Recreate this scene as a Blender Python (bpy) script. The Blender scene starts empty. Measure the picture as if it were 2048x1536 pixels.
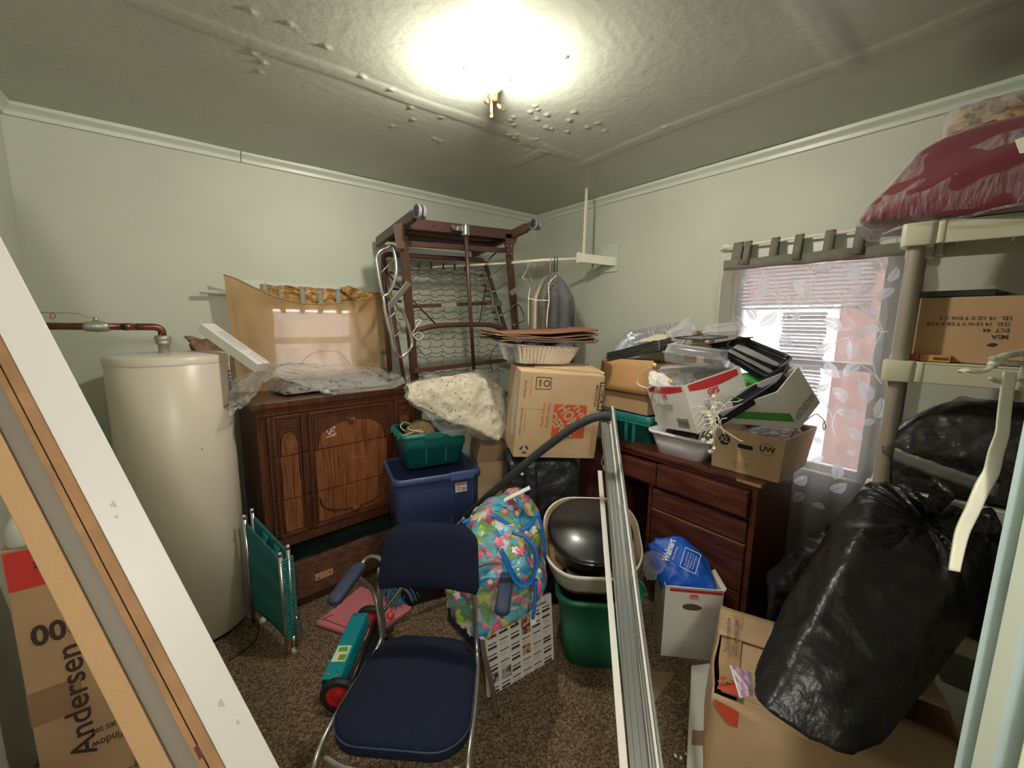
import bpy, bmesh, math, random
from mathutils import Vector, Matrix, noise
from math import sin, cos, pi, radians as R_
random.seed(7)
S = bpy.context.scene
COL = S.collection
V = Vector

# ------------------------------------------------------------------ camera
F_PX, PITCH, ROLL, YAW = 829.3, R_(8.627), R_(0.673), R_(38.094)
CAM = V((0, 0, 1.6))
fw = V((cos(PITCH)*sin(YAW), cos(PITCH)*cos(YAW), -sin(PITCH)))
r0 = fw.cross(V((0, 0, 1))).normalized(); u0 = r0.cross(fw)
rt = cos(ROLL)*r0 + sin(ROLL)*u0; up = -sin(ROLL)*r0 + cos(ROLL)*u0
cd = bpy.data.cameras.new('camera'); cam = bpy.data.objects.new('camera', cd); COL.objects.link(cam)
cam.matrix_world = Matrix(((rt.x, up.x, -fw.x, CAM.x), (rt.y, up.y, -fw.y, CAM.y), (rt.z, up.z, -fw.z, CAM.z), (0, 0, 0, 1)))
cd.sensor_width = 36; cd.lens = F_PX/2048*36; cd.clip_start = 0.02; cd.clip_end = 100
S.camera = cam

def ray(x, y): return (x-1024)/F_PX*rt - (y-768)/F_PX*up + fw
def PZ(x, y, z): d = ray(x, y); return CAM + d*((z-CAM.z)/d.z)
def PX(x, y, X): d = ray(x, y); return CAM + d*(X/d.x)
def PY(x, y, Y): d = ray(x, y); return CAM + d*(Y/d.y)
def PD(x, y, k): return CAM + ray(x, y)*k

# ------------------------------------------------------------------ light
w = bpy.data.worlds.new('sky'); S.world = w; w.use_nodes = True
bg = w.node_tree.nodes['Background']; bg.inputs[0].default_value = (0.86, 0.92, 1.0, 1); bg.inputs[1].default_value = 9.0
S.view_settings.view_transform = 'Standard'; S.view_settings.look = 'None'
S.view_settings.exposure = 0.0; S.view_settings.gamma = 1.0; S.view_settings.use_curve_mapping = False
def lamp(name, kind, loc, energy, col=(1, 1, 1), size=.1, rot=(0, 0, 0), sy=None):
    l = bpy.data.lights.new(name, kind); l.energy = energy; l.color = col
    if kind == 'AREA':
        l.size = size
        if sy: l.shape = 'RECTANGLE'; l.size_y = sy
    else: l.shadow_soft_size = size
    o = bpy.data.objects.new(name, l); COL.objects.link(o); o.location = loc; o.rotation_euler = rot; return o
lamp('fill_lamp', 'POINT', (-.30, -.9, 2.2), 62, (1, .93, .88), .12)      # added fill light behind the camera, brightens the foreground
BULB_E = 1130.0

# ------------------------------------------------------------------ materials
MATS = {}
def mat(name, col=(.5, .5, .5), rough=.6, metal=0., var=0., vs=8., bump=0., bs=60., spec=.5, kind=None, **k):
    if name in MATS: return MATS[name]
    m = bpy.data.materials.new(name); MATS[name] = m; m.use_nodes = True
    nt = m.node_tree; N = nt.nodes; L = nt.links
    b = N['Principled BSDF']; out = N['Material Output']
    b.inputs['Base Color'].default_value = (*col, 1); b.inputs['Roughness'].default_value = rough
    b.inputs['Metallic'].default_value = metal; b.inputs['Specular IOR Level'].default_value = spec
    tc = N.new('ShaderNodeTexCoord')
    def mp(scale):
        q = N.new('ShaderNodeMapping'); q.inputs['Scale'].default_value = scale; L.new(tc.outputs['Object'], q.inputs[0]); return q.outputs[0]
    def nz(sc, det=4, vec=None):
        q = N.new('ShaderNodeTexNoise'); q.inputs['Scale'].default_value = sc; q.inputs['Detail'].default_value = det
        L.new(vec if vec else tc.outputs['Object'], q.inputs['Vector']); return q
    def ramp(fac, stops):
        q = N.new('ShaderNodeValToRGB'); e = q.color_ramp.elements
        while len(e) < len(stops): e.new(.5)
        for i, (p, c) in enumerate(stops): e[i].position = p; e[i].color = (*c, 1)
        L.new(fac, q.inputs[0]); return q.outputs[0]
    if var:
        n = nz(vs); c0 = tuple(max(0, x*(1-var)) for x in col); c1 = tuple(min(1, x*(1+var)) for x in col)
        L.new(ramp(n.outputs['Fac'], [(.3, c0), (.7, c1)]), b.inputs['Base Color'])
    if bump:
        n2 = nz(bs, 5, mp(k['bm']) if 'bm' in k else None); bp = N.new('ShaderNodeBump'); bp.inputs['Strength'].default_value = bump
        bp.inputs['Distance'].default_value = k.get('bd', .01)
        L.new(n2.outputs['Fac'], bp.inputs['Height']); L.new(bp.outputs[0], b.inputs['Normal'])
    if kind == 'wood':
        sc = k.get('sc', (9, 9, .9)); n = nz(3., 6, mp(sc)); n.inputs['Distortion'].default_value = 1.6
        wv = N.new('ShaderNodeTexWave'); wv.inputs['Scale'].default_value = 3.; wv.inputs['Distortion'].default_value = 9.; wv.inputs['Detail'].default_value = 4
        L.new(mp(sc), wv.inputs['Vector'])
        mx = N.new('ShaderNodeMath'); mx.operation = 'MULTIPLY_ADD'; mx.inputs[1].default_value = .35; L.new(wv.outputs['Fac'], mx.inputs[0]); L.new(n.outputs['Fac'], mx.inputs[2])
        L.new(ramp(mx.outputs[0], [(.35, k['c0']), (.62, col), (.85, k['c1'])]), b.inputs['Base Color'])
    if kind == 'speck':      # tangled / patterned cloth and carpet
        vo = N.new('ShaderNodeTexVoronoi'); vo.inputs['Scale'].default_value = k.get('ps', 30); L.new(tc.outputs['Object'], vo.inputs['Vector'])
        n = nz(k.get('ps', 30)*.7, 3)
        sp = N.new('ShaderNodeSeparateColor'); L.new(vo.outputs['Color'], sp.inputs[0])
        ad = N.new('ShaderNodeMath'); ad.operation = 'ADD'; L.new(sp.outputs[0], ad.inputs[0]); L.new(n.outputs['Fac'], ad.inputs[1])
        dv = N.new('ShaderNodeMath'); dv.operation = 'MULTIPLY'; dv.inputs[1].default_value = .5; L.new(ad.outputs[0], dv.inputs[0])
        L.new(ramp(dv.outputs[0], k['stops']), b.inputs['Base Color'])
    if kind in ('film', 'cloth'):     # film: clear plastic; cloth: lets light through
        tr = N.new('ShaderNodeBsdfTransparent'); mx = N.new('ShaderNodeMixShader')
        if kind == 'film':
            lw = N.new('ShaderNodeLayerWeight'); lw.inputs['Blend'].default_value = k.get('blend', .35)
            if bump: L.new(bp.outputs[0], lw.inputs['Normal'])
            ma = N.new('ShaderNodeMath'); ma.operation = 'MULTIPLY_ADD'; ma.use_clamp = True
            ma.inputs[1].default_value = k.get('edge', .55); ma.inputs[2].default_value = k.get('base', .16)
            L.new(lw.outputs['Facing'], ma.inputs[0]); L.new(ma.outputs[0], mx.inputs[0])
            L.new(tr.outputs[0], mx.inputs[1]); L.new(b.outputs[0], mx.inputs[2])
        else:
            tl = N.new('ShaderNodeBsdfTranslucent'); tl.inputs[0].default_value = (*k.get('tcol', col), 1)
            m2 = N.new('ShaderNodeMixShader'); m2.inputs[0].default_value = k.get('trl', .5)
            L.new(b.outputs[0], m2.inputs[1]); L.new(tl.outputs[0], m2.inputs[2])
            mx.inputs[0].default_value = k.get('thru', .2); L.new(m2.outputs[0], mx.inputs[1]); L.new(tr.outputs[0], mx.inputs[2])
        L.new(mx.outputs[0], out.inputs['Surface'])
    if kind == 'glass':
        b.inputs['Transmission Weight'].default_value = 1.; b.inputs['IOR'].default_value = 1.45
    if kind == 'emit':
        b.inputs['Emission Color'].default_value = (*col, 1); b.inputs['Emission Strength'].default_value = k['es']
    if 'sheen' in k: b.inputs['Sheen Weight'].default_value = k['sheen']
    if 'coat' in k: b.inputs['Coat Weight'].default_value = k['coat']; b.inputs['Coat Roughness'].default_value = .12
    return m

M_WALL = mat('wall_paint', (.52, .545, .455), .5, var=.05, vs=2.5, bump=.10, bs=14, bd=.02)
M_CEIL = mat('ceiling_paint', (.44, .46, .39), .33, var=.06, vs=2, bump=.16, bs=30, bd=.01)
M_TRIM = mat('trim_paint', (.56, .61, .52), .35, bump=.08, bs=25)
M_BLUE = mat('pale_blue_paint', (.50, .63, .66), .32, var=.08, vs=5, bump=.2, bs=20)
M_CREAM = mat('cream_paint', (.80, .78, .66), .35, var=.08, vs=9, bump=.1, bs=30)
M_CARD = mat('cardboard', (.46, .29, .155), .75, var=.10, vs=5, bump=.10, bs=25)
M_CARD2 = mat('cardboard_light', (.56, .39, .23), .75, var=.10, vs=5, bump=.12, bs=20)
M_CARD3 = mat('cardboard_orange', (.52, .29, .12), .7, var=.1, vs=5, bump=.08, bs=20)
M_INK = mat('black_ink', (.02, .02, .02), .7)
M_INKB = mat('brown_ink', (.05, .03, .02), .7)
M_RED = mat('red_print', (.55, .03, .035), .6)
M_REDO = mat('orange_red_print', (.62, .10, .05), .6)
M_WHITE = mat('white_card', (.74, .72, .68), .6, var=.04, bump=.05, bs=20)
M_WPL = mat('white_plastic', (.82, .82, .84), .3)
M_STEEL = mat('bright_steel', (.72, .73, .74), .22, 1., bump=.05, bs=80)
M_ALU = mat('aluminium', (.66, .66, .63), .33, .9)
M_CHROME = mat('chrome', (.75, .74, .72), .14, 1.)
M_FOIL = mat('foil', (.78, .82, .88), .27, .85, bump=.35, bs=40)
M_BLACK = mat('black_plastic', (.012, .012, .014), .3)
M_BAGK = mat('black_bag_film', (.012, .012, .013), .36, bump=.5, bs=16, bd=.02, spec=.45)
M_BAGP = mat('black_bag_pleated', (.011, .011, .012), .26, bump=.9, bs=13, bd=.05)
M_BED = mat('brown_enamel', (.085, .040, .032), .35)
M_NAVY = mat('navy_fabric', (.006, .0095, .026), .9, var=.15, vs=60, bump=.3, bs=300, bd=.003, spec=.25)
M_NAVY2 = mat('navy_vinyl', (.022, .032, .075), .6, bump=.15, bs=200, bd=.002)
M_FILM = mat('clear_film', (.86, .87, .86), .12, kind='film', bump=.7, bs=16, bd=.05, base=.10, edge=.6)
M_FILMM = mat('milky_film', (.84, .84, .82), .07, kind='film', bump=1., bs=13, bd=.10, base=.05, edge=.42, spec=1.)
M_PET = mat('clear_rigid_plastic', (.80, .82, .83), .07, kind='film', base=.10, edge=.75, blend=.3)
M_TANK = mat('tank_enamel', (.66, .60, .49), .33, var=.03, vs=3)
M_TEAL = mat('teal_plastic', (.012, .17, .15), .38)
M_GREEN = mat('green_plastic', (.025, .20, .12), .4)
M_BLUEP = mat('blue_plastic', (.045, .065, .17), .4)
M_BEIGE = mat('beige_plastic', (.66, .64, .48), .42, var=.03)
M_POST = mat('taupe_plastic', (.33, .29, .235), .4)
M_DWOOD = mat('dresser_wood', (.070, .022, .010), .3, kind='wood', c0=(.028, .009, .005), c1=(.115, .040, .018), sc=(11, 11, 1.2), coat=.3)
M_DWOODP = mat('dresser_panel_wood', (.165, .055, .020), .3, kind='wood', c0=(.055, .017, .008), c1=(.30, .115, .045), sc=(12, 12, 1.0), coat=.3)
M_DWOODH = mat('dresser_drawer_wood', (.105, .052, .027), .45, kind='wood', c0=(.065, .030, .015), c1=(.14, .072, .038), sc=(1.2, 6, 14))
M_MAHOG = mat('mahogany', (.085, .022, .014), .38, kind='wood', c0=(.045, .012, .009), c1=(.12, .034, .02), sc=(7, 1., 9), coat=.2)
M_DARK = mat('dark_interior', (.012, .014, .014), .8)

# ------------------------------------------------------------------ mesh builder
class MB:
    def __init__(s): s.v = []; s.f = []; s.mi = []; s.M = Matrix(); s.m = 0; s.sm = []
    def add(s, vs, fs, sm=False):
        o = len(s.v); s.v += [s.M @ V(p) for p in vs]
        for f in fs: s.f.append([i+o for i in f]); s.mi.append(s.m); s.sm.append(sm)
        return s
    def box(s, a, b):
        x0, y0, z0 = a; x1, y1, z1 = b
        return s.hexa([(x0, y0, z0), (x1, y0, z0), (x1, y1, z0), (x0, y1, z0), (x0, y0, z1), (x1, y0, z1), (x1, y1, z1), (x0, y1, z1)])
    def hexa(s, p): return s.add(p, [(3, 2, 1, 0), (4, 5, 6, 7), (0, 1, 5, 4), (1, 2, 6, 5), (2, 3, 7, 6), (3, 0, 4, 7)])
    def slab(s, pts, off):
        n = len(pts); off = V(off); p = [V(q) for q in pts]; q = [a+off for a in p]
        return s.add(p+q, [tuple(range(n-1, -1, -1)), tuple(range(n, 2*n))]+[(i, (i+1) % n, n+(i+1) % n, n+i) for i in range(n)])
    def tube(s, path, r, n=8, closed=False, flat=None, rr=None):
        P = [V(p) for p in path]; k = len(P); rings = []; prev = None
        for i in range(k):
            a = P[(i-1) % k] if (closed or i) else P[0]; b = P[(i+1) % k] if (closed or i < k-1) else P[-1]
            t = (b-a).normalized()
            if prev is None:
                prev = t.orthogonal().normalized() if abs(t.z) > .9 else t.cross(V((0, 0, 1))).normalized()
            prev = (prev - t*prev.dot(t)).normalized(); w2 = t.cross(prev)
            ra = rr[i] if rr else r; rb = ra*(flat or 1)
            rings.append([P[i]+prev*cos(2*pi*j/n)*ra+w2*sin(2*pi*j/n)*rb for j in range(n)])
        vs = [p for q in rings for p in q]; fs = []
        for i in range(k if closed else k-1):
            for j in range(n):
                a = i*n+j; b = i*n+(j+1) % n; c = ((i+1) % k)*n+(j+1) % n; d = ((i+1) % k)*n+j
                fs.append((a, b, c, d))
        if not closed: fs += [tuple(range(n-1, -1, -1)), tuple(range((k-1)*n, k*n))]
        return s.add(vs, fs, True)
    def bar(s, a, b, wd, hd, upv=(0, 0, 1)):
        a = V(a); b = V(b); t = (b-a).normalized(); x = t.cross(V(upv)).normalized(); y = x.cross(t)
        f = lambda p: [p-x*wd/2-y*hd/2, p+x*wd/2-y*hd/2, p+x*wd/2+y*hd/2, p-x*wd/2+y*hd/2]
        return s.add(f(a)+f(b), [(3, 2, 1, 0), (4, 5, 6, 7), (0, 1, 5, 4), (1, 2, 6, 5), (2, 3, 7, 6), (3, 0, 4, 7)])
    def loft(s, loops, cap=(True, True), sm=True):
        n = len(loops[0]); vs = [p for l in loops for p in l]; fs = []
        for i in range(len(loops)-1):
            for j in range(n): fs.append((i*n+j, i*n+(j+1) % n, (i+1)*n+(j+1) % n, (i+1)*n+j))
        if cap[0]: fs.append(tuple(range(n-1, -1, -1)))
        if cap[1]: fs.append(tuple(range((len(loops)-1)*n, len(loops)*n)))
        return s.add(vs, fs, sm)
    def lathe(s, prof, n=40, cap=(False, False)):
        return s.loft([[V((r*cos(2*pi*j/n), r*sin(2*pi*j/n), z)) for j in range(n)] for r, z in prof], cap)
    def grid(s, fn, nu, nv, th=0., sm=True, two=False):
        P = [[V(fn(i/nu, j/nv)) for j in range(nv+1)] for i in range(nu+1)]
        vs = [p for q in P for p in q]; W = nv+1
        fs = [(i*W+j, (i+1)*W+j, (i+1)*W+j+1, i*W+j+1) for i in range(nu) for j in range(nv)]
        return s.add(vs, fs, sm)
    def text(s, body, O, X, Y, h, width=None, off=0.0, bold=0.0, align='CENTER', lift=.0008):
        cu = bpy.data.curves.new('t', 'FONT'); cu.body = body; cu.align_x = align; cu.align_y = 'CENTER'; cu.size = 1.; cu.offset = bold; cu.resolution_u = 3
        ob = bpy.data.objects.new('t', cu); COL.objects.link(ob); bpy.context.view_layer.update()
        me = bpy.data.meshes.new_from_object(ob.evaluated_get(bpy.context.evaluated_depsgraph_get()))
        xs = [v.co.x for v in me.vertices] or [0]; X = V(X); Y = V(Y); O = V(O); n = X.cross(Y).normalized()
        k = h/.72; kx = k if width is None else width/max(1e-3, max(xs)-min(xs)); X = X.normalized(); Y = Y.normalized()
        s.add([O+X*v.co.x*kx+Y*v.co.y*k+n*lift for v in me.vertices], [tuple(p.vertices) for p in me.polygons])
        bpy.data.objects.remove(ob); bpy.data.meshes.remove(me); return s

def rr(wd, dp, r, z=0, n=5, cx=0, cy=0):
    o = []; r = min(r, wd/2-1e-4, dp/2-1e-4)
    for k, (sx, sy) in enumerate(((1, 1), (-1, 1), (-1, -1), (1, -1))):
        for i in range(n+1):
            a = k*pi/2+i/n*pi/2; o.append(V((cx+sx*(wd/2-r)+r*cos(a), cy+sy*(dp/2-r)+r*sin(a), z)))
    return o
def peri(wd, dp, r, z, N):
    """rounded rectangle with N evenly spaced points"""
    L = rr(wd, dp, r, z, 8); L.append(L[0]); T_ = [0]
    for a, b in zip(L, L[1:]): T_.append(T_[-1]+(b-a).length)
    o = []; j = 0
    for i in range(N):
        t_ = T_[-1]*i/N
        while T_[j+1] < t_: j += 1
        o.append(L[j].lerp(L[j+1], (t_-T_[j])/max(1e-9, T_[j+1]-T_[j])))
    return o
def arc(p, c, q, n=6):
    p, c, q = V(p), V(c), V(q); return [(1-t)**2*p+2*t*(1-t)*c+t*t*q for t in [i/n for i in range(n+1)]]
def smooth(pts, n=8):
    P = [V(p) for p in pts]; P = [P[0]*2-P[1]]+P+[P[-1]*2-P[-2]]; o = []
    for i in range(1, len(P)-2):
        for j in range(n):
            t = j/n; a, b, c, d = P[i-1:i+3]
            o.append(.5*((2*b)+(c-a)*t+(2*a-5*b+4*c-d)*t*t+(3*b-a-3*c+d)*t**3))
    return o+[P[-2]]
def FR(o, yaw=0, pit=0, rol=0):
    return Matrix.Translation(V(o)) @ Matrix.Rotation(R_(yaw), 4, 'Z') @ Matrix.Rotation(R_(pit), 4, 'X') @ Matrix.Rotation(R_(rol), 4, 'Y')

def mesh_obj(name, mb, m, loc, bevel=0., sub=0, solid=0., smooth_all=None, mods=()):
    me = bpy.data.meshes.new(name); loc = V(loc)
    me.from_pydata([tuple(p-loc) for p in mb.v], [], mb.f)
    for q in (m if isinstance(m, (list, tuple)) else [m]): me.materials.append(q)
    for p, i, sm in zip(me.polygons, mb.mi, mb.sm):
        p.material_index = i; p.use_smooth = sm if smooth_all is None else smooth_all
    me.update(); o = bpy.data.objects.new(name, me); COL.objects.link(o)
    if solid: q = o.modifiers.new('solid', 'SOLIDIFY'); q.thickness = solid; q.offset = 0
    if bevel:
        q = o.modifiers.new('bevel', 'BEVEL'); q.width = bevel; q.segments = 2; q.limit_method = 'ANGLE'; q.angle_limit = R_(40)
    if sub: q = o.modifiers.new('sub', 'SUBSURF'); q.levels = sub; q.render_levels = sub
    return o
class T:
    """A thing: an Empty at its base, its parts as children."""
    def __init__(s, name, label, cat, loc, group=None):
        s.loc = V(loc); s.o = bpy.data.objects.new(name, None); s.o.empty_display_size = .05; COL.objects.link(s.o); s.o.location = s.loc
        s.o['label'] = label; s.o['category'] = cat
        if group: s.o['group'] = group
    def part(s, name, mb, m, parent=None, label=None, **k):
        o = mesh_obj(name, mb, m, s.loc, **k); o.parent = parent or s.o
        if label: o['label'] = label
        return o
def one(name, label, cat, mb, m, loc, group=None, kind=None, **k):
    o = mesh_obj(name, mb, m, loc, **k); o.location = loc; o['label'] = label; o['category'] = cat
    if group: o['group'] = group
    if kind: o['kind'] = kind
    return o
def struct(name, mb, m, **k):
    o = mesh_obj(name, mb, m, (0, 0, 0), **k); o['kind'] = 'structure'; return o

def blob(pts, voxel=.014, sm=8, fn=None, amp=.01, fs=9., seed=0, ridge=0.):
    """Soft body: hull of points, remeshed, smoothed, wrinkled. Returns an MB in world coordinates."""
    bm = bmesh.new()
    for p in pts: bm.verts.new(p)
    r = bmesh.ops.convex_hull(bm, input=bm.verts)
    for g in list(set(r['geom_unused']+r['geom_interior'])):
        if isinstance(g, bmesh.types.BMVert) and g.is_valid: bm.verts.remove(g)
    me = bpy.data.meshes.new('b'); bm.to_mesh(me); bm.free()
    ob = bpy.data.objects.new('b', me); COL.objects.link(ob)
    q = ob.modifiers.new('r', 'REMESH'); q.mode = 'VOXEL'; q.voxel_size = voxel
    if sm: q = ob.modifiers.new('s', 'SMOOTH'); q.factor = .6; q.iterations = sm
    bpy.context.view_layer.update(); e = ob.evaluated_get(bpy.context.evaluated_depsgraph_get())
    m2 = bpy.data.meshes.new_from_object(e); vs = []
    for v in m2.vertices:
        p = v.co.copy(); n = v.normal.copy(); d = 0
        if amp: d += amp*noise.noise(p*fs+V((seed, 0, 0)))
        if ridge: d -= ridge*abs(noise.noise(p*fs*1.9+V((0, seed, 3))))
        if fn: d += fn(p)
        vs.append(p+n*d)
    mb = MB(); mb.add(vs, [tuple(p.vertices) for p in m2.polygons], True)
    bpy.data.objects.remove(ob); bpy.data.meshes.remove(me); bpy.data.meshes.remove(m2); return mb

def open_box(mb, M, wd, dp, h, t=.004, bulge=0):
    """Open-topped carton: bottom and four walls."""
    mb.M = M
    mb.box((0, 0, 0), (wd, dp, t)); mb.box((0, 0, t), (wd, t, h)); mb.box((0, dp-t, t), (wd, dp, h))
    mb.box((0, t, t), (t, dp-t, h)); mb.box((wd-t, t, t), (wd, dp-t, h)); mb.M = Matrix(); return mb
def flap(mb, M, a, b, vec, t=.004):
    """Hinged flap from edge a-b reaching along vec."""
    mb.M = M; a, b, vec = V(a), V(b), V(vec); n = (b-a).cross(vec).normalized()*t
    mb.slab([a, b, b+vec-(b-a)*.03, a+vec+(b-a)*.03], n); mb.M = Matrix(); return mb
def tub(mb, M, wt, dt, wb, db, h, r=.04, t=.004, lip=.014, liph=.014):
    mb.M = M
    mb.loft([rr(wb, db, r, 0), rr(wb+(wt-wb)*.5, db+(dt-db)*.5, r, h*.5), rr(wt, dt, r, h-liph), rr(wt+lip*2, dt+lip*2, r+lip, h-liph), rr(wt+lip*2, dt+lip*2, r+lip, h),
             rr(wt-t*2, dt-t*2, r, h), rr(wb-t*2, db-t*2, r, t*2)], (True, True), True); mb.M = Matrix(); return mb

# ================================================================== the room
XL, XR, YB, YF, ZC = -.556, 2.545, 2.92, -.05, 2.52
mb = MB(); mb.box((XL-.3, -1.9, -.06), (XR+.1, YB+.1, 0))
struct('floor', mb, mat('brown_carpet', (.16, .115, .07), 1., kind='speck', ps=140, bump=1., bs=150, bd=.02,
       stops=[(.15, (.06, .035, .017)), (.42, (.17, .108, .060)), (.62, (.31, .215, .130)), (.9, (.50, .38, .26))]))
def ceil_z(x, y):
    z = ZC; n = noise.noise(V((x*3, y*3, 0)))
    for d, on in ((y-(1.775+.006*sin(x*9)), x < 1.95), (x-(1.915+.01*sin(y*4)), y < 1.85), (y-.545, 1.3 < x < 2.0), (x-1.62, y > 1.8 and y < 2.1)):
        if on:
            a = abs(d+.01*n); z -= .0028*max(0, 1-(a/.045)**4) if a < .045 else 0
    z -= .006*noise.noise(V((x*1.3, y*1.3, 5)))
    for (a, b) in BLIST:
        q = (x-a)**2+(y-b)**2
        if q < .0001: z -= .004
    return z
BLIST = [(1.35+random.uniform(-.1, .25), 1.75+random.uniform(-.3, .1)) for _ in range(16)]+[(random.uniform(.2, 1.9), random.uniform(1.1, 2.2)) for _ in range(30)]
mb = MB(); mb.grid(lambda u, v: (XL+(XR-XL)*u, -.10+(YB+.02+.10)*v, ceil_z(XL+(XR-XL)*u, -.10+(YB+.02+.10)*v)), 330, 320)
mb.box((XL-.1, -1.9, ZC+.03), (XR+.1, YB+.1, ZC+.08)); mb.box((XL-.1, -1.9, ZC), (.96, -.1, ZC+.02))
mb.box((.96, -.9, ZC), (XR+.1, -.1, ZC+.02)); struct('ceiling', mb, M_CEIL)
def wall_hole(ax, c, t, a0, a1, z0, z1, h0, h1, hz0, hz1):
    mb = MB()
    for (p, q, r, s) in ((a0, h0, z0, z1), (h1, a1, z0, z1), (h0, h1, z0, hz0), (h0, h1, hz1, z1)):
        mb.box((c, p, r), (c+t, q, s)) if ax == 'x' else mb.box((p, c, r), (q, c+t, s))
    return mb
W1 = (.46, 1.15, .84, 1.95); W2 = (.40, .93, 1.22, 1.70)
struct('wall_right', wall_hole('x', XR, .10, -.9, YB+.1, 0, ZC+.03, *W1), M_WALL)
struct('wall_back', wall_hole('y', YB, .10, XL-.1, XR, 0, ZC+.03, *W2), M_WALL)
mb = MB(); mb.box((XL-.1, -1.9, 0), (XL, YB, ZC+.03)); struct('wall_left', mb, M_WALL)
mb = MB(); mb.box((.98, -.9, 0), (XR, -.8, ZC+.03)); mb.box((-.6, -2.0, 0), (1.0, -1.9, ZC)); mb.box((.90, -1.9, 0), (.98, -.05, ZC+.02)); struct('wall_front', mb, M_WALL)
# crown mouldings
def crown(n, prof):
    mb = MB(); mb.M = Matrix(); 
    for a in prof: mb.slab(*a)
    struct(n, mb, M_TRIM, bevel=.002)
def pr_back(y, s): return [V((0, y, ZC)), V((0, y-.040*s, ZC)), V((0, y-.036*s, ZC-.016)), V((0, y-.020*s, ZC-.030)), V((0, y-.016*s, ZC-.036)), V((0, y-.013*s, ZC-.054)), V((0, y, ZC-.056))]
def shift(p, d): return [q+V(d) for q in p]
crown('trim_1', [(shift(pr_back(YB, 1), (XL, 0, 0)), (.88, 0, 0)), (shift(pr_back(YB, 1), (XL+.883, 0, 0)), (XR-XL-.883, 0, 0))])
sw = lambda p: [V((XR-(YB-q.y), 0, q.z)) for q in p]
crown('trim_2', [(shift(sw(pr_back(YB, 1)), (0, -.8, 0)), (0, YB+.8, 0))])
sl = lambda p: [V((XL+(YB-q.y), 0, q.z)) for q in p]
crown('trim_3', [(shift(sl(pr_back(YB, 1)), (0, -.05, 0)), (0, YB+.05, 0))])
# windows: frame, casing, glass, sashes
def window(nm, ax, c, sgn, a0, a1, z0, z1, cw):
    def bx(mb, p, q, r, s, d0, d1):
        lo, hi = sorted((c+sgn*d0, c+sgn*d1)); mb.box((lo, p, r), (hi, q, s)) if ax == 'x' else mb.box((p, lo, r), (q, hi, s))
    o = bpy.data.objects.new(nm, None); COL.objects.link(o); o['kind'] = 'structure'
    def pt(n, mb, m, **k): p = mesh_obj(n, mb, m, (0, 0, 0), **k); p.parent = o
    mb = MB(); bx(mb, a0-cw, a0, z0-cw, z1+cw, -.018, 0); bx(mb, a1, a1+cw, z0-cw, z1+cw, -.018, 0); bx(mb, a0, a1, z1, z1+cw, -.018, 0); bx(mb, a0, a1, z0-cw, z0, -.018, 0)
    pt('window_casing', mb, M_TRIM, bevel=.003)
    mb = MB(); k = .035
    for (p, q, r, s) in ((a0, a0+k, z0, z1), (a1-k, a1, z0, z1), (a0+k, a1-k, z0, z0+k), (a0+k, a1-k, z1-k, z1), (a0+k, a1-k, (z0+z1)/2-.02, (z0+z1)/2+.02)): bx(mb, p, q, r, s, .03, .07)
    pt('window_frame', mb, M_WPL, bevel=.003)
    mb = MB(); bx(mb, a0+k, a1-k, z0+k, z1-k, .048, .052); pt('pane', mb, mat('window_glass', (.9, .95, .95), .02, kind='film', base=.05, edge=.25))
    return o
window('window_1', 'x', XR, 1, *W1, .085); window('window_2', 'y', YB, 1, *W2, .12)
# what stands outside: pale paved ground and a neighbouring brick wall
mb = MB(); mb.box((XR+.12, -8, -.5), (14, 14, -.4)); mb.box((XL-3, YB+.12, -.5), (XR+.12, 14, -.4)); struct('ground', mb, mat('pale_concrete', (.62, .61, .60), .9, var=.06, vs=2))
mb = MB(); mb.box((5.2, -4.5, -.4), (5.6, 3.0, 2.55)); struct('wall_neighbour', mb, mat('pink_brick', (.24, .13, .11), .9, var=.2, vs=9))
mb = MB(); mb.box((5.12, 1.30, -.4), (5.19, 3.0, 1.80)); struct('bright_panel', mb, mat('panel_white', (.88, .88, .90), .7))  # added white panel outside, catches the sun to make the curtain glow
sun = lamp('sun', 'SUN', (0, 0, 5), 9.0, (1, .96, .9), .01, (0, 0, 0)); sun.rotation_euler = V((.62, .25, -.74)).to_track_quat('-Z', 'Y').to_euler()
# venetian blind in the window
t = T('venetian_blind', 'white slatted venetian blind in the window behind the leaf curtain', 'blind', (XR+.01, .825, 1.95))
mb = MB(); mb.box((XR-.004, .515, 1.915), (XR+.028, 1.135, 1.945)); t.part('head_rail', mb, M_WPL, bevel=.003)
mb = MB()
for i in range(11):
    z = 1.895-i*.021; mb.M = FR((XR+.012, .825, z), 0, 0, 28); mb.box((-.012, -.305, -.0006), (.012, .305, .0006))
for i in range(26):
    z = 1.655-i*.019; mb.M = FR((XR+.012, .80+.004*sin(i), z), 0, 0, 35+10*sin(i*1.7)); mb.box((-.012, -.11, -.0006), (.012, .09, .0006))
    if i % 2 == 0: mb.M = FR((XR+.012, 1.12, z), 0, 0, 35); mb.box((-.012, -.015, -.0006), (.012, .012, .0006))
mb.M = Matrix(); t.part('slats', mb, M_WPL)
mb = MB(); [mb.tube([(XR+.012, y, 1.92), (XR+.012, y, 1.16)], .001, 5) for y in (.71, .86)]; t.part('ladder_cord', mb, M_WPL)

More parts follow.
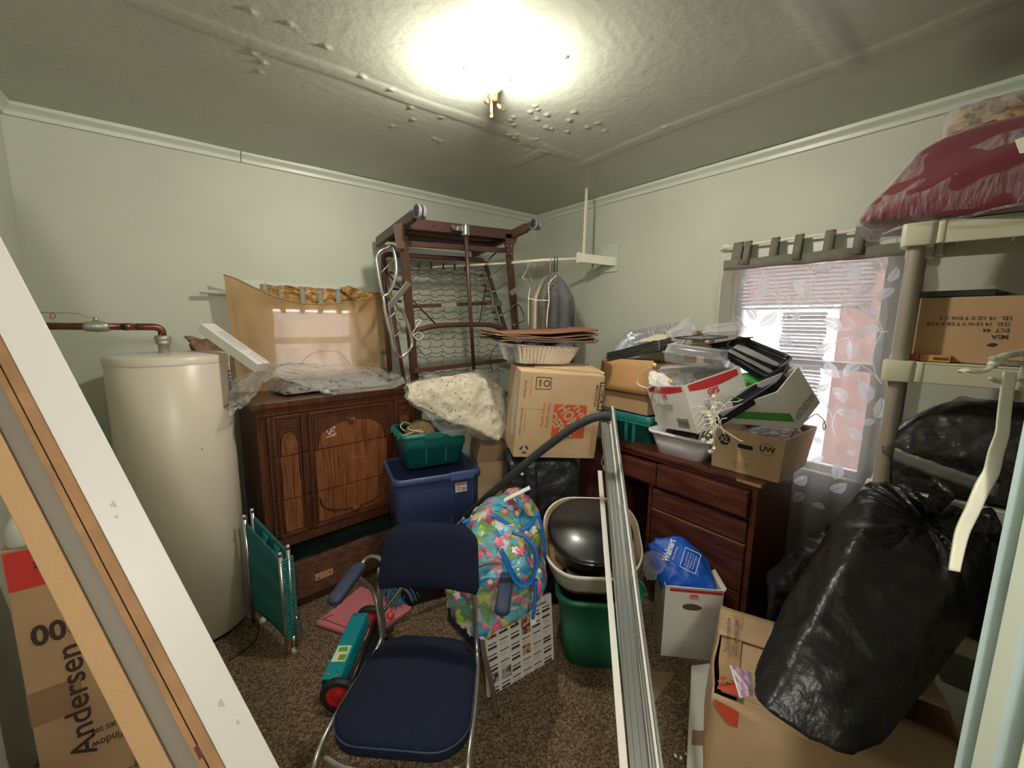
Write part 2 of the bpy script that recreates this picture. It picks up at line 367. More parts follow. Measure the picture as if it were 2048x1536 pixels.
# curtain rod + tab-top leaf curtain
t = T('curtain_rod', 'white metal curtain rod over the window, hooked at its left end', 'curtain rod', (2.485, .8, 2.03))
mb = MB(); mb.tube([(2.545, 1.21, 2.025), (2.50, 1.225, 2.022), (2.475, 1.20, 2.03)]+[(2.475, 1.15-.1*i, 2.032) for i in range(10)], .007, 10); t.part('rod', mb, M_CREAM)
mb = MB(); mb.box((2.530, 1.20, 2.0), (2.545, 1.235, 2.06)); t.part('bracket', mb, M_ALU, bevel=.002)
CX = 2.452
def cfold(y, z): return CX+.012*sin(y*26+.6*sin(z*3))+.009*sin(y*55+z*1.1)*(1-.3*z)+(.015*sin(y*9+1) if z < 1.9 else 0)
t = T('curtain', 'sheer grey-brown tab-top curtain with white embroidered leaves over the window', 'curtain', (CX, .79, .12))
mb = MB(); y0, y1, zt, zb = 1.175, .385, 1.952, .12
mb.grid(lambda u, v: (cfold(y0+(y1-y0)*u, zb+(zt-.0001-zb)*v), y0+(y1-y0)*u, zb+(zt-.052-zb)*v), 120, 60)
def ws(px_, py_):   # pattern point on the curtain surface
    p = PX(px_, py_, CX-.02); return p.y, p.z
def cs(y, z, d=.0022): return V((cfold(y, zb+(z-zb)*(zt-zb)/(zt-.052-zb))-d, y, z))
mb.m = 1
K5 = lambda x, y: ws(1400+x/3.16, 400+y/3.16); K6 = lambda x, y: ws(1348+x/2.341, 880+y/2.341)
leaves = [(375,550,385,445),(430,560,325,640),(650,625,570,500),(720,450,845,385),(990,505,900,405),(935,560,1110,545),(1160,465,1070,350),(1235,560,1115,640),(1190,520,1250,420),(1120,745,985,660),(1145,815,1000,840),
  (885,825,760,750),(945,1015,935,885),(1010,1040,890,1125),(790,1020,870,1130),(1065,1285,1000,1140),(910,1290,825,1185),(850,1340,1015,1350),(1115,1380,1150,1245),(1110,1390,1030,1430),(1020,1536,905,1440),
  (375,790,480,700),(350,760,275,680),(555,760,615,700),(700,960,825,905),(720,1200,810,1165),(300,480,260,540),(1240,300,1190,360),(560,920,470,860),(640,1100,560,1050)]
LV = [(K5(a, b), K5(c, d)) for a, b, c, d in leaves]+[(K6(*a), K6(*b)) for a, b in (((745,190),(755,100)),((720,240),(805,205)),((550,210),(620,170)),((640,100),(695,80)),((800,60),(865,55)),((610,260),(545,300)),((850,330),(870,250)),((700,330),(640,300)),((690,20),(640,-10)))]
for (a, b) in LV:
    a = V((*a, 0)); b = V((*b, 0)); d = b-a; L = d.length; nrm = V((-d.y, d.x, 0))/L; K = 7
    for sd in (1, -1):
        A = []; B = []
        for i in range(K+1):
            s = i/K; wd = L*.27*sin(pi*min(1, s*1.02))**.75*(1.12-.35*s)*(1+.12*(i % 2)); bend = nrm*L*.10*sin(pi*s)
            c = a+d*s+bend; A.append(cs(*(c+nrm*sd*L*.012)[:2])); B.append(cs(*(c+nrm*sd*max(wd, .0004))[:2]))
        for i in range(K): mb.add([A[i], A[i+1], B[i+1], B[i]], [(0, 1, 2, 3)])
vines = [[(460,450),(480,560),(560,630),(700,665),(835,665)],[(395,485),(465,515)],[(835,665),(940,760),(1080,895)],[(670,400),(720,480),(680,560),(740,630),(835,665)],[(845,560),(900,650),(910,740)],[(900,650),(905,600),(935,560)],
  [(510,770),(540,700),(650,680),(720,660)],[(430,560),(490,640),(500,800)],[(1120,745),(1150,830),(1090,960),(1110,1090),(1150,1160)],[(885,825),(940,815),(1000,840),(1030,870)],[(780,1020),(850,900),(960,865),(1030,870)],
  [(840,1500),(825,1420),(850,1340)],[(1010,1040),(1080,1080),(1150,1160)],[(650,625),(580,690),(510,760)],[(740,1250),(790,1300),(830,1400)],[(1000,840),(1190,830)],[(215,730),(255,755)],[(1000,1100),(1060,1280)]]
for vv in vines+[[(1400, 0)]]:
    if len(vv) < 2: continue
    q = smooth([V((*K5(*p), 0)) for p in vv], 8)
    for a, b in zip(q, q[1:]):
        d = (b-a); n_ = V((-d.y, d.x, 0)).normalized()*.0022
        mb.add([cs(*(a-n_)[:2]), cs(*(b-n_)[:2]), cs(*(b+n_)[:2]), cs(*(a+n_)[:2])], [(0, 1, 2, 3)])
t.part('curtain_panel', mb, [mat('sheer_fabric', (.30, .265, .23), .8, kind='cloth', thru=.25, trl=.45, tcol=(.24, .215, .20), bump=.3, bs=300, bd=.003),
                             mat('white_embroidery', (.86, .86, .88), .7, kind='cloth', thru=.20, trl=.8, tcol=(.98, .98, 1.0))])
M_TAB = mat('taupe_cloth', (.20, .185, .155), .85, var=.1, vs=30)
mb = MB(); mb.grid(lambda u, v: (cfold(y0+(y1-y0)*u, zt)-.004, y0+(y1-y0)*u, zt-.055+.055*v), 60, 2); t.part('header_band', mb, M_TAB, solid=.002)
for x0, x1, yt in ((1466, 1485, 493), (1489, 1501, 492), (1542, 1557, 480), (1590, 1606, 470), (1651, 1670, 458), (1712, 1733, 447)):
    ya = PX(x0, yt, 2.46).y; yb_ = PX(x1, yt, 2.46).y; mb = MB()
    pr = [(2.446, zt-.03), (2.448, zt+.03), (2.462, 2.044), (2.475, 2.049), (2.488, 2.042), (2.49, zt+.02), (2.472, zt-.01)]
    mb.grid(lambda u, v: (pr[round(u*6)][0], ya+(yb_-ya)*(v+.06*sin(u*6)), pr[round(u*6)][1]), 6, 2); t.part('tab', mb, M_TAB, solid=.002)

# ceiling light: white plate, brass sockets, bare bulb
t = T('ceiling_light', 'bare glowing bulb in a brass socket on the ceiling', 'light', (1.0, 1.45, ZC))
mb = MB(); mb.M = FR((.98, 1.42, ZC-.005), 22); mb.loft([rr(.17, .12, .03, .001), rr(.18, .13, .03, .006)]); t.part('ceiling_plate', mb, mat('white_enamel', (.85, .85, .80), .3))
M_BRASS = mat('aged_brass', (.42, .24, .10), .32, .9)
mb = MB(); mb.M = FR((1.035, 1.46, ZC-.045), 0); mb.lathe([(.012, .03), (.017, .02), (.018, -.012), (.013, -.018), (.0, -.018)], 16); t.part('socket', mb, M_BRASS)
mb = MB(); mb.tube(arc((1.035, 1.47, ZC-.05), (1.04, 1.475, ZC-.085), (1.028, 1.462, ZC-.118)), .003, 6); mb.tube(arc((1.022, 1.452, ZC-.05), (1.008, 1.444, ZC-.085), (1.020, 1.456, ZC-.118)), .003, 6)
mb.tube([(1.024, 1.459, ZC-.114), (1.024, 1.459, ZC-.128)], .007, 8); t.part('lamp_harp', mb, M_BRASS)
mb = MB(); mb.M = FR((1.05, 1.445, ZC-.085), 20, 60, 10); mb.lathe([(.0, -.004), (.012, -.002), (.014, .004), (.005, .01), (0, .012)], 14); t.part('wing_nut', mb, M_BRASS); mb = MB(); mb.M = FR((1.0, 1.455, ZC-.078), -30, 70, 0); mb.lathe([(.0, -.003), (.010, 0), (.004, .012), (0, .014)], 12); t.part('wing_nut', mb, M_BRASS)
mb = MB(); mb.tube([(1.035, 1.43, ZC-.03), (.995, 1.40, ZC-.05)], .014, 14); t.part('bulb_base', mb, M_BRASS)
mb = MB(); mb.M = FR((.995, 1.40, ZC-.052), 143, 78, 0) ; mb.lathe([(.012, .0), (.014, -.012), (.022, -.03), (.029, -.05), (.028, -.068), (.018, -.083), (0, -.088)], 20)
t.part('bulb', mb, mat('bulb_glow', (1, .93, .80), .3, kind='emit', es=BULB_E))

# wardrobe rail on its brackets
t = T('clothes_rail', 'cream painted clothes rail on wooden brackets hanging from the ceiling', 'clothes rail', (2.3, 2.1, 1.96))
hz = PX(1168, 500, 2.27).z
A = V((2.288, 2.10, ZC)); B_ = V((2.27, 2.09, 2.075))
mb = MB(); mb.bar(A, B_, .020, .008, (0, 1, 0)); t.part('hanging_strap', mb, M_CREAM, bevel=.001)
mb = MB(); mb.bar((2.235, 2.105, 2.05), (2.54, 2.02, 2.04), .018, .060); mb.box((2.225, 2.09, 2.015), (2.245, 2.12, 2.085)); t.part('bracket_arm', mb, M_CREAM, bevel=.002)
mb = MB(); mb.box((2.532, 1.995, 1.97), (2.545, 2.15, 2.165)); t.part('wall_plate', mb, M_TRIM, bevel=.002)
mb = MB(); mb.tube([(2.25, 2.105, 2.045), (2.03, 2.28, 2.03), (1.87, 2.41, 2.01)], .011, 10); mb.tube([(1.90, 2.385, 2.012), (1.56, 2.66, 1.985), (1.30, 2.90, 1.965)], .008, 10); t.part('rail', mb, M_CREAM)

# ================================================================== water heater
TX, TY, TR, TH = -.069, 2.57, .235, 1.425
t = T('water_heater', 'tall cream cylindrical water heater in the corner beside the dresser', 'water heater', (TX, TY, 0))
mb = MB(); mb.M = FR((TX, TY, 0)); mb.lathe([(0, .02), (TR-.01, .02), (TR, .03), (TR, TH-.035), (TR-.002, TH-.033)], 64); t.part('tank_body', mb, M_TANK)
mb = MB(); mb.M = FR((TX, TY, 0)); mb.lathe([(TR+.002, TH-.036), (TR+.0025, TH-.006), (TR-.004, TH), (TR*.5, TH+.008), (0, TH+.012)], 64); t.part('tank_lid', mb, M_TANK)
mb = MB(); mb.M = FR((TX, TY, 0)); mb.lathe([(TR-.02, 0), (TR-.015, .03)], 48); t.part('base_ring', mb, M_DARK)
def onTank(a, z, d=.001): return V((TX+(TR+d)*sin(R_(a)), TY-(TR+d)*cos(R_(a)), z))
mb = MB(); mb.m = 0
mb.grid(lambda u, v: onTank(66+13*u, 1.235+.125*v), 6, 1)
for m_, z0, z1, a0, a1 in ((1, 1.33, 1.342, 67, 78), (1, 1.312, 1.32, 67, 78), (2, 1.295, 1.301, 67, 77), (3, 1.238, 1.288, 67, 78.5)):
    mb.m = m_; mb.grid(lambda u, v: onTank(a0+(a1-a0)*u, z0+(z1-z0)*v, .0018), 5, 1)
t.part('rating_label', mb, [M_WHITE, M_RED, M_INK, mat('grey_print', (.22, .23, .25), .6)])
mb = MB()
for a, z, l in ((52, 1.165, 16), (20, .99, 2), (30, .45, 1), (46, .48, 4), (12, 1.39, 2), (47, .24, 2)):
    mb.grid(lambda u, v: onTank(a+l*u, z+.006*sin(u*3)+.004*v, .0008), 6, 1)
t.part('scuff_marks', mb, M_INKB)
M_COP = mat('old_copper', (.20, .075, .045), .42, .8, var=.25, vs=30); M_GALV = mat('galvanised', (.42, .42, .38), .45, .7, bump=.3, bs=60)
nx, ny = -.085, 2.50
mb = MB(); mb.M = FR((nx, ny, TH)); mb.lathe([(.021, 0), (.021, .05), (.028, .052), (.028, .062), (.024, .066), (.030, .07), (.030, .086), (.022, .092)], 8); t.part('pipe_union', mb, M_GALV)
mb = MB(); mb.tube([(nx, ny, TH+.085), (nx, ny, TH+.105)]+arc((nx, ny, TH+.105), (nx, ny, TH+.128), (nx-.03, ny-.008, TH+.130))+[(nx-.10, ny-.02, TH+.131)], .0155, 12)
mb.tube([(nx-.09, ny-.018, TH+.131), (nx-.12, ny-.075, TH+.1315)], .0155, 12); mb.tube([(nx-.10, ny-.02, TH+.131), (nx-.36, ny-.02, TH+.133)], .0145, 12)
t.part('copper_pipe', mb, M_COP)
for q in ((nx-.12, ny-.0755, TH+.1315), (nx-.3605, ny-.02, TH+.133)):
    mb = MB(); d = V((-.5, -.9, 0)).normalized()*.001 if q[1] < ny-.05 else V((-.001, 0, 0)); mb.tube([q, V(q)+d], .011, 12); t.part('pipe_bore', mb, M_DARK)
mb = MB(); mb.tube([(nx-.17, ny-.02, TH+.131), (nx-.185, ny-.02, TH+.131), (nx-.21, ny-.02, TH+.132), (nx-.235, ny-.02, TH+.132), (nx-.25, ny-.02, TH+.132)], .02, 8, rr=[.018, .021, .024, .021, .018]); mb.tube([(nx-.21, ny-.02, TH+.15), (nx-.21, ny-.02, TH+.172)], .009, 8)
v_ = t.part('ball_valve', mb, M_GALV)
mb = MB(); mb.tube([(nx-.205, ny-.02, TH+.172), (nx-.235, ny-.02, TH+.17), (nx-.26, ny-.02, TH+.186), (nx-.37, ny-.02, TH+.188)], .009, 6, flat=.25); t.part('valve_handle', mb, M_GALV, parent=v_)
mb = MB(); mb.tube(smooth([(nx-.33, ny-.02, TH+.186), (nx-.325, ny-.024, TH+.17), (nx-.34, ny-.02, TH+.163), (nx-.335, ny-.02, TH+.185)], 4), .0015, 5); t.part('red_tag', mb, M_RED, parent=v_)
mb = MB(); mb.tube(smooth([(TX+.20, TY-.20, .006), (TX+.24, TY-.22, .006), (TX+.21, TY-.33, .006), (TX+.10, TY-.40, .006)], 6), .004, 6); t.part('drain_cord', mb, M_INKB)

# carton lying from the tank top down to the dresser
def carton(name, label, A, B, wd, hd, mats, loc=None, deco=None, group=None, cat='box'):
    """long closed carton from A to B (centre line)"""
    A, B = V(A), V(B); t_ = T(name, label, cat, loc or B, group); mb = MB(); mb.bar(A, B, wd, hd); t_.part('carton', mb, mats, bevel=.0015)
    return t_
A = PD(412, 655, 2.02); B_ = PD(525, 735, 1.98); ax = (B_-A).normalized(); sd = ax.cross(V((0, 0, 1))).normalized()
t = T('carton', 'long narrow white printed carton tilted between the water heater and the dresser', 'box', B_, None)
mb = MB(); mb.bar(A, B_, .075, .045); t.part('sleeve', mb, M_WHITE, bevel=.0015)
nf = sd.cross(ax).normalized()
mb = MB()
f_ = -sd if (-sd).dot(CAM-A) > 0 else sd
topn = nf if nf.z > 0 else -nf
for i in range(7):
    o_ = A+ax*.07+topn*.0228+f_*(-.026+.0075*i)
    mb.text('INSTALLATION NOTE FOR CAULK FREE TUBS AND WALL EDGES', o_+ax*.085, ax, -f_ if ax.cross(-f_).dot(topn) > 0 else f_, .0036, .165)
t.part('small_print', mb, M_INK)
mb = MB(); mb.text('INSTALLATION TILE', A+ax*.315+topn*.0228-f_*.022, ax, -f_ if ax.cross(-f_).dot(topn) > 0 else f_, .009, .11, bold=.02); t.part('lettering', mb, M_RED)
mb = MB()
for i in range(4): mb.text('+x+', A+ax*(.28+.025*i)+topn*.0228+f_*.003, ax, -f_ if ax.cross(-f_).dot(topn) > 0 else f_, .008, bold=.03)
t.part('pictograms', mb, M_INK)
# brown paper wad behind the tank lid
c = PD(400, 690, 2.15)
mb = blob([c+V(p) for p in ((-.07, 0, .05), (-.05, .05, .04), (.10, .02, .02), (.13, .06, -.05), (-.03, .05, -.05), (.0, -.02, -.055), (.16, .0, -.055), (.04, .03, .035), (.15, 0, -.02))], .007, 3, amp=.016, fs=22, ridge=.02)
one('crumpled_paper', 'crumpled brown paper lying on the back of the water heater lid', 'paper', mb, mat('brown_paper', (.20, .12, .08), .8, var=.4, vs=22), c-V((0, 0, .055)))

# ================================================================== window 2 covering: curtain bundle, rod, yellow cloth
t = T('curtain_rod', 'white wooden rod end sticking out beside the yellow cloth', 'curtain rod', (.6, 2.86, 1.74))
a = PY(398, 583, 2.85); mb = MB(); mb.tube([a, (1.15, 2.86, a.z)], .011, 10); t.part('rod', mb, M_CREAM)
mb = MB(); mb.box((.25, 2.86, a.z-.02), (.27, 2.92, a.z+.02)); t.part('bracket', mb, M_CREAM)
t = T('tab_curtain', 'gathered gold satin curtain with grey tabs above the yellow cloth', 'curtain', (.66, 2.84, 1.6))
M_GOLD = mat('gold_satin', (.36, .19, .055), .28, var=.35, vs=18, bump=.5, bs=22, bd=.03)
mb = MB(); za = PY(500, 568, 2.84).z; zb2 = PY(760, 585, 2.84).z
mb.grid(lambda u, v: (.36+.74*u, 2.845-.020*abs(sin(v*7+3*noise.noise(V((u*6, v*2, 0)))))-.012*noise.noise(V((u*22, v*9, 1))), (1.655+.0*u)*(1-v)+(za+(zb2-za)*u+.004*sin(u*40))*v), 90, 26); t.part('gathered_fabric', mb, M_GOLD, solid=.003)
for p in (527, 562, 602, 639, 676, 712):
    a = PY(p-5, 560, 2.81); b = PY(p+6, 560, 2.81); mb = MB(); zt2 = za+(zb2-za)*((p-500)/260)+.004
    mb.grid(lambda u, v: (a.x+(b.x-a.x)*u+.006*sin(v*4+p), 2.812+.02*v*v, 1.63+(zt2-1.63)*v), 2, 6); t.part('tab', mb, mat('grey_tab_cloth', (.27, .28, .26), .7), solid=.002)
mb = blob([PY(x, y, yy) for x, y in ((680, 575), (695, 570), (710, 580), (760, 590), (765, 605), (700, 600), (740, 605)) for yy in (2.80, 2.83)], .006, 2, amp=.012, fs=30, ridge=.02); t.part('fringe_knot', mb, M_GOLD)
t = T('lace_curtain', 'thin leaf-patterned curtain behind the yellow cloth on the small back window', 'curtain', (.66, 2.83, 1.2))
mb = MB(); mb.grid(lambda u, v: (.33+.72*u, 2.835+.004*sin(u*50), 1.12+.52*v), 60, 2); mb.m = 1; rnd = random.Random(11)
for i in range(16):
    c = V((.40+.58*rnd.random(), 2.828, 1.2+.38*rnd.random())); a = rnd.random()*6.3; d = V((cos(a), 0, sin(a))); n_ = V((-sin(a), 0, cos(a)))
    mb.add([c-d*.055, c-d*.02+n_*.02, c+d*.02+n_*.017, c+d*.055, c+d*.02-n_*.017, c-d*.02-n_*.02], [(0, 1, 2, 3, 4, 5)])
t.part('lace_panel', mb, [mat('thin_grey_sheer', (.30, .28, .28), .8, kind='cloth', thru=.25, trl=.5), mat('thin_leaf', (.02, .02, .02), .8, kind='cloth', thru=.75, trl=.5)])
t = T('window_cloth', 'yellow cotton cloth hung over the small back window, its top edge sagging', 'cloth', (.66, 2.80, 1.2))
CL = [(447, 549), (472, 557), (510, 576), (553, 595), (600, 607), (650, 609), (700, 603), (740, 597), (768, 586)]
def cloth(u, v):
    k = u*8; i = min(7, int(k)); f = k-i; q0, q1 = CL[i], CL[i+1]; x = q0[0]+(q1[0]-q0[0])*f; y = q0[1]+(q1[1]-q0[1])*f
    top = PY(x, y, 2.79); xb = .215+.905*u; p = V((top.x*(1-v)+xb*v, 2.79, top.z*(1-v)+1.06*v))
    p.y += .012*sin(u*60)*(.2+v)*(1 if (u < .10 or u > .88) else .12)+.010*noise.noise(V((u*5, v*5, 2)))
    return p
mb = MB(); mb.grid(cloth, 90, 50)
t.part('cloth_panel', mb, mat('yellow_cotton', (.50, .33, .145), .8, kind='cloth', thru=.07, trl=.35, tcol=(.55, .36, .22), bump=.25, bs=70, bd=.01, var=.10, vs=6))
mb = MB(); mb.tube([cloth(i/60, 0)+V((0, -.002, 0)) for i in range(61)], .004, 6); t.part('hem', mb, mat('yellow_hem', (.40, .25, .10), .8))
mb = MB(); q = [PY(x, y, 2.775) for x, y in ((603, 728), (612, 715), (630, 705), (655, 702), (675, 704), (690, 715), (700, 730))]; mb.tube(smooth(q, 6), .0014, 5); t.part('red_thread', mb, mat('rust_thread', (.5, .13, .04), .7))
# silk flower peeping between cloth and bed
t = T('artificial_flower', 'green artificial leaves between the yellow cloth and the bed frame', 'artificial flower', PY(775, 745, 2.72))
for i, (x, y) in enumerate(((770, 705), (776, 716), (768, 738), (777, 748), (771, 757))):
    c = PY(x, y, 2.72); mb = MB(); a = i*1.3; d = V((cos(a), -.2, sin(a)))*.03; n_ = V((-sin(a), 0.1, cos(a)))*.012; mb.slab([c-d, c+n_, c+d, c-n_], (0, .001, 0)); t.part('leaf', mb, mat('leaf_green', (.02, .12, .05), .5))

# ================================================================== dresser
DO, DY, DW, DD, DH = V((.225, 2.375, 0)), 6, .95, .42, 1.177
DM = FR(DO, DY)
t = T('dresser', 'dark carved wooden dresser with arched panels and its bottom drawer pulled out', 'dresser', DM @ V((DW/2, DD/2, 0)))
mb = MB(); mb.M = DM
mb.box((.02, .01, .385), (.045, DD, 1.13)); mb.box((DW-.045, .01, .385), (DW-.02, DD, 1.13)); mb.box((.045, .02, .385), (DW-.045, DD, 1.13))
mb.box((.02, .03, 0), (.045, DD, .385)); mb.box((DW-.045, .03, 0), (DW-.02, DD, .385)); mb.box((.045, DD-.02, 0), (DW-.045, DD, .385))
t.part('case', mb, M_DWOOD, bevel=.002)
mb = MB(); mb.M = DM
mb.loft([rr(a, b, .004, z, 2, DW/2, DD/2+(.02-(.02 if 0 else 0))-.02) for a, b, z in ((DW-.035, DD-.0, 1.105), (DW-.03, DD+.0, 1.118), (DW-.02, DD+.005, 1.128), (DW-.006, DD+.012, 1.140), (DW, DD+.02, 1.148), (DW, DD+.02, 1.160), (DW-.004, DD+.018, 1.177))], sm=False)
t.part('top', mb, M_DWOOD, bevel=.002)
mb = MB(); mb.M = DM; mb.loft([rr(a, .04, .003, z, 2, DW/2, .005) for a, z in ((DW-.05, .385), (DW-.03, .392), (DW-.028, .402), (DW-.04, .410), (DW-.045, .418), (DW-.05, .43))], sm=False); t.part('base_moulding', mb, M_DWOOD, bevel=.002)
mb = MB(); mb.M = DM; mb.box((.01, .005, 0), (DW-.01, .03, .058)); mb.loft([rr(a, b, .003, z, 2, DW/2, .02) for a, b, z in ((DW-.02, .036, .05), (DW-.015, .046, .056), (DW-.02, .036, .066))], sm=False); t.part('plinth', mb, M_DWOOD, bevel=.002)
def panel(mb, x0, x1, z0, z1, y, d):        # raised bevelled field
    e = .012; mb.loft([[V((x0, y, z0)), V((x1, y, z0)), V((x1, y, z1)), V((x0, y, z1))], [V((x0+e, y-d, z0+e)), V((x1-e, y-d, z0+e)), V((x1-e, y-d, z1-e)), V((x0+e, y-d, z1-e))]], (False, True), False)
def front(mb, x0, x1, z0, z1, y0=.018, d=.030): mb.box((x0, y0-d, z0), (x1, y0, z1))
def strip(mb, pts, wd, d, y):       # raised moulding band following pts (x,z)
    for (a, b), (c, e) in zip(pts, pts[1:]):
        A = V((a, y, b)); B = V((c, y, e)); dd = (B-A); n = V((-dd.z, 0, dd.x)).normalized()*wd/2; A = A-dd.normalized()*wd*.2; B = B+dd.normalized()*wd*.2
        mb.hexa([A-n, B-n, B-n*.4+V((0, -d, 0)), A-n*.4+V((0, -d, 0)), A+n, B+n, B+n*.4+V((0, -d, 0)), A+n*.4+V((0, -d, 0))])
rows = [(.885, 1.102), (.645, .882), (.435, .642)]
cols = [(.078, .237), (.250, .745), (.758, .905)]
for ri, (z0, z1) in enumerate(rows):
    mb = MB(); mb.M = DM
    for ci, (x0, x1) in enumerate(cols): front(mb, x0+.001, x1-.001, z0, z1, .018, .022)
    front(mb, .062, .92, z0+.003, z1-.003, .018, .016)
    dr = t.part('drawer', mb, M_DWOOD, bevel=.003)
    mb = MB(); mb.M = DM; y = -.004
    for x0, x1 in cols:
        for xa in (x0+.004, x1-.020): mb.box((xa, y-.010, z0), (xa+.016, y, z1))
        for xa in (x0+.026, x1-.034): mb.box((xa, y-.006, z0), (xa+.008, y, z1))
        if ri == 0: mb.box((x0+.004, y-.010, z1-.018), (x1-.004, y, z1)); mb.box((x0+.026, y-.006, z1-.034), (x1-.026, y, z1-.024))
        if ri == 2: mb.box((x0+.004, y-.010, z0), (x1-.004, y, z0+.018)); mb.box((x0+.026, y-.006, z0+.024), (x1-.026, y, z0+.034))
    t.part('mouldings', mb, M_DWOOD, parent=dr, bevel=.004)
    mb = MB(); mb.M = DM
    for ci, (x0, x1) in enumerate(cols):
        i0, i1 = x0+.036, x1-.036; cxm = (i0+i1)/2; hw = (i1-i0)/2
        if ri == 0:     # spandrel block with an arched opening
            zt = z1-.036; zs = z0+(.035 if ci == 1 else .075); za = zt-.030 if ci == 1 else zt-.045; K = 14; yy = y-.007
            arcp = [(cxm-hw*.92*cos(pi*k/K), zs+(za-zs)*sin(pi*k/K)**.8) for k in range(K+1)]
            for k in range(K):
                (a, b), (c, e) = arcp[k], arcp[k+1]; mb.slab([(a, yy, b), (c, yy, e), (c, yy, zt), (a, yy, zt)], (0, .007, 0))
            mb.slab([(i0, yy, z0), (arcp[0][0], yy, z0), (arcp[0][0], yy, zt), (i0, yy, zt)], (0, .007, 0)); mb.slab([(arcp[-1][0], yy, z0), (i1, yy, z0), (i1, yy, zt), (arcp[-1][0], yy, zt)], (0, .007, 0))
            strip(mb, arcp, .009, .004, yy)
            if ci != 1: mb.box((i0+.012, y-.012, zt-.032), (i1-.012, y-.006, zt-.008))
    if ri == 0: t.part('arch_spandrel', mb, M_DWOOD, parent=dr, bevel=.0015)
    mb = MB(); mb.M = DM
    for ci, (x0, x1) in enumerate(cols): mb.box((x0+.036, y-.0015, z0+.001), (x1-.036, y+.001, z1-(.036 if ri == 0 else .001) if ri != 2 else z1-.001))
    t.part('veneer_panel', mb, M_DWOODP, parent=dr)
    if ri == 2:
        mb = MB(); mb.M = DM; K = 20
        strip(mb, [(.4975-.20*cos(pi*k/K), .60-.11*sin(pi*k/K)**.7) for k in range(K+1)], .012, .006, y-.002); t.part('curved_moulding', mb, M_DWOOD, parent=dr)
    if ri in (0, 2):
        mb = MB(); mb.M = DM; zc = 1.03 if ri == 0 else .487; mb.box((.472, y-.026, zc-.009), (.510, y-.004, zc+.009)); t.part('pull', mb, M_DWOODP, parent=dr, bevel=.004)
mb = MB(); mb.M = DM; y = -.0062
for (a, b) in (((.352, .985), (.366, .955)), ((.366, .955), (.378, .99)), ((.372, .985), (.392, .99)), ((.376, .972), (.394, .975)), ((.378, .955), (.404, .962)), ((.348, .945), (.398, .950)), ((.385, 1.0), (.40, .993))): strip(mb, [a, b], .004, .0006, y)
t.part('chalk_scribble', mb, mat('white_chalk', (.8, .78, .72), .8))
mb = MB(); mb.M = DM; K = 14; strip(mb, [(.485+.020*cos(2*pi*k/K), .80+.017*sin(2*pi*k/K)) for k in range(K+1)], .002, .0006, y); strip(mb, [(.475, .80), (.53, .79), (.56, .785)], .002, .0006, y); t.part('scratch_mark', mb, mat('pale_scratch', (.36, .18, .09), .6))
mb = MB(); mb.M = DM; mb.box((.05, -.035, .066), (DW-.05, -.010, .277)); mb.box((.06, -.01, .07), (.072, .33, .24)); mb.box((DW-.072, -.01, .07), (DW-.06, .33, .24)); mb.box((.072, -.01, .07), (DW-.072, .33, .078))
dr = t.part('bottom_drawer', mb, M_DWOODH, bevel=.002)
mb = MB(); mb.M = DM; mb.box((.232, -.042, .138), (.330, -.035, .176)); t.part('brass_plate', mb, mat('pale_brass', (.72, .50, .28), .35, .7), parent=dr, bevel=.002)
mb = MB(); mb.M = DM
for x, z in ((.25, .150), (.312, .163)): mb.M = DM @ Matrix.Translation((x, -.0425, z)) @ Matrix.Rotation(pi/2, 4, 'X'); mb.lathe([(0, .001), (.004, .0005), (.005, 0)], 10)
t.part('plate_screws', mb, M_DARK, parent=dr)
# clothes in the open drawer
mb = blob([DM @ V(p) for p in ((.09, .02, .10), (.85, .02, .10), (.85, .28, .10), (.09, .28, .10), (.12, .03, .24), (.8, .03, .23), (.8, .25, .27), (.12, .25, .27))], .018, 4, amp=.02, fs=12)
one('folded_clothes', 'dark green clothes inside the open bottom drawer of the carved dresser', 'clothes', mb, mat('dark_green_cloth', (.012, .028, .022), .9), DM @ V((.47, .15, .09)))

# clear plastic bag on the dresser top
t = T('plastic_bag', 'large clear plastic bag crumpled over the carved dresser top', 'plastic bag', DM @ V((.42, .2, 1.18)))
def bagtop(u, v):
    k = [(457, 832), (480, 815), (500, 800), (525, 765), (548, 752), (585, 762), (640, 780), (680, 795), (712, 796), (760, 783), (812, 766)]
    s = u*(len(k)-1); i = min(len(k)-2, int(s)); f = s-i; f = f*f*(3-2*f)*.5+f*.5
    fx = k[i][0]+(k[i+1][0]-k[i][0])*f; fy = k[i][1]+(k[i+1][1]-k[i][1])*f
    kb = [(462, 760), (500, 745), (540, 735), (580, 727), (640, 728), (700, 730), (760, 735), (800, 752)]
    s = u*(len(kb)-1); j = min(len(kb)-2, int(s)); g = s-j; bx = kb[j][0]+(kb[j+1][0]-kb[j][0])*g; by = kb[j][1]+(kb[j+1][1]-kb[j][1])*g
    yf = 2.345+.07*u+(0 if u > .1 else -.03); a = PY(fx, fy, yf); b = PY(bx, by, 2.72); p = a.lerp(b, v)
    p.z += .025*sin(pi*v)+.02*noise.noise(V((u*9, v*5, 1)))*sin(pi*min(1, v*1.5)) + .014*noise.noise(V((u*22, v*12, 4)))-.012*abs(noise.noise(V((u*14, v*9, 8))))
    if p.y > 2.37: p.z = max(p.z, 1.188)
    return p
mb = MB(); mb.grid(bagtop, 110, 46); t.part('film_sheet', mb, M_FILMM, solid=.001)
mb = MB(); mb.tube([bagtop(i/80, .0)+V((0, -.001, 0)) for i in range(81)], .0045, 6); t.part('rolled_edge', mb, M_FILMM)
t = T('patterned_cloth', 'grey patterned cloth folded inside the clear bag on the dresser', 'cloth', DM @ V((.5, .2, 1.18)))
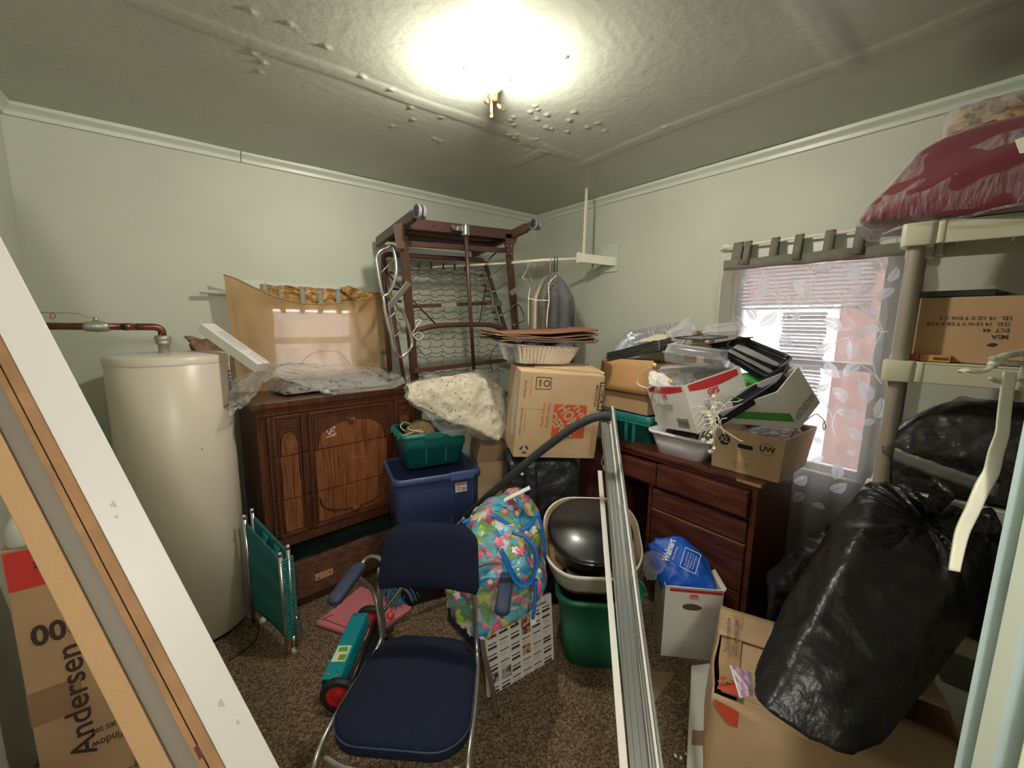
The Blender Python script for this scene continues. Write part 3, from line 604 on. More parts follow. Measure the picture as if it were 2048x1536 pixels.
mb = blob([DM @ V(p) for p in ((.18, .12, 1.185), (.80, .10, 1.185), (.82, .36, 1.185), (.15, .36, 1.185), (.24, .18, 1.24), (.76, .16, 1.235), (.76, .34, 1.255), (.24, .34, 1.26))], .012, 6, amp=.012, fs=12)
t.part('folded_cloth', mb, mat('grey_print_cloth', (.3, .28, .26), .8, kind='speck', ps=40, stops=[(.25, (.06, .05, .05)), (.4, (.26, .24, .22)), (.6, (.34, .31, .30)), (.8, (.20, .19, .19))]))
mb = MB(); mb.M = DM @ Matrix.Translation((.385, .055, 1.194)); mb.lathe([(0, .012), (.010, .010), (.017, .002), (.018, -.004), (.014, -.013), (0, -.016)], 16); one('knob', 'small pale round knob on the front edge of the carved dresser top', 'knob', mb, mat('pale_knob', (.62, .60, .55), .3), DM @ V((.385, .055, 1.178)))

# ================================================================== folded hospital bed frame leaning in the corner
t = T('folding_bed_frame', 'brown steel folding bed frame standing on end against the back wall, spring mesh showing', 'bed frame', (1.42, 2.45, 0))
def fl(p, z=0.0):   # run a post on down to the floor
    return V((p.x, p.y+.02, z))
pl_ = [PY(806, 470, 2.36), PY(832, 790, 2.64)]; pr_ = [PY(1016, 482, 2.38), PY(1033, 680, 2.56)]
for P_ in (pl_, pr_):
    d = (P_[1]-P_[0]); e = P_[0]+d*((P_[0].z-0.0)/(-d.z)); mb = MB(); mb.bar(P_[0], e, .052, .026, (0, 1, 0)); t.part('upright', mb, M_BED, bevel=.004)
L0, L1 = PY(756, 484, 2.84), PY(828, 431, 2.22); Q0, Q1 = PY(946, 507, 2.84), PY(1054, 455, 2.22)
for a, b in ((L0, L1), (Q0, Q1)):
    mb = MB(); mb.bar(a, b, .032, .058); mb.bar(b, b+(b-a).normalized()*.05, .024, .046); mb.slab([a+V((0, 0, .03)), a.lerp(b, .45)+V((0, 0, .03)), a.lerp(b, .45)+V((0, 0, -.03)), a+V((0, 0, -.01))], (.018, 0, 0))
    lg = t.part('end_leg', mb, M_BED, bevel=.004)
    c = b+(b-a).normalized()*.085
    for s in (-1, 1):
        mb = MB(); mb.M = Matrix.Translation(c+V((s*.014, 0, -.004))) @ Matrix.Rotation(pi/2, 4, 'Y'); mb.lathe([(0, -.006), (.024, -.006), (.034, -.011), (.038, -.007), (.038, .007), (.034, .011), (.024, .006), (0, .006)], 24)
        w_ = t.part('caster_wheel', mb, mat('grey_rubber', (.22, .20, .21), .5, bump=.1), parent=lg)
        mb = MB(); mb.M = Matrix.Translation(c+V((s*.0145, 0, -.004))) @ Matrix.Rotation(pi/2, 4, 'Y'); mb.lathe([(0, -.0125), (.025, -.0115), (.027, -.008)], 20) if s < 0 else mb.lathe([(.027, .008), (.025, .0115), (0, .0125)], 20)
        t.part('wheel_hub', mb, mat('dark_navy_plastic', (.03, .04, .065), .4), parent=lg)
    mb = MB(); mb.tube([b, c], .009, 8); mb.tube([c+V((0, -.03, -.03)), c+V((.01, -.035, -.042))], .007, 8, flat=.5); t.part('caster_stem', mb, M_BLACK, parent=lg)
lx = L0.lerp(L1, .75); qx = Q0.lerp(Q1, .75)
mb = MB(); mb.bar(lx, qx, .030, .062); t.part('front_rail', mb, M_BED, bevel=.004)
mb = MB(); mb.slab([L0+V((0, 0, .01)), lx+V((0, .02, .0)), qx+V((0, .02, .0)), Q0+V((0, 0, .01))], (0, 0, .012))
for i in range(1, 4): f = i/4; mb.bar(L0.lerp(lx, f)+V((0, 0, -.004)), Q0.lerp(qx, f)+V((0, 0, -.004)), .012, .012)
t.part('end_panel', mb, mat('brown_enamel_dull', (.11, .060, .050), .5), bevel=.002)
for x, y in ((867, 452), (957, 464)):
    mb = MB(); c = PY(x, y, lx.y-.016); mb.tube([c, c+V((0, -.002, 0))], .005, 8); t.part('rail_hole', mb, M_DARK)
mb = MB(); mb.bar(PY(812, 487, 2.40), PY(1008, 501, 2.42), .03, .032); t.part('cross_bar', mb, M_BED, bevel=.003)
for P_, s in ((PY(803, 465, 2.34), -1), (PY(1022, 482, 2.36), 1)):      # corner gusset plates
    mb = MB(); mb.slab([P_+V((-.05, 0, .04)), P_+V((.06 if s > 0 else .03, 0, .06)), P_+V((.05 if s > 0 else .02, 0, .0)), P_+V((.025, 0, -.03)), P_+V((.02, 0, -.09)), P_+V((-.03, 0, -.09))], (0, .006, 0)); t.part('gusset_plate', mb, M_BED, bevel=.002)
mb = MB()
for x, y in ((1012, 492), (1022, 492), (1012, 508), (1022, 508)): c = PY(x, y, 2.355); mb.tube([c, c+V((0, -.006, 0))], .006, 6)
t.part('bolts', mb, M_STEEL)
a, b = PY(931, 458, 2.30), PY(948, 745, 2.56); e = a+(b-a)*1.25
mb = MB(); mb.tube([a, e], .0135, 12); t.part('centre_pole', mb, M_BED)
mb = MB(); mb.tube([a+V((0, 0, .025)), a+V((0, 0, -.04))], .026, 16); mb.tube([PY(905, 455, 2.31), PY(918, 452, 2.30)], .012, 8, rr=[.018, .010]); mb.box(a+V((-.06, -.004, -.015)), a+V((-.02, .02, .015))); t.part('steel_clamp', mb, M_STEEL, bevel=.002)
# sprung mattress frame
YM = 2.66
def q(x, y, yy=YM): return PY(x, y, yy)
tr = [q(780, 742), q(772, 640), q(767, 525), q(770, 512), q(782, 509), q(860, 514), q(955, 520), q(966, 524), q(973, 535), q(990, 590), q(1005, 640), q(1014, 668)]
mb = MB(); mb.tube([tr[0]]+smooth(tr[1:], 5), .0165, 10); t.part('head_frame_tube', mb, M_BED)
mb = MB(); mb.tube([q(815, 800, 2.60), q(798, 700, 2.60), q(783, 610, 2.60), q(768, 520, 2.62)], .020, 10, flat=.6); t.part('side_rail', mb, M_BED)
mb = MB(); mb.tube(smooth([q(824, 666, 2.52), q(850, 656, 2.52), q(880, 651, 2.52), q(940, 649, 2.52), q(985, 651, 2.52), q(1010, 662, 2.52), q(1030, 668, 2.52)], 5), .017, 10); t.part('bow_tube', mb, M_BED)
mb = MB(); mb.bar(q(815, 613, 2.64), q(990, 606, 2.64), .015, .026); t.part('mid_bar', mb, M_BED, bevel=.002)
mb = MB(); mb.bar(q(883, 611, 2.625), q(913, 609, 2.625), .008, .028); t.part('steel_sleeve', mb, M_ALU, bevel=.002)
mb = MB(); mb.bar(q(828, 742, 2.56), q(1012, 720, 2.56), .02, .030); t.part('lower_bar', mb, M_BED, bevel=.003)
for a, b in (((776, 548), (874, 651)), ((972, 570), (959, 645))):
    mb = MB(); mb.tube([q(*a, 2.64), q(*b, 2.55)], .006, 8); t.part('diagonal_stay', mb, M_BED)
mb = MB(); mb.box(q(983, 612, 2.62)+V((0, -.02, 0)), q(1001, 600, 2.62)+V((0, 0, 0))); mb.tube([q(985, 600, 2.58), q(998, 598, 2.58), q(1004, 608, 2.58)], .007, 8); t.part('hinge_bracket', mb, M_ALU, bevel=.002)
# spring wires (a woven field of thin wire)
mb = MB(); rows_ = [(533, 541), (545, 550), (552, 560), (563, 572), (577, 583), (590, 594), (600, 603), (622, 627), (636, 638), (668, 662), (680, 674), (695, 690), (708, 702), (715, 712), (748, 735), (757, 742)]
for (ya, yb2) in rows_:
    xa, xb = (797, 974+(ya-533)*.17) if ya < 640 else (826, 1008); yy = 2.68 if ya < 640 else 2.60; pts = []
    for i in range(33): f = i/32; pts.append(q(xa+(xb-xa)*f, ya+(yb2-ya)*f+1.6*(1 if (i % 4) < 2 else -1)+1.5*sin(i*.7+ya), yy))
    mb.tube(pts, .0026, 4)
for k, x0 in enumerate((811, 834, 858, 882, 906, 930, 950, 968)):
    mb.tube([q(x0+(y-530)*.05+3*((i % 2)*2-1), y, 2.68) for i, y in enumerate(range(530, 645, 8))], .0024, 4)
    mb.tube([q(x0+20+(y-530)*.04+3*((i % 2)*2-1), y, 2.60) for i, y in enumerate(range(662, 765, 8))], .0024, 4)
for a, b in (((800, 548), (830, 560)), ((930, 545), (975, 555)), ((935, 562), (976, 550)), ((930, 560), (980, 590))): mb.tube([q(*a, 2.68), q(*b, 2.67)], .0015, 4)
t.part('spring_wires', mb, mat('wire_steel', (.13, .13, .125), .35, .3))['kind'] = 'stuff'
def coil(a, b, r=.006, n=9):
    a, b = V(a), V(b); tt = (b-a).normalized(); x = tt.orthogonal().normalized(); y = tt.cross(x); return [a+(b-a)*i/(n*6)+x*cos(i*pi/3)*r+y*sin(i*pi/3)*r for i in range(n*6+1)]
CS = [((813, 523), (814, 537)), ((838, 524), (839, 537)), ((862, 524), (863, 537)), ((886, 526), (887, 538)), ((909, 528), (910, 540)), ((930, 530), (931, 542)), ((778, 545), (786, 546)), ((786, 578), (797, 579)), ((795, 602), (803, 604)),
      ((960, 552), (966, 552)), ((964, 571), (972, 570)), ((972, 582), (978, 581)), ((972, 592), (979, 592)), ((978, 603), (984, 603)), ((984, 625), (992, 625)), ((988, 639), (996, 639))]
for a, b in CS:
    mb = MB(); mb.tube(coil(q(*a, 2.655), q(*b, 2.655), .006, 8), .0022, 4); t.part('coil_spring', mb, mat('dark_spring', (.08, .08, .08), .35, .6))
# chrome side rails
def loop(pts, yy, r=.011): return [q(x, y, yy) for x, y in pts]
sr = t.part('side_guard', (lambda m: (m.tube(smooth(loop([(772, 497), (782, 492), (788, 500), (793, 530), (792, 552), (784, 575), (772, 592), (764, 585), (756, 540), (753, 515), (760, 502), (772, 497)], 2.40), 4)[:-1], .0095, 10, closed=True), m.tube(loop([(760, 548), (788, 518)], 2.40), .004, 6), m))(MB())[-1], M_CHROME)
sr = t.part('side_guard', (lambda m: (m.tube(smooth(loop([(767, 592), (772, 630), (786, 685), (790, 702), (797, 712), (806, 712), (822, 696), (824, 680), (818, 655), (806, 625), (796, 615), (780, 590), (767, 592)], 2.36), 4)[:-1], .0095, 10, closed=True), m.tube(loop([(776, 640), (796, 618)], 2.36), .005, 6), m.tube(loop([(787, 676), (811, 654)], 2.36), .004, 6), m))(MB())[-1], M_CHROME)
mb = MB(); mb.bar(q(779, 613, 2.32), q(818, 565, 2.24), .030, .012, (0, 1, .3)); t.part('guard_arm', mb, M_ALU, bevel=.002)
mb = MB(); mb.bar(q(1021, 588, 2.36), q(1052, 563, 2.30), .034, .014, (0, 1, .3)); t.part('guard_arm', mb, M_ALU, bevel=.002)
for P_ in ([(972, 530), (985, 512), (1003, 498), (1012, 500)], [(985, 584), (1000, 576), (1014, 566)], [(1024, 613), (1034, 608), (1043, 618), (1047, 640), (1026, 650)], [(1000, 632), (1024, 616)], [(980, 555), (1008, 532)], [(994, 550), (1010, 556)]):
    mb = MB(); mb.tube(smooth([q(x, y, 2.47) for x, y in P_], 5), .006, 8); t.part('side_guard', mb, M_CHROME)
mb = MB(); mb.tube(smooth([q(1012, 700, 2.45), q(1000, 690, 2.45), q(986, 700, 2.45), q(981, 720, 2.45), q(985, 745, 2.45)], 6), .003, 6); t.part('black_cable', mb, M_BLACK)
mb = MB(); mb.tube(smooth([q(830, 642, 2.47), q(842, 640, 2.47), q(832, 655, 2.47), q(826, 668, 2.47), q(836, 680, 2.47), q(846, 672, 2.47), q(838, 664, 2.47), q(824, 672, 2.47)], 6), .003, 6); t.part('cord', mb, M_CREAM)

# ================================================================== clothes in a clear bag hanging on the rail
def rail(x): f = (x-1.56)/(1.90-1.56); return V((x, 2.66-.275*f, 1.985+.027*f))
hc = V((2.11, 2.22, 2.035)); dirr = V((.78, -.62, 0)).normalized()       # rail direction; shoulders run square to it
sh = V((.62, .78, 0)).normalized()
t = T('garment_bag', 'dark and cream clothes hanging in a clear plastic bag from the clothes rail', 'garment bag', hc+V((0, 0, -1.1)))
def gar(name, off, th, m, wd=.15, zl=1.02, sh_=sh, lab=None):
    c = hc+dirr*off; n_ = dirr; pts = []
    prof = [(0.02, -.10), (.05, -.115), (.5, -.20), (.85, -.30), (1.0, -.45), (1.05, -.75), (1.08, -zl)]
    L1_ = [c+sh_*(a*wd)+V((0, 0, z)) for a, z in prof]; L2_ = [c-sh_*(a*wd)+V((0, 0, z)) for a, z in reversed(prof)]
    N = 26; mb = MB()
    def P2(u, v):       # v down, u around the garment
        a = 2*pi*u; c = hc+dirr*off*(.25+.75*min(1, v*5)**.6); z = -.10-(zl-.10)*v; wv = wd*(min(1, (v*4.4)**.6) if v < .23 else 1+.10*v); tv = th*(min(1, (v*5)**.7) if v < .2 else 1)
        return c+sh_*cos(a)*wv+n_*(sin(a)*tv*(1+.25*sin(a*9+v*2)+.15*noise.noise(V((u*9, v*3, off*40)))))+V((0, 0, z))
    mb.loft([[P2(i/N, v) for i in range(N)] for v in [k/22 for k in range(23)]]); return mb
for nm, off, th, wd, m in (('cream_coat', -.135, .026, .155, mat('cream_cloth', (.50, .44, .33), .85, bump=.3, bs=12, bm=(8, 8, .6))), ('brown_coat', -.080, .032, .155, mat('brown_cloth', (.12, .085, .06), .85, bump=.5, bs=8, bm=(9, 9, .6))),
                       ('dark_coat', .0, .05, .16, mat('charcoal_cloth', (.022, .024, .030), .7, bump=.5, bs=8, bm=(9, 9, .6))), ('grey_coat', .085, .060, .155, mat('grey_cloth', (.075, .082, .085), .8, bump=.5, bs=8, bm=(9, 9, .6)))):
    t.part(nm, gar(nm, off, th, m, wd), m)
c = hc
def bagp(u, v):
    a = 2*pi*u; z = -.085-.80*v; k = min(1, (v*4.2)**.6) if v < .24 else 1
    return c+sh*cos(a)*.175*k*(1+.03*sin(a*7+v*4))+dirr*(sin(a)*.165*(k**.8)*(1+.04*noise.noise(V((cos(a)*3, sin(a)*3, v*6)))))+V((0, 0, z))
mb = MB(); N = 44; mb.loft([[bagp(i/N, v/30) for i in range(N)] for v in range(31)], (False, False)); t.part('clear_cover', mb, mat('clear_cover_film', (.86, .87, .86), .12, kind='film', bump=.8, bs=12, bd=.05, base=.03, edge=.5, bm=(6, 6, 1.)))
mb = MB(); pts = [PD(x, y, 2.70) for x, y in ((1110, 552), (1102, 563), (1096, 572), (1099, 590), (1096, 610), (1093, 650))]; 
hd = (hc-CAM).dot(fw)-.17
pts = [PD(x, y, hd) for x, y in ((1112, 551), (1100, 564), (1097, 575), (1098, 600), (1095, 625), (1093, 655))]; mb.tube(smooth(pts, 5), .004, 6)
mb.tube(smooth([PD(x, y, hd-.01) for x, y in ((1058, 597), (1075, 600), (1098, 601))], 4), .003, 6); mb.tube(smooth([PD(x, y, hd-.01) for x, y in ((1060, 575), (1057, 600), (1057, 650))], 4), .003, 6); t.part('white_piping', mb, M_CREAM)
for i, (o_, m_) in enumerate(((-.03, mat('pink_plastic', (.6, .32, .36), .4)), (0.0, M_BLACK), (.02, mat('dark_green_plastic', (.01, .06, .05), .4)))):
    mb = MB(); c2 = hc+dirr*o_; mb.tube(smooth([c2+sh*.015+V((0, 0, .0)), c2+sh*.008+V((0, 0, .016)), c2-sh*.012+V((0, 0, .014)), c2-sh*.014+V((0, 0, -.03)), c2+sh*.0+V((0, 0, -.085))], 5), .0035, 6); t.part('hanger_hook', mb, m_)
# bare hanger further along the rail
t = T('coat_hanger', 'bare translucent hanger on the clothes rail beside the bed frame', 'hanger', (1.65, 2.59, 1.98))
h_ = (1.64, 2.60); mb = MB(); rp = rail(1.66); e = V((1.96, 2.335, 2.022))
mb.tube(smooth([e+V((-.01, -.01, .005)), e+V((0, 0, .018)), e+V((.012, .01, .0)), e+V((.0, 0, -.05))], 5), .002, 6); mb.tube([e+V((0, 0, -.05)), e+sh*.16+dirr*.04+V((0, 0, -.13)), e-sh*.16-dirr*.04+V((0, 0, -.13))], .004, 6, closed=True); t.part('hanger_frame', mb, M_WPL)

# ================================================================== blue storage bin with the green tub on it
BM = FR((.787, 2.0, .208), -13) @ Matrix.Scale(.87, 4)
def storage_bin(t, M, wt, dt, wb, db, h, m, rim=.05, r=.05):
    mb = MB(); mb.M = M @ Matrix.Translation((wt/2, dt/2, 0)); tk = .004
    mb.loft([rr(wb, db, r, 0), rr(wb+(wt-wb)*.55, db+(dt-db)*.55, r, h*.55), rr(wb+(wt-wb)*.55+.012, db+(dt-db)*.55+.012, r, h*.56), rr(wt-.03, dt-.03, r, h-rim), rr(wt-.03-2*tk, dt-.03-2*tk, r, h-.01), rr(wb-2*tk, db-2*tk, r, .01)], (True, True), True)
    b_ = t.part('bin_body', mb, m)
    mb = MB(); mb.M = M @ Matrix.Translation((wt/2, dt/2, 0)); mb.loft([rr(wt-.032, dt-.032, r, h-rim), rr(wt-.004, dt-.004, r, h-rim+.004), rr(wt, dt, r, h-rim*.5), rr(wt-.006, dt-.006, r, h-.008), rr(wt-.016, dt-.016, r, h), rr(wt-.038, dt-.038, r, h-.002), rr(wt-.040, dt-.040, r, h-rim)], (False, False), True); t.part('rim', mb, m)
    return b_
mb = MB(); mb.M = FR((.80, 2.0, 0), -13) @ Matrix.Translation((.24, .20, 0)); mb.loft([rr(.42, .33, .03, 0), rr(.46, .37, .03, .18), rr(.48, .39, .03, .185), rr(.48, .39, .03, .207)]); one('storage_bin', 'dark low lidded bin on the floor under the large blue bin', 'storage bin', mb, mat('dark_violet_plastic', (.03, .028, .05), .5), (1.03, 2.15, 0))
t = T('storage_bin', 'large blue plastic storage bin standing beside the dresser', 'storage bin', BM @ V((.28, .24, 0)))
storage_bin(t, BM, .575, .47, .46, .36, .635, M_BLUEP)
for xa, xb in ((.20, .38), ):
    mb = MB(); mb.M = BM; mb.box((.355, -.006, .585), (.515, .02, .640)); t.part('latch_pad', mb, mat('blue_plastic_light', (.075, .10, .27), .4), bevel=.006)
mb = MB(); mb.M = BM
for xa, xb in ((.10, .115), (.36, .375), (.50, .515)): mb.hexa([(xa, .040, .05), (xb, .040, .05), (xb, .06, .05), (xa, .06, .05), (xa, .008, .57), (xb, .008, .57), (xb, .03, .57), (xa, .03, .57)])
t.part('ribs', mb, M_BLUEP, bevel=.004)
mb = MB(); mb.M = BM; ly = .010; lab = [(.39, ly+.0, .50), (.468, ly+.0, .50), (.466, ly-.006, .565), (.388, ly-.006, .565)]; mb.add(lab, [(0, 1, 2, 3)])
mb.m = 1; mb.add([(.394, ly-.0065, .550), (.462, ly-.0065, .550), (.461, ly-.0075, .561), (.393, ly-.0075, .561)], [(0, 1, 2, 3)])
mb.m = 2
for i in range(7): mb.add([(.434+i*.0042, ly-.003, .508), (.4362+i*.0042, ly-.003, .508), (.4362+i*.0042, ly-.005, .533), (.434+i*.0042, ly-.005, .533)], [(0, 1, 2, 3)])
for i in range(4): mb.add([(.397, ly-.0015-.0015*i, .510+i*.009), (.425, ly-.0015-.0015*i, .510+i*.009), (.425, ly-.0020-.0015*i, .513+i*.009), (.397, ly-.0020-.0015*i, .513+i*.009)], [(0, 1, 2, 3)])
t.part('price_label', mb, [M_WHITE, M_RED, M_INK])
GM = BM @ FR((.085, .14, .637), 3)
t = T('storage_bin', 'smaller green plastic bin stacked on the blue bin, basket inside', 'storage bin', GM @ V((.22, .14, 0)))
storage_bin(t, GM, .455, .36, .37, .28, .235, M_TEAL, .035, .04)
mb = MB(); mb.M = GM
for xa in (.155, .29): mb.hexa([(xa, .03, .02), (xa+.012, .03, .02), (xa+.012, .05, .02), (xa, .05, .02), (xa, .004, .205), (xa+.012, .004, .205), (xa+.012, .02, .205), (xa, .02, .205)])
mb.box((.15, -.005, .195), (.305, .012, .236))
t.part('ribs', mb, M_TEAL, bevel=.004)
for y in (.08, .17, .26): mb = MB(); mb.M = GM; mb.box((-.012, y, .195), (.004, y+.03, .232)); t.part('rim_tooth', mb, M_TEAL, bevel=.003)
t = T('woven_basket', 'round coiled straw basket tied with cord, in the green bin', 'basket', GM @ V((.15, .13, .10)))
bk = GM @ FR((.155, .125, .19), 0, 48, -12)
M_STRAW = mat('coiled_straw', (.58, .40, .20), .7, var=.2, vs=50); mb = MB(); mb.M = bk
for i in range(9):
    r_ = .095-.0012*i*i*.55; mb.tube([(r_*cos(a*pi/16), r_*sin(a*pi/16), .035-i*.0125) for a in range(32)], .0068, 6, closed=True)
t.part('coils', mb, M_STRAW)
mb = MB(); mb.M = bk; mb.tube([(.097*cos(a*pi/16), .097*sin(a*pi/16), .044) for a in range(32)], .0072, 6, closed=True); t.part('rim', mb, mat('brown_straw', (.12, .06, .04), .7))
mb = MB(); mb.tube(smooth([GM @ V(p) for p in ((.04, .09, .245), (.02, .12, .27), (.05, .15, .29), (.09, .12, .275), (.06, .09, .26), (.10, .05, .25), (.14, .03, .24), (.13, .08, .245), (.03, .02, .24), (.01, .05, .235))], 7), .0028, 6); t.part('cord', mb, mat('cream_cord', (.66, .56, .42), .7))
mb = blob([GM @ V(p) for p in ((.03, .16, .12), (.16, .30, .12), (.04, .30, .12), (.03, .17, .225), (.12, .29, .235), (.04, .31, .23), (.10, .20, .215))], .01, 4, amp=.015, fs=14); one('navy_cloth', 'dark navy cloth at the back of the green bin behind the basket', 'cloth', mb, M_NAVY, GM @ V((.08, .25, .12)))
# cream fabric in a clear bag on top of the green bin
yb = 2.05
def HP(lst): return [PY(x, y, yy*.9) for x, y, yy in lst]
pts = HP([(806, 765, 2.45), (812, 800, 2.38), (860, 832, 2.28), (905, 846, 2.22), (945, 835, 2.15), (965, 870, 2.08), (1000, 885, 2.08), (1018, 855, 2.12), (1010, 780, 2.18), (985, 755, 2.25), (940, 745, 2.35), (880, 758, 2.48), (830, 765, 2.50), (850, 770, 2.62), (950, 752, 2.58), (1000, 790, 2.50), (1000, 850, 2.40), (900, 800, 2.60), (930, 765, 2.18), (880, 775, 2.28)])
mb = blob(pts, .014, 10, amp=.018, fs=8, ridge=.022)
t = T('bagged_fabric', 'cream fabric printed with small dark stars, in clear plastic, draped over the green bin', 'bag of fabric', GM @ V((.3, .1, .235)))
t.part('cream_fabric', mb, mat('cream_fabric', (.66, .60, .46), .8, bump=.9, bs=16, bd=.03, var=.08, vs=10))
st = MB(); bmf = [(v, None) for v in mb.v]; cnt = 0; rnd = random.Random(3)
cen = sum((V(p) for p in pts), V())/len(pts)
cand = [v for v in mb.v if (v-cen).dot(CAM-cen) > .02 and v.z > 1.02]
for k in range(60):
    p = V(rnd.choice(cand)); n = (p-cen).normalized(); n = (n+(CAM-cen).normalized()*.6+V((0, 0, .5))).normalized(); x = n.orthogonal().normalized(); y = n.cross(x); p = p+n*.004
    a0 = rnd.random()*3; ps = [p+(x*cos(a0+i*pi/5)+y*sin(a0+i*pi/5))*(.007 if i % 2 else .003) for i in range(10)]; st.add(ps, [tuple(range(10))])
t.part('star_print', st, mat('star_ink', (.10, .085, .075), .7))['kind'] = 'stuff'
def wrapfn(pts, k=1.045, lift=.012):
    c = sum((V(p) for p in pts), V())/len(pts); return [c+(V(p)-c)*k+V((0, 0, lift*.3)) for p in pts]
mb = blob(wrapfn(pts)+HP([(975, 742, 2.3), (1022, 870, 2.1), (880, 868, 2.19)]), .015, 4, amp=.03, fs=9, ridge=.02, seed=4)
t.part('clear_wrap', mb, mat('clear_wrap_film', (.86, .85, .80), .12, kind='film', bump=1., bs=14, bd=.10, base=.05, edge=.40, spec=1.))

# ================================================================== moving box on the black bag, foil pans and paper bags on top
HM = FR((1.317, 1.664, .885), -27.8, 2.84, 4.08); HW, HDp, HH = .459, .30, .466
def ring_text(): pass
t = T('moving_box', 'upright brown cardboard moving box with an orange logo square, foil pans on top', 'cardboard box', HM @ V((HW/2, HDp/2, 0)))
mb = MB(); mb.M = HM; mb.box((0, 0, 0), (HW, HDp, HH)); t.part('carton', mb, M_CARD2, bevel=.004)
mb = MB(); mb.M = HM; mb.slab([(HW, HDp*.1, HH), (HW, HDp, HH), (HW+.012, HDp, HH+.018), (HW+.006, HDp*.1, HH+.01)], (0, 0, .004)); mb.slab([(.1, HDp*.45, HH+.002), (HW, HDp*.3, HH+.002), (HW-.02, HDp, HH+.018), (.14, HDp, HH+.008)], (0, 0, .003)); t.part('flap', mb, M_CARD2)
X_, Z_ = HM.to_3x3() @ V((1, 0, 0)), HM.to_3x3() @ V((0, 0, 1))
def hp(x, z, y=-.0012): return HM @ V((x, y, z))
def quad(mb, f, x0, z0, x1, z1): mb.add([f(x0, z0), f(x1, z0), f(x1, z1), f(x0, z1)], [(0, 1, 2, 3)])
mb = MB(); quad(mb, hp, .195, .115, .378, .300); t.part('logo_square', mb, mat('logo_orange', (.62, .085, .035), .6))
mb = MB(); dn = -Z_; D1 = (X_*.62-Z_*.78)
for s_, (x, z), h in (('THE', (.335, .262), .030), ('HOME', (.288, .225), .060), ('DEPOT', (.235, .175), .050)): mb.text(s_, hp(x, z, -.002), D1, X_*.78+Z_*.62, h, .10 if s_ == 'THE' else .17, bold=.03)
t.part('logo_lettering', mb, M_CARD2)
mb = MB(); mb.text('More saving.', hp(.168, .235), dn, X_, .020, .14); mb.text('More doing.', hp(.140, .235), dn, X_, .020, .13); mb.text('DO IT YOURSELF', hp(.058, .385), dn, X_, .009, .09); mb.box((0, 0, 0), (0, 0, 0)); mb.text('ACTUAL SIZE DIMENSIONS', hp(.425, .11), dn, X_, .009, .17); t.part('orange_lettering', mb, mat('logo_orange', (.62, .085, .035), .6))
mb = MB(); quad(mb, hp, .434, .275, .464, .432); t.part('green_strip', mb, mat('olive_print', (.055, .07, .02), .6))
mb = MB(); mb.text('MEDIUM', hp(.449, .354, -.002), dn, X_, .020, .14, bold=.03); t.part('size_lettering', mb, M_CARD2)
mb = MB(); mb.text('MEDIANA', hp(.420, .355), dn, X_, .016, .12, bold=.01); mb.text('Eco Carton', hp(.030, .37), dn, X_, .011, .09, bold=.01); mb.text('The Future is Green', hp(.024, .20), dn, X_, .011, .15, bold=.01); mb.text('Visit us online', hp(.044, .20), dn, X_, .007, .10)
def ring(mb, f, cx, cz, r, w_, K=28, sx=1):
    for k in range(K):
        a, b = 2*pi*k/K, 2*pi*(k+1)/K; mb.add([f(cx+cos(a)*(r-w_)*sx, cz+sin(a)*(r-w_)), f(cx+cos(a)*r*sx, cz+sin(a)*r), f(cx+cos(b)*r*sx, cz+sin(b)*r), f(cx+cos(b)*(r-w_)*sx, cz+sin(b)*(r-w_))], [(0, 1, 2, 3)])
for (x0, z0, x1, z1) in ((.085, .375, .165, .379), (.085, .437, .165, .441), (.083, .377, .087, .439), (.163, .377, .167, .439)): quad(mb, hp, x0, z0, x1, z1)
ring(mb, hp, .142, .408, .018, .006); mb.text('eco', hp(.108, .408), dn, X_, .018, bold=.03)
for k in range(3):
    a = k*2*pi/3+.5; c, n_ = V((cos(a), sin(a))), V((-sin(a), cos(a)))
    mb.add([hp(.055+c.x*.022-n_.x*.012, .045+c.y*.022-n_.y*.012), hp(.055+c.x*.022+n_.x*.006, .045+c.y*.022+n_.y*.006), hp(.055+c.x*.013+n_.x*.010, .045+c.y*.013+n_.y*.010), hp(.055+c.x*.013-n_.x*.010, .045+c.y*.013-n_.y*.010)], [(0, 1, 2, 3)])
    mb.add([hp(.055+c.x*.027+n_.x*.004, .045+c.y*.027+n_.y*.004), hp(.055+c.x*.017+n_.x*.018, .045+c.y*.017+n_.y*.018), hp(.055+c.x*.009+n_.x*.004, .045+c.y*.009+n_.y*.004)], [(0, 1, 2)])
t.part('printing', mb, mat('dark_print', (.055, .045, .03), .7))
mb = MB(); mb.M = HM; mb.box((.0, -.001, .268), (HW, 0, .270)); mb.box((.1, -.001, .02), (.35, -.0003, .022)); t.part('crease', mb, mat('crease_brown', (.42, .28, .16), .7))
mb = MB(); mb.M = HM; mb.box((-.0012, .06, .1), (-.0004, .12, HH)); t.part('packing_tape', mb, M_PET)
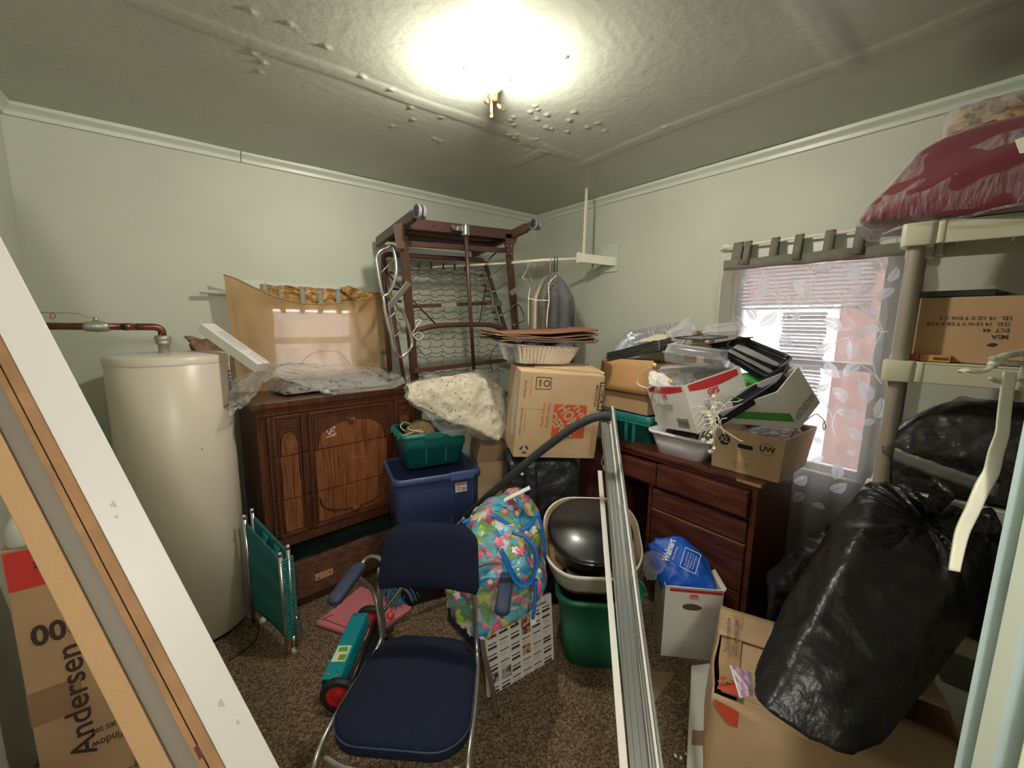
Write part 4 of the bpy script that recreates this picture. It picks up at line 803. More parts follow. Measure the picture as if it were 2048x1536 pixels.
# foil pans
def foil_pan(M, wt, dt, wb, db, h, seed=0, nn=9, amp=.0038, crush=0.):
    mb = MB(); mb.M = M; K = 40
    def R(wd, dp, z, rip=0):
        L = peri(wd, dp, min(wd, dp)*.22, z, 288); n = len(L); o = []
        for i, p in enumerate(L):
            d = V((p.x, p.y, 0)).normalized(); a = rip*(1 if (i//3) % 2 else -1)*amp; q_ = p+d*a
            q_.z += crush*noise.noise(V((p.x*7, p.y*7, seed)))*(z/h); q_.x += crush*.8*noise.noise(V((p.x*9, p.y*9, seed+5)))*(z/h); o.append(q_)
        return o
    lp = [R(wb, db, 0, 0), R(wb+.012, db+.012, .004, 1)]
    for k in range(1, 5): f = k/5; lp.append(R(wb+(wt-wb)*f, db+(dt-db)*f, h*f, 1))
    lp += [R(wt, dt, h-.003, .3), R(wt+.022, dt+.022, h-.002), R(wt+.026, dt+.026, h+.001), R(wt+.022, dt+.022, h+.003), R(wt-.003, dt-.003, h)]
    for k in range(4, 0, -1): f = k/5; lp.append(R(wb+(wt-wb)*f-.003, db+(dt-db)*f-.003, h*f, 1))
    lp.append(R(wb, db, .003)); mb.loft(lp, (True, True), True); return mb
pc = PZ(1073, 722, 1.372); PM = FR((pc.x, pc.y, 1.366), -12, 2, 3)
one('foil_pan', 'deep ridged aluminium foil roasting pan on top of the moving box', 'foil pan', foil_pan(PM, .43, .31, .33, .22, .105, amp=.0055), M_FOIL, (pc.x, pc.y, 1.366))
one('foil_pan', 'crushed foil pan sitting inside the deep pan, under the folded paper bags', 'foil pan', foil_pan(PM @ FR((.045, .02, .050), 8, 3, -9), .34, .26, .29, .20, .075, 3, amp=.005, crush=.04), M_FOIL, PM @ V((.0, .0, .04)))
M_PB = mat('paper_bag_brown', (.20, .115, .075), .65, var=.1, vs=6, bump=.3, bs=9)
bagO = PM @ V((0, 0, .122))
for i in range(5):
    mb = MB(); z = .122+.0115*i; sh_i = .02*sin(i*2.3)
    def bagf(u, v, i=i, z=z, s=sh_i):
        x = -.31+.60*u+s+.01*noise.noise(V((v*3, i, 0))); y = -.15+.30*v
        return PM @ V((x, y, z+.006*sin(u*4+i)+.020*u*u+.008*noise.noise(V((u*3, v*3, i*2.)))+(.012 if i == 4 else 0)*u))
    mb.grid(bagf, 26, 12); 
    mb.tube([bagf(1, k/10)+V((-.004, 0, .003)) for k in range(11)], .007, 6, flat=.8)
    one('paper_bag', ['flattened brown paper bag resting on the foil pan, lowest of its stack', 'flattened brown paper bag, second from the bottom of the stack on the foil pan', 'flattened brown paper bag in the middle of the stack on the foil pan', 'flattened brown paper bag, second from the top of the stack on the foil pan', 'flattened reddish brown paper bag on top of the stack above the foil pan'][i], 'paper bag', mb,
        M_PB if i < 4 else mat('paper_bag_red_brown', (.25, .11, .065), .6, var=.1, bump=.3, bs=9), bagO+V((0, 0, .0115*i)), group='flattened paper bags on the foil pan', solid=.006)
# black leather bag below the moving box, open brown carton left of it, dark red cloth right of it
BB = FR((1.30, 1.70, 0), -27.8)
mb = blob([BB @ V(p) for p in ((0, -.04, .0), (.42, -.04, 0), (.42, .20, 0), (0, .20, 0), (0, -.06, .45), (.43, -.06, .45), (.43, .2, .5), (-.0, .2, .5), (.01, -.01, .862), (.41, -.01, .845), (.41, .2, .855), (.01, .2, .865))], .018, 5, amp=.016, fs=6, ridge=.014)
t = T('leather_bag', 'black leather bag with a round snap standing under the moving box', 'bag', BB @ V((.2, .13, 0)))
M_LEA = mat('black_leather', (.014, .016, .02), .38, bump=.5, bs=14, bd=.03)
t.part('bag_body', mb, M_LEA)
mb = MB(); mb.M = BB; mb.grid(lambda u, v: (.09+.07*v, -.035-.025*sin(u*2.2)-.01*v, .86-.5*u), 14, 3); t.part('strap', mb, M_LEA, solid=.006)
mb = MB(); mb.M = BB @ Matrix.Translation((.075, -.068, .80)) @ Matrix.Rotation(pi/2, 4, 'X'); mb.lathe([(0, .008), (.008, .006), (.012, 0)], 14); t.part('snap', mb, M_CHROME)
mb = blob([V(p)+V((.04, -.12, 0)) for p in ((1.70, 1.62, .5), (1.83, 1.56, .5), (1.86, 1.72, .5), (1.72, 1.74, .5), (1.70, 1.60, .84), (1.80, 1.56, .84), (1.84, 1.70, .84), (1.72, 1.72, .84))], .012, 6, amp=.012, fs=12)
one('dark_red_cloth', 'dark red cloth bundle wedged between the black leather bag and the desk', 'cloth', mb, mat('dark_red_fabric', (.075, .010, .014), .8), (1.80, 1.54, .5))
OM = FR((1.335, 2.03, 0), -22)
t = T('cardboard_box', 'open plain brown cardboard box behind the flowered bag, flaps folded up', 'cardboard box', OM @ V((.13, .15, 0)))
mb = MB(); open_box(mb, OM, .25, .26, .745, .005); t.part('carton', mb, M_CARD2)
for a, b, vc in (((.25, 0, .745), (.25, .26, .745), (.07, -.01, .07)), ((.25, .26, .745), (0, .26, .745), (0, .05, .10)), ((0, .26, .745), (0, 0, .745), (.02, 0, .11))): mb = MB(); flap(mb, OM, a, b, vc); t.part('flap', mb, M_CARD2)

# ================================================================== desk against the window wall
KM = FR((2.0, .70, 0), 90); KX, KD, KH = .98, .44, .885     # local x runs along the wall, local y towards the camera is negative
KM = Matrix.Translation((2.0, .70, 0)) @ Matrix(((0, 1, 0, 0), (1, 0, 0, 0), (0, 0, 1, 0), (0, 0, 0, 1)))   # local (s, depth, z)
t = T('desk', 'dark mahogany desk with drawers under the boxes beside the leaf curtain', 'desk', KM @ V((KX/2, KD/2, 0)))
def kb(a, b, m=None): mb = MB(); mb.M = KM; mb.box(a, b); return mb
mb = kb((0, -.015, .865), (KX, KD, KH)); t.part('desk_top', mb, M_MAHOG, bevel=.003)
mb = MB(); mb.M = KM
for a, b in (((.02, 0, 0), (.045, KD, .865)), ((KX-.025, 0, 0), (KX-.005, KD, .865)), ((.56, 0, 0), (.58, KD, .69)), ((.045, KD-.015, 0), (KX-.025, KD, .865)), ((.045, 0, .84), (KX-.025, .02, .865)), ((.045, .006, .69), (KX-.025, KD-.02, .70)), ((.045, .006, .563), (.56, KD-.02, .572)), ((.045, 0, 0), (.56, .02, .05))): mb.box(a, b)
t.part('case', mb, M_MAHOG, bevel=.002)
for (a, b, y) in (((.050, .712), (.518, .834), -.032), ((.532, .706), (.935, .820), -.018), ((.052, .574), (.552, .680), -.006), ((.052, .32), (.552, .560), -.004), ((.052, .055), (.552, .312), -.004)):
    mb = MB(); mb.M = KM; mb.box((a[0], y, a[1]), (b[0], .30, b[1])); t.part('drawer', mb, M_MAHOG, bevel=.005)
mb = kb((.005, -.017, .868), (.11, -.0148, .882)); t.part('chipped_edge', mb, mat('raw_wood', (.42, .22, .12), .6))
mb = kb((.05, -.001, .560), (.555, .002, .563)); t.part('worn_edge', mb, mat('raw_wood', (.42, .22, .12), .6))

# teal tub on the desk
t = T('storage_bin', 'teal storage bin at the far end of the desk under the tall brown box', 'storage bin', KM @ V((.80, .2, KH)))
TM = KM @ FR((.645, .075, KH), 0)
mb = MB(); mb.M = TM @ Matrix.Translation((.155, .15, 0)); mb.loft([rr(.27, .26, .03, 0), rr(.30, .29, .03, .11), rr(.31, .30, .03, .112), rr(.315, .305, .03, .172), rr(.29, .28, .03, .172), rr(.25, .24, .03, .02)]); t.part('bin_body', mb, M_TEAL)
mb = MB(); mb.M = TM
for x in (.10, .155, .24): mb.box((x, -.008, .0), (x+.02, .012, .165))
mb.box((.0, -.012, .115), (.31, .0, .125)); t.part('ribs', mb, M_TEAL, bevel=.004)
# tall brown carton above it, full of trays
t = T('cardboard_box', 'brown cardboard box full of foil trays standing above the teal bin, front flap hanging down', 'cardboard box', KM @ V((.85, .25, KH+.175)))
RM = KM @ FR((.68, .09, KH+.176), 3)
mb = MB(); open_box(mb, RM, .345, .30, .30, .005); t.part('carton', mb, M_CARD)
mb = MB(); mb.M = RM; mb.grid(lambda u, v: (-.03+.385*u, -.012-.03*v*(1-.2*u), .325-.01*u-.195*v), 6, 5); t.part('front_flap', mb, M_CARD3, solid=.005)
mb = MB(); mb.M = RM; mb.slab([(-.10, .30, .28), (-.02, .30, .28), (-.02, .30, .40), (-.10, .30, .40)], (0, .08, 0)); t.part('rear_flap', mb, M_CARD3)
# foil tray leaning up, stacked dark trays, clear lids
def at(x, y, X=2.2): return PX(x, y, X)
t_c = at(1290, 680, 2.22)
def lpan(name, label, corners, h, m, group=None, cat='tray', th=.0, rid=0, parts=None):
    """tray from four rim corners (a,b,c,d) sunk by h along its normal"""
    a, b, c, d = [V(p) for p in corners]; n = (b-a).cross(d-a).normalized()
    if n.dot(V((0, 0, 1))) < 0: n = -n
    mb = MB(); ce = (a+b+c+d)/4; X = ((b-a)+(c-d))/2; Y = ((d-a)+(c-b))/2; w_, d_ = X.length, Y.length; X.normalize(); Y = (Y-X*Y.dot(X)).normalized(); Zn = X.cross(Y)
    if Zn.dot(n) < 0: Zn = -Zn
    M = Matrix(((X.x, Y.x, Zn.x, ce.x), (X.y, Y.y, Zn.y, ce.y), (X.z, Y.z, Zn.z, ce.z), (0, 0, 0, 1))); mb.M = M
    def R(wd, dp, z, rp=0):
        L = peri(wd, dp, min(wd, dp)*.2, z, 240) if rid else rr(wd, dp, min(wd, dp)*.2, z, 5)
        return [p+(V((p.x, p.y, 0)).normalized()*(rid*(1 if i//2 % 2 else -1)) if rp and rid else V()) for i, p in enumerate(L)]
    k = h*.35
    mb.loft([R(w_-k*2, d_-k*2, -h), R(w_-k, d_-k, -h*.5, 1), R(w_-.02, d_-.02, -.003, 1), R(w_, d_, -.003), R(w_, d_, .001), R(w_-.022, d_-.022, .0), R(w_-k-.003, d_-k-.003, -h*.5, 1), R(w_-k*2-.003, d_-k*2-.003, -h+.003)])
    return one(name, label, cat, mb, m, ce, group)
X0 = 2.12
lpan('foil_tray', 'large ribbed foil tray standing tilted at the back of the brown box of trays', [at(1212, 702, 2.10), at(1372, 690, 2.15), at(1380, 634, 2.33), at(1262, 668, 2.33)], .05, M_FOIL, rid=.002)
mb = blob([at(x, y, X) for x, y, X in ((1250, 690, 2.2), (1310, 668, 2.24), (1345, 668, 2.24), (1330, 680, 2.2), (1270, 688, 2.18), (1300, 676, 2.3), (1340, 672, 2.3))], .008, 3, amp=.012, fs=20); one('crumpled_paper', 'crumpled cream paper lying in the tilted foil tray', 'paper', mb, mat('cream_paper', (.66, .60, .46), .8), at(1300, 690, 2.22))
M_DT = mat('smoky_tray', (.05, .05, .055), .18, coat=.3)
for i in range(4):
    o_ = V((0, 0, -.014*i)); lpan('food_tray', 'dark ribbed plastic food tray stacked in the brown box of trays', [at(1212, 707, 2.09)+o_, at(1330, 678, 2.07)+o_, at(1345, 674, 2.24)+o_, at(1235, 700, 2.24)+o_], .018, M_DT, group='dark trays stacked in the brown box')
for i in range(5):
    mb = MB(); a = at(1330+3*i, 664, 2.20-.012*i); b = at(1376+3*i, 634+4*i, 2.24-.012*i); mb.slab([a, b, b+V((0, -.02, -.05)), a+V((0, -.02, -.05))], (.003, 0, 0)); one('clear_cover_plate', 'thin clear lid standing on edge between the foil tray and the trays', 'lid', mb, M_PET, a+V((0, 0, -.05)), group='clear lids on edge beside the foil tray')
mb = MB(); mb.hexa([at(1384, 668, 2.42)+V(o) for o in ((0, 0, -.05), (.05, -.0, -.05), (.05, -.085, -.05), (0, -.085, -.05), (0, 0, .02), (.05, 0, .02), (.05, -.085, .018), (0, -.085, .018))]); one('cardboard_box', 'small reddish brown carton top behind the clear food containers', 'cardboard box', mb, M_CARD3, at(1390, 690, 2.42), bevel=.003)
# clear clamshell with a black base
def clam(name, label, M, wd, dp, h, col=M_PET, rid=0, group=None, base=None):
    mb = MB(); mb.M = M
    def R(a, b, z): return rr(a, b, min(a, b)*.22, z, 8)
    mb.loft([R(wd-.03, dp-.03, 0), R(wd-.015, dp-.015, h*.4), R(wd-.006, dp-.006, h*.45), R(wd, dp, h*.47), R(wd, dp, h*.53), R(wd-.02, dp-.02, h*.55), R(wd-.035, dp-.035, h*.9), R(wd-.055, dp-.055, h)])
    t_ = T(name, label, 'food container', M @ V((0, 0, 0)), group); t_.part('clear_shell', mb, col)
    if base: mb = MB(); mb.M = M; mb.loft([R(wd-.075, dp-.075, h*.55), R(wd-.06, dp-.06, h*.6), R(wd-.055, dp-.055, h*.86), R(wd-.09, dp-.09, h*.9)]); t_.part('dark_tray', mb, base)
    return t_
cc = at(1392, 712, 2.06)
clam('food_container', 'wide clear plastic food container with a dark tray inside, on the carton of bags', FR(cc+V((0, 0, -.045)), 98, 2, -5), .30, .24, .095, base=M_DT)
clam('food_container', 'shallow clear plastic container under the wide one, tipped forward', FR(at(1375, 738, 2.04)+V((0, 0, -.02)), 96, 8, 10), .27, .2, .04, base=None)
mb = MB(); lpan('tray_cover', 'flat black lid lying on the wide clear food container', [at(1362, 676, 2.06), at(1432, 679, 2.02), at(1440, 672, 2.28), at(1380, 668, 2.28)], .006, M_DT)
clam('food_container', 'clear ribbed plastic container right at the curtain, behind the black trays', FR(at(1448, 672, 2.30), 95, -8, 6), .20, .16, .07)
mb = MB()
for i in range(7): pass
mb = foil_pan(FR(at(1464, 686, 2.24)+V((0, 0, -.03)), 95, 0, 14), .17, .13, .14, .10, .04, 5, amp=.0015); one('ribbed_tray', 'small black ribbed tray leaning beside the clear ribbed container', 'tray', mb, M_BLACK, at(1464, 700, 2.24))
# two black platters with clear domes leaning down to the right
for i, (x0, y0, x1, y1, dz) in enumerate(((1448, 690, 1560, 738, 0.), (1450, 707, 1535, 758, -.02))):
    a, b = at(x0, y0, 2.10), at(x1, y1, 2.13); w_ = V((.17, 0, .045)); lpan('food_tray', ['long black tray sloping down towards the curtain, upper of the two', 'long black tray sloping down towards the curtain, lower of the two'][i], [a, b, b+w_, a+w_], .028, M_BLACK)
mb = MB(); a, b = at(1455, 704, 2.09), at(1540, 748, 2.12); w_ = V((.12, 0, .03)); mb.slab([a, b, b+w_, a+w_], (0, 0, .012)); one('clear_cover_plate', 'clear lid on the lower sloping black tray', 'lid', mb, M_PET, a, bevel=.005)

# ================================================================== white tub, GFS carton, XL box, white-green carton
WM = KM @ FR((.455, .135, KH), 0)
t = T('plastic_tub', 'white plastic wash tub on the desk under the white printed carton', 'tub', KM @ V((.455, .12, KH)))
mb = MB(); tub(mb, KM @ FR((.452, .13, KH), -3), .315, .26, .25, .19, .13, .04); t.part('tub_body', mb, M_WPL)
mb = MB(); mb.tube(smooth([KM @ V(p) for p in ((.60, .12, 1.015), (.63, .10, 1.045), (.645, .14, 1.05), (.615, .17, 1.018))], 5), .006, 6, flat=.5); t.part('handle', mb, M_WPL)
mb = blob([KM @ V(p) for p in ((.36, .04, .95), (.55, .04, .95), (.55, .22, .95), (.36, .22, .95), (.38, .05, 1.035), (.54, .06, 1.025), (.45, .15, 1.04))], .009, 3, amp=.015, fs=20, ridge=.02); one('red_cloth', 'dark red and black bits filling the white wash tub', 'cloth', mb, mat('red_black_cloth', (.1, .01, .01), .6, kind='speck', ps=30, stops=[(.3, (.01, .01, .012)), (.5, (.14, .012, .015)), (.7, (.02, .02, .02)), (.9, (.3, .3, .3))]), KM @ V((.45, .12, .95)))
GX = FR((1.845, .944, 1.091), -29.4, -9.69, -16.84); GW, GDp, GH = .306, .367, .235
t = T('food_carton', 'open white carton with red top band and barcode, tilted on the white wash tub', 'carton', GX @ V((.15, .18, 0)))
mb = MB(); open_box(mb, GX, GW, GDp, GH, .005); t.part('carton', mb, M_WHITE)
ga, gb, gc = GX.to_3x3() @ V((1, 0, 0)), GX.to_3x3() @ V((0, 1, 0)), GX.to_3x3() @ V((0, 0, 1))
def gfs(t, f, X, Y, W_, H_, red, s=1., extra=True):
    """printing on one face: f(x,z) -> point, X along, Y up"""
    mb = MB(); K = 16
    for k in range(K):
        a, b = .02+(W_-.04)*k/K, .02+(W_-.04)*(k+1)/K; q_ = lambda u: H_-.030*s-.010*s*sin((u-.02)/(W_-.04)*pi)*1.2
        mb.add([f(a, q_(a)), f(b, q_(b)), f(b, H_-.006), f(a, H_-.006)], [(0, 1, 2, 3)])
    cx = W_*.45; mb.text('GFS', f(cx, H_-.058*s), X, Y, .022*s, bold=.045); mb.add([f(cx-.025*s, H_-.076*s), f(cx+.025*s, H_-.073*s), f(cx+.025*s, H_-.070*s), f(cx-.025*s, H_-.073*s)], [(0, 1, 2, 3)]); t.part('red_printing', mb, red)
    if extra:
        mb = MB(); mb.text('Gordon Food Service', f(cx, H_-.088*s), X, Y, .006*s); mb.text('1/2" CRINKLE CUT', f(cx, H_-.104*s), X, Y, .011*s, bold=.01); mb.text('FRENCH FRIES', f(cx, H_-.119*s), X, Y, .011*s, bold=.01); mb.text('net wt. 30 lbs', f(cx, H_-.132*s), X, Y, .006*s); t.part('lettering', mb, mat('grey_print', (.22, .23, .25), .6))
gfs(t, lambda x, z: GX @ V((x, -.001, z)), ga, gc, GW, GH, M_RED, 1.2)
gfs(t, lambda y, z: GX @ V((-.001, GDp-y, z)), -gb, gc, GDp, GH, M_RED, 1.0)
mb = MB()
f_ = lambda y, z: GX @ V((-.0012, GDp-y, z))
for (a, b, c, d) in ((.22, .020, .32, .023), (.22, .062, .32, .065), (.22, .02, .223, .065), (.317, .02, .32, .065)): quad(mb, f_, a, b, c, d)
for i in range(11): quad(mb, f_, .228+i*.008, .026, .228+i*.008+(.004 if i % 3 else .0055), .058)
t.part('barcode', mb, M_INK)
# things poking out of that carton
cen = GX @ V((.14, .2, .2))
mb = blob([cen+V(p) for p in ((-.14, .10, -.12), (.1, .12, -.12), (.08, -.08, -.1), (-.10, -.08, -.12), (-.13, .12, .03), (-.02, .12, .06), (-.07, .0, .02), (.05, .02, .05))], .01, 4, amp=.02, fs=14, ridge=.02); one('bag', 'knotted white plastic bag with yellow marks in the white printed carton', 'plastic bag', mb, M_FILMM, cen-V((0, 0, .12)))
t = T('mesh_bag', 'bag of white balls with yellow tags in the front corner of the printed carton', 'bag', PX(1315, 775, 1.93))
mb = blob([PX(x, y, X) for x, y, X in ((1293, 755, 1.93), (1300, 738, 1.95), (1325, 742, 1.96), (1350, 765, 1.95), (1345, 775, 1.93), (1300, 775, 1.92), (1320, 750, 2.02), (1345, 770, 2.02))], .007, 3, amp=.008, fs=40); t.part('white_bag', mb, M_WHITE)
for x, y in ((1309, 730), (1341, 763)): mb = blob([PX(x, y, 1.93)+V(p) for p in ((-.01, -.016, -.012), (.01, .016, -.012), (0, -.014, .012), (0, .014, .012), (.012, 0, 0), (-.012, 0, 0))], .004, 2, amp=.004, fs=60); t.part('yellow_tag', mb, mat('yellow_plastic', (.80, .58, .04), .5))
mb = MB(); mb.tube(smooth([PX(x, y, 1.93) for x, y in ((1302, 733), (1285, 742), (1276, 758), (1276, 768), (1290, 775), (1300, 776))], 5), .006, 6, flat=.3); t.part('strap', mb, M_WPL)
mb = blob([GX @ V(p) for p in ((.05, .04, .05), (.27, .04, .05), (.27, .3, .05), (.05, .3, .05), (.07, .06, .19), (.25, .08, .20), (.2, .28, .19))], .01, 4, amp=.02, fs=14, ridge=.02); one('dark_cloth', 'navy and black cloth filling the white printed carton', 'cloth', mb, mat('navy_black', (.01, .014, .05), .4, kind='speck', ps=10, stops=[(.3, (.008, .008, .01)), (.55, (.012, .018, .09)), (.75, (.02, .02, .022)), (.9, (.2, .19, .17))]), GX @ V((.15, .15, .03)))
UM = FR((2.05, .965, KH+.002), -88); UW_, UD, UH = .302, .385, .205
t = T('cardboard_box', 'open brown cardboard box with XL and UW marks at the desk corner', 'cardboard box', UM @ V((.15, .2, 0)))
mb = MB(); mb.M = UM
e = .02; th = .005
def taper_box(mb, w0, d0, w1, d1, h, th=.005):
    o0 = [V((0, 0, 0)), V((w0, 0, 0)), V((w0, d0, 0)), V((0, d0, 0))]; k = (w1-w0)/2
    o1 = [V((-k*.2, -.006, h)), V((w0+k, -.01, h)), V((w0+k+.01, d1, h)), V((-k*.2, d1, h))]; c = lambda L, z: [V((p.x+(th if p.x < w0/2 else -th), p.y+(th if p.y < d0/2 else -th), z)) for p in L]
    mb.loft([o0, o1, c(o1, h), c(o0, th)], (True, True), False)
taper_box(mb, UW_, UD, UW_+.03, UD+.03, UH); t.part('carton', mb, M_CARD2)
X_, Z_ = UM.to_3x3() @ V((1, 0, 0)), V((0, 0, 1)); uf = lambda x, z: UM @ V((x, -.0016-.006*max(0, z)/UH-.004*max(0, x)/UW_*z/UH, z))
mb = MB(); K = 24
mb.add([uf(.055, .150)]+[uf(.055+.028*cos(2*pi*k/K), .150+.028*sin(2*pi*k/K)) for k in range(K)], [(0, 1+k, 1+(k+1) % K) for k in range(K)]); ring(mb, uf, .245, .145, .030, .002); mb.text('UW', uf(.245, .145), X_, Z_, .026, bold=.03); t.part('printing', mb, M_INK)
mb = MB(); mb.text('XL', uf(.055, .150)-UM.to_3x3() @ V((0, .001, 0)), X_, Z_, .028, bold=.03); t.part('white_lettering', mb, M_CARD2)
mb = MB(); mb.add([uf(.152+.024*(1 if abs(a) < pi/2 else -1)+.011*cos(a), .135+.011*sin(a)) for a in [-pi/2+.001+i*pi/8 for i in range(9)]]+[uf(.128+.011*cos(a), .135+.011*sin(a)) for a in [pi/2+i*pi/8 for i in range(9)]], [tuple(range(18))]); t.part('hand_hole', mb, M_DARK)
mb = MB(); mb.add([uf(.135+.032*cos(a)*1.1, .045+.03*sin(a)) for a in [i*pi/8+pi for i in range(9)]]+[uf(.170, .06), uf(.10, .06)], [tuple(range(11))]); t.part('tape_patch', mb, M_CARD)
mb = blob([UM @ V(p) for p in ((.03, .05, .02), (.29, .05, .02), (.29, .36, .02), (.03, .36, .02), (.05, .06, .16), (.28, .06, .17), (.29, .34, .20), (.05, .34, .17))], .014, 3, amp=.03, fs=12, ridge=.02); one('plastic_bag', 'clear crumpled plastic filling the XL box', 'plastic bag', mb, M_FILMM, UM @ V((.15, .2, .01)))
mb = MB(); mb.tube(smooth([UM @ V((.27, .2, .12)), UM @ V((.285, .2, .20))]+[PX(x, y, 2.26) for x, y in ((1627, 830), (1640, 833), (1648, 842), (1651, 855), (1647, 859), (1646, 848), (1650, 842))], 5), .002, 6); one('cord', 'short black looped cord sticking out of the XL box by the curtain', 'cord', mb, M_BLACK, PX(1640, 850, 2.26))
QM = FR((1.98, .909, 1.132), -100.4, 37.1, -12.1); QW, QD, QH = .385, .156, .187
t = T('carton', 'white carton with a green stripe and dotted lettering, tilted in the XL box', 'carton', QM @ V((.19, .1, 0)))
mb = MB(); mb.M = QM; mb.box((0, 0, 0), (QW, QD, .005)); mb.box((QW-.005, 0, .005), (QW, QD, QH))
for y in (0, QD-.005): mb.slab([(0, y, .005), (QW-.005, y, .005), (QW-.005, y, QH), (0, y, .055)], (0, .005, 0))
mb.box((0, .005, .005), (.005, QD-.005, .055)); mb.M = Matrix(); t.part('carton', mb, M_WHITE)
qx, qy, qz = [QM.to_3x3() @ V(v) for v in ((1, 0, 0), (0, 1, 0), (0, 0, 1))]
mb = MB(); f_ = lambda x, z: QM @ V((x, -.001, z)); quad(mb, f_, .10, .035, .384, .080); t.part('green_stripe', mb, mat('green_print', (.08, .32, .05), .5))
mb = MB(); mb.text('eNOVEONN', QM @ V((QW+.001, QD*.5, .045)), qy, qz, .030, .135, bold=.01); t.part('lettering', mb, mat('grey_print', (.22, .23, .25), .6))
# green bowl, black shallow tray resting on the white carton
M_GB = mat('bright_green_plastic', (.06, .36, .06), .25)
mb = MB(); g = PX(1497, 790, 2.12); mb.M = FR(g, 10, 0, -35) @ Matrix.Scale(1, 4); mb.lathe([(0, 0), (.05, .002), (.085, .03), (.098, .06), (.095, .06), (.08, .03), (.05, .006), (0, .004)], 32); one('bowl', 'bright green plastic bowl between the printed carton and the black tray', 'bowl', mb, M_GB, g)
lpan('food_tray', 'long black shallow tray resting aslant along the white and green carton', [PX(1432, 842, 1.84), PX(1578, 748, 1.80), PX(1566, 732, 1.98), PX(1436, 818, 2.02)], .03, mat('black_navy_tray', (.010, .012, .022), .3))
lpan('tray_cover', 'clear lid with green print lying on the white and green carton', [PX(1500, 800, 1.87), PX(1578, 742, 1.84), PX(1596, 738, 2.0), PX(1540, 780, 2.0)], .015, M_PET)
mb = MB(); a = PX(1546, 775, 1.90); mb.slab([a, PX(1572, 752, 1.90), PX(1575, 762, 1.90), PX(1556, 784, 1.90)], (.004, 0, 0)); one('label', 'green printed label inside the lid on the white carton', 'label', mb, M_GB, a)
# star garland
t = T('star_garland', 'cream straw garland with small stars hanging at the corner of the XL box', 'garland', PX(1425, 890, 1.84))
rnd = random.Random(5); M_GAR = mat('cream_straw', (.88, .84, .70), .6); sx = [(1424, 788), (1418, 800), (1426, 812), (1420, 825), (1428, 838), (1424, 848), (1428, 862), (1422, 872), (1415, 880)]
mb = MB()
for i in range(38):
    a = rnd.choice(sx[2:7]); p = PX(*a, 1.84); d = V((rnd.uniform(-.03, .0), rnd.uniform(-.08, .08), rnd.uniform(-.06, .09))); mb.tube(smooth([p, p+d*.5+V((0, 0, .015)), p+d+V((0, 0, -.012))], 4), .0017, 4)
for P_ in (((1428, 848), (1450, 862), (1478, 880), (1486, 882)), ((1425, 850), (1405, 862), (1398, 880)), ((1430, 838), (1450, 808), (1475, 803), (1483, 800)), ((1424, 850), (1426, 875), (1428, 890))): mb.tube(smooth([PX(*q_, 1.84) for q_ in P_], 5), .0019, 5)
t.part('straws', mb, M_GAR)['kind'] = 'stuff'
for i in range(20):
    x, y = rnd.choice(sx[:5]) if i < 11 else rnd.choice(sx[6:]+[(1408, 888), (1430, 900), (1422, 895), (1410, 893)]); p = PX(x+rnd.uniform(-8, 8), y+rnd.uniform(-8, 8), 1.83); n = (CAM-p).normalized(); n = (n+V((rnd.uniform(-.5, .5), rnd.uniform(-.5, .5), rnd.uniform(-.5, .5)))).normalized(); ex = n.orthogonal().normalized(); ey = n.cross(ex); r_ = rnd.uniform(.009, .014)
    mb = MB(); mb.slab([p+(ex*cos(k*pi/5)+ey*sin(k*pi/5))*(r_ if k % 2 else r_*.42) for k in range(10)], n*.0015); t.part('star', mb, M_GAR)

# ================================================================== armchair (stacking chair with blue pads)
CF, CR_ = V((-.67, -.742, 0)), V((.742, -.67, 0)); CC = V((.48, 1.10, 0))
def ch(r, f, z): return CC+CR_*r+CF*f+V((0, 0, z))
CHM = Matrix(((CR_.x, -CF.x, 0, CC.x), (CR_.y, -CF.y, 0, CC.y), (0, 0, 1, 0), (0, 0, 0, 1)))
t = T('armchair', 'metal-framed armchair with dark blue padded seat and backrest in the middle of the room', 'chair', CC)
def seatloop(k, z):
    o = []
    for p in rr(.40*k, .40*k, .10, z, 6):
        tp = 1-.16*(p.y/.2 if p.y > 0 else 0); o.append(V((p.x*tp, p.y, p.z)))
    return o
mb = MB(); mb.M = CHM; mb.loft([seatloop(.96, .405), seatloop(1.0, .415), seatloop(1.01, .435), seatloop(.995, .452), seatloop(.95, .464), seatloop(.80, .470), seatloop(.4, .472)]); t.part('seat', mb, M_NAVY)
mb = MB(); mb.M = CHM; mb.tube(seatloop(1.005, .447), .0028, 5, closed=True); t.part('seat_piping', mb, M_NAVY2)
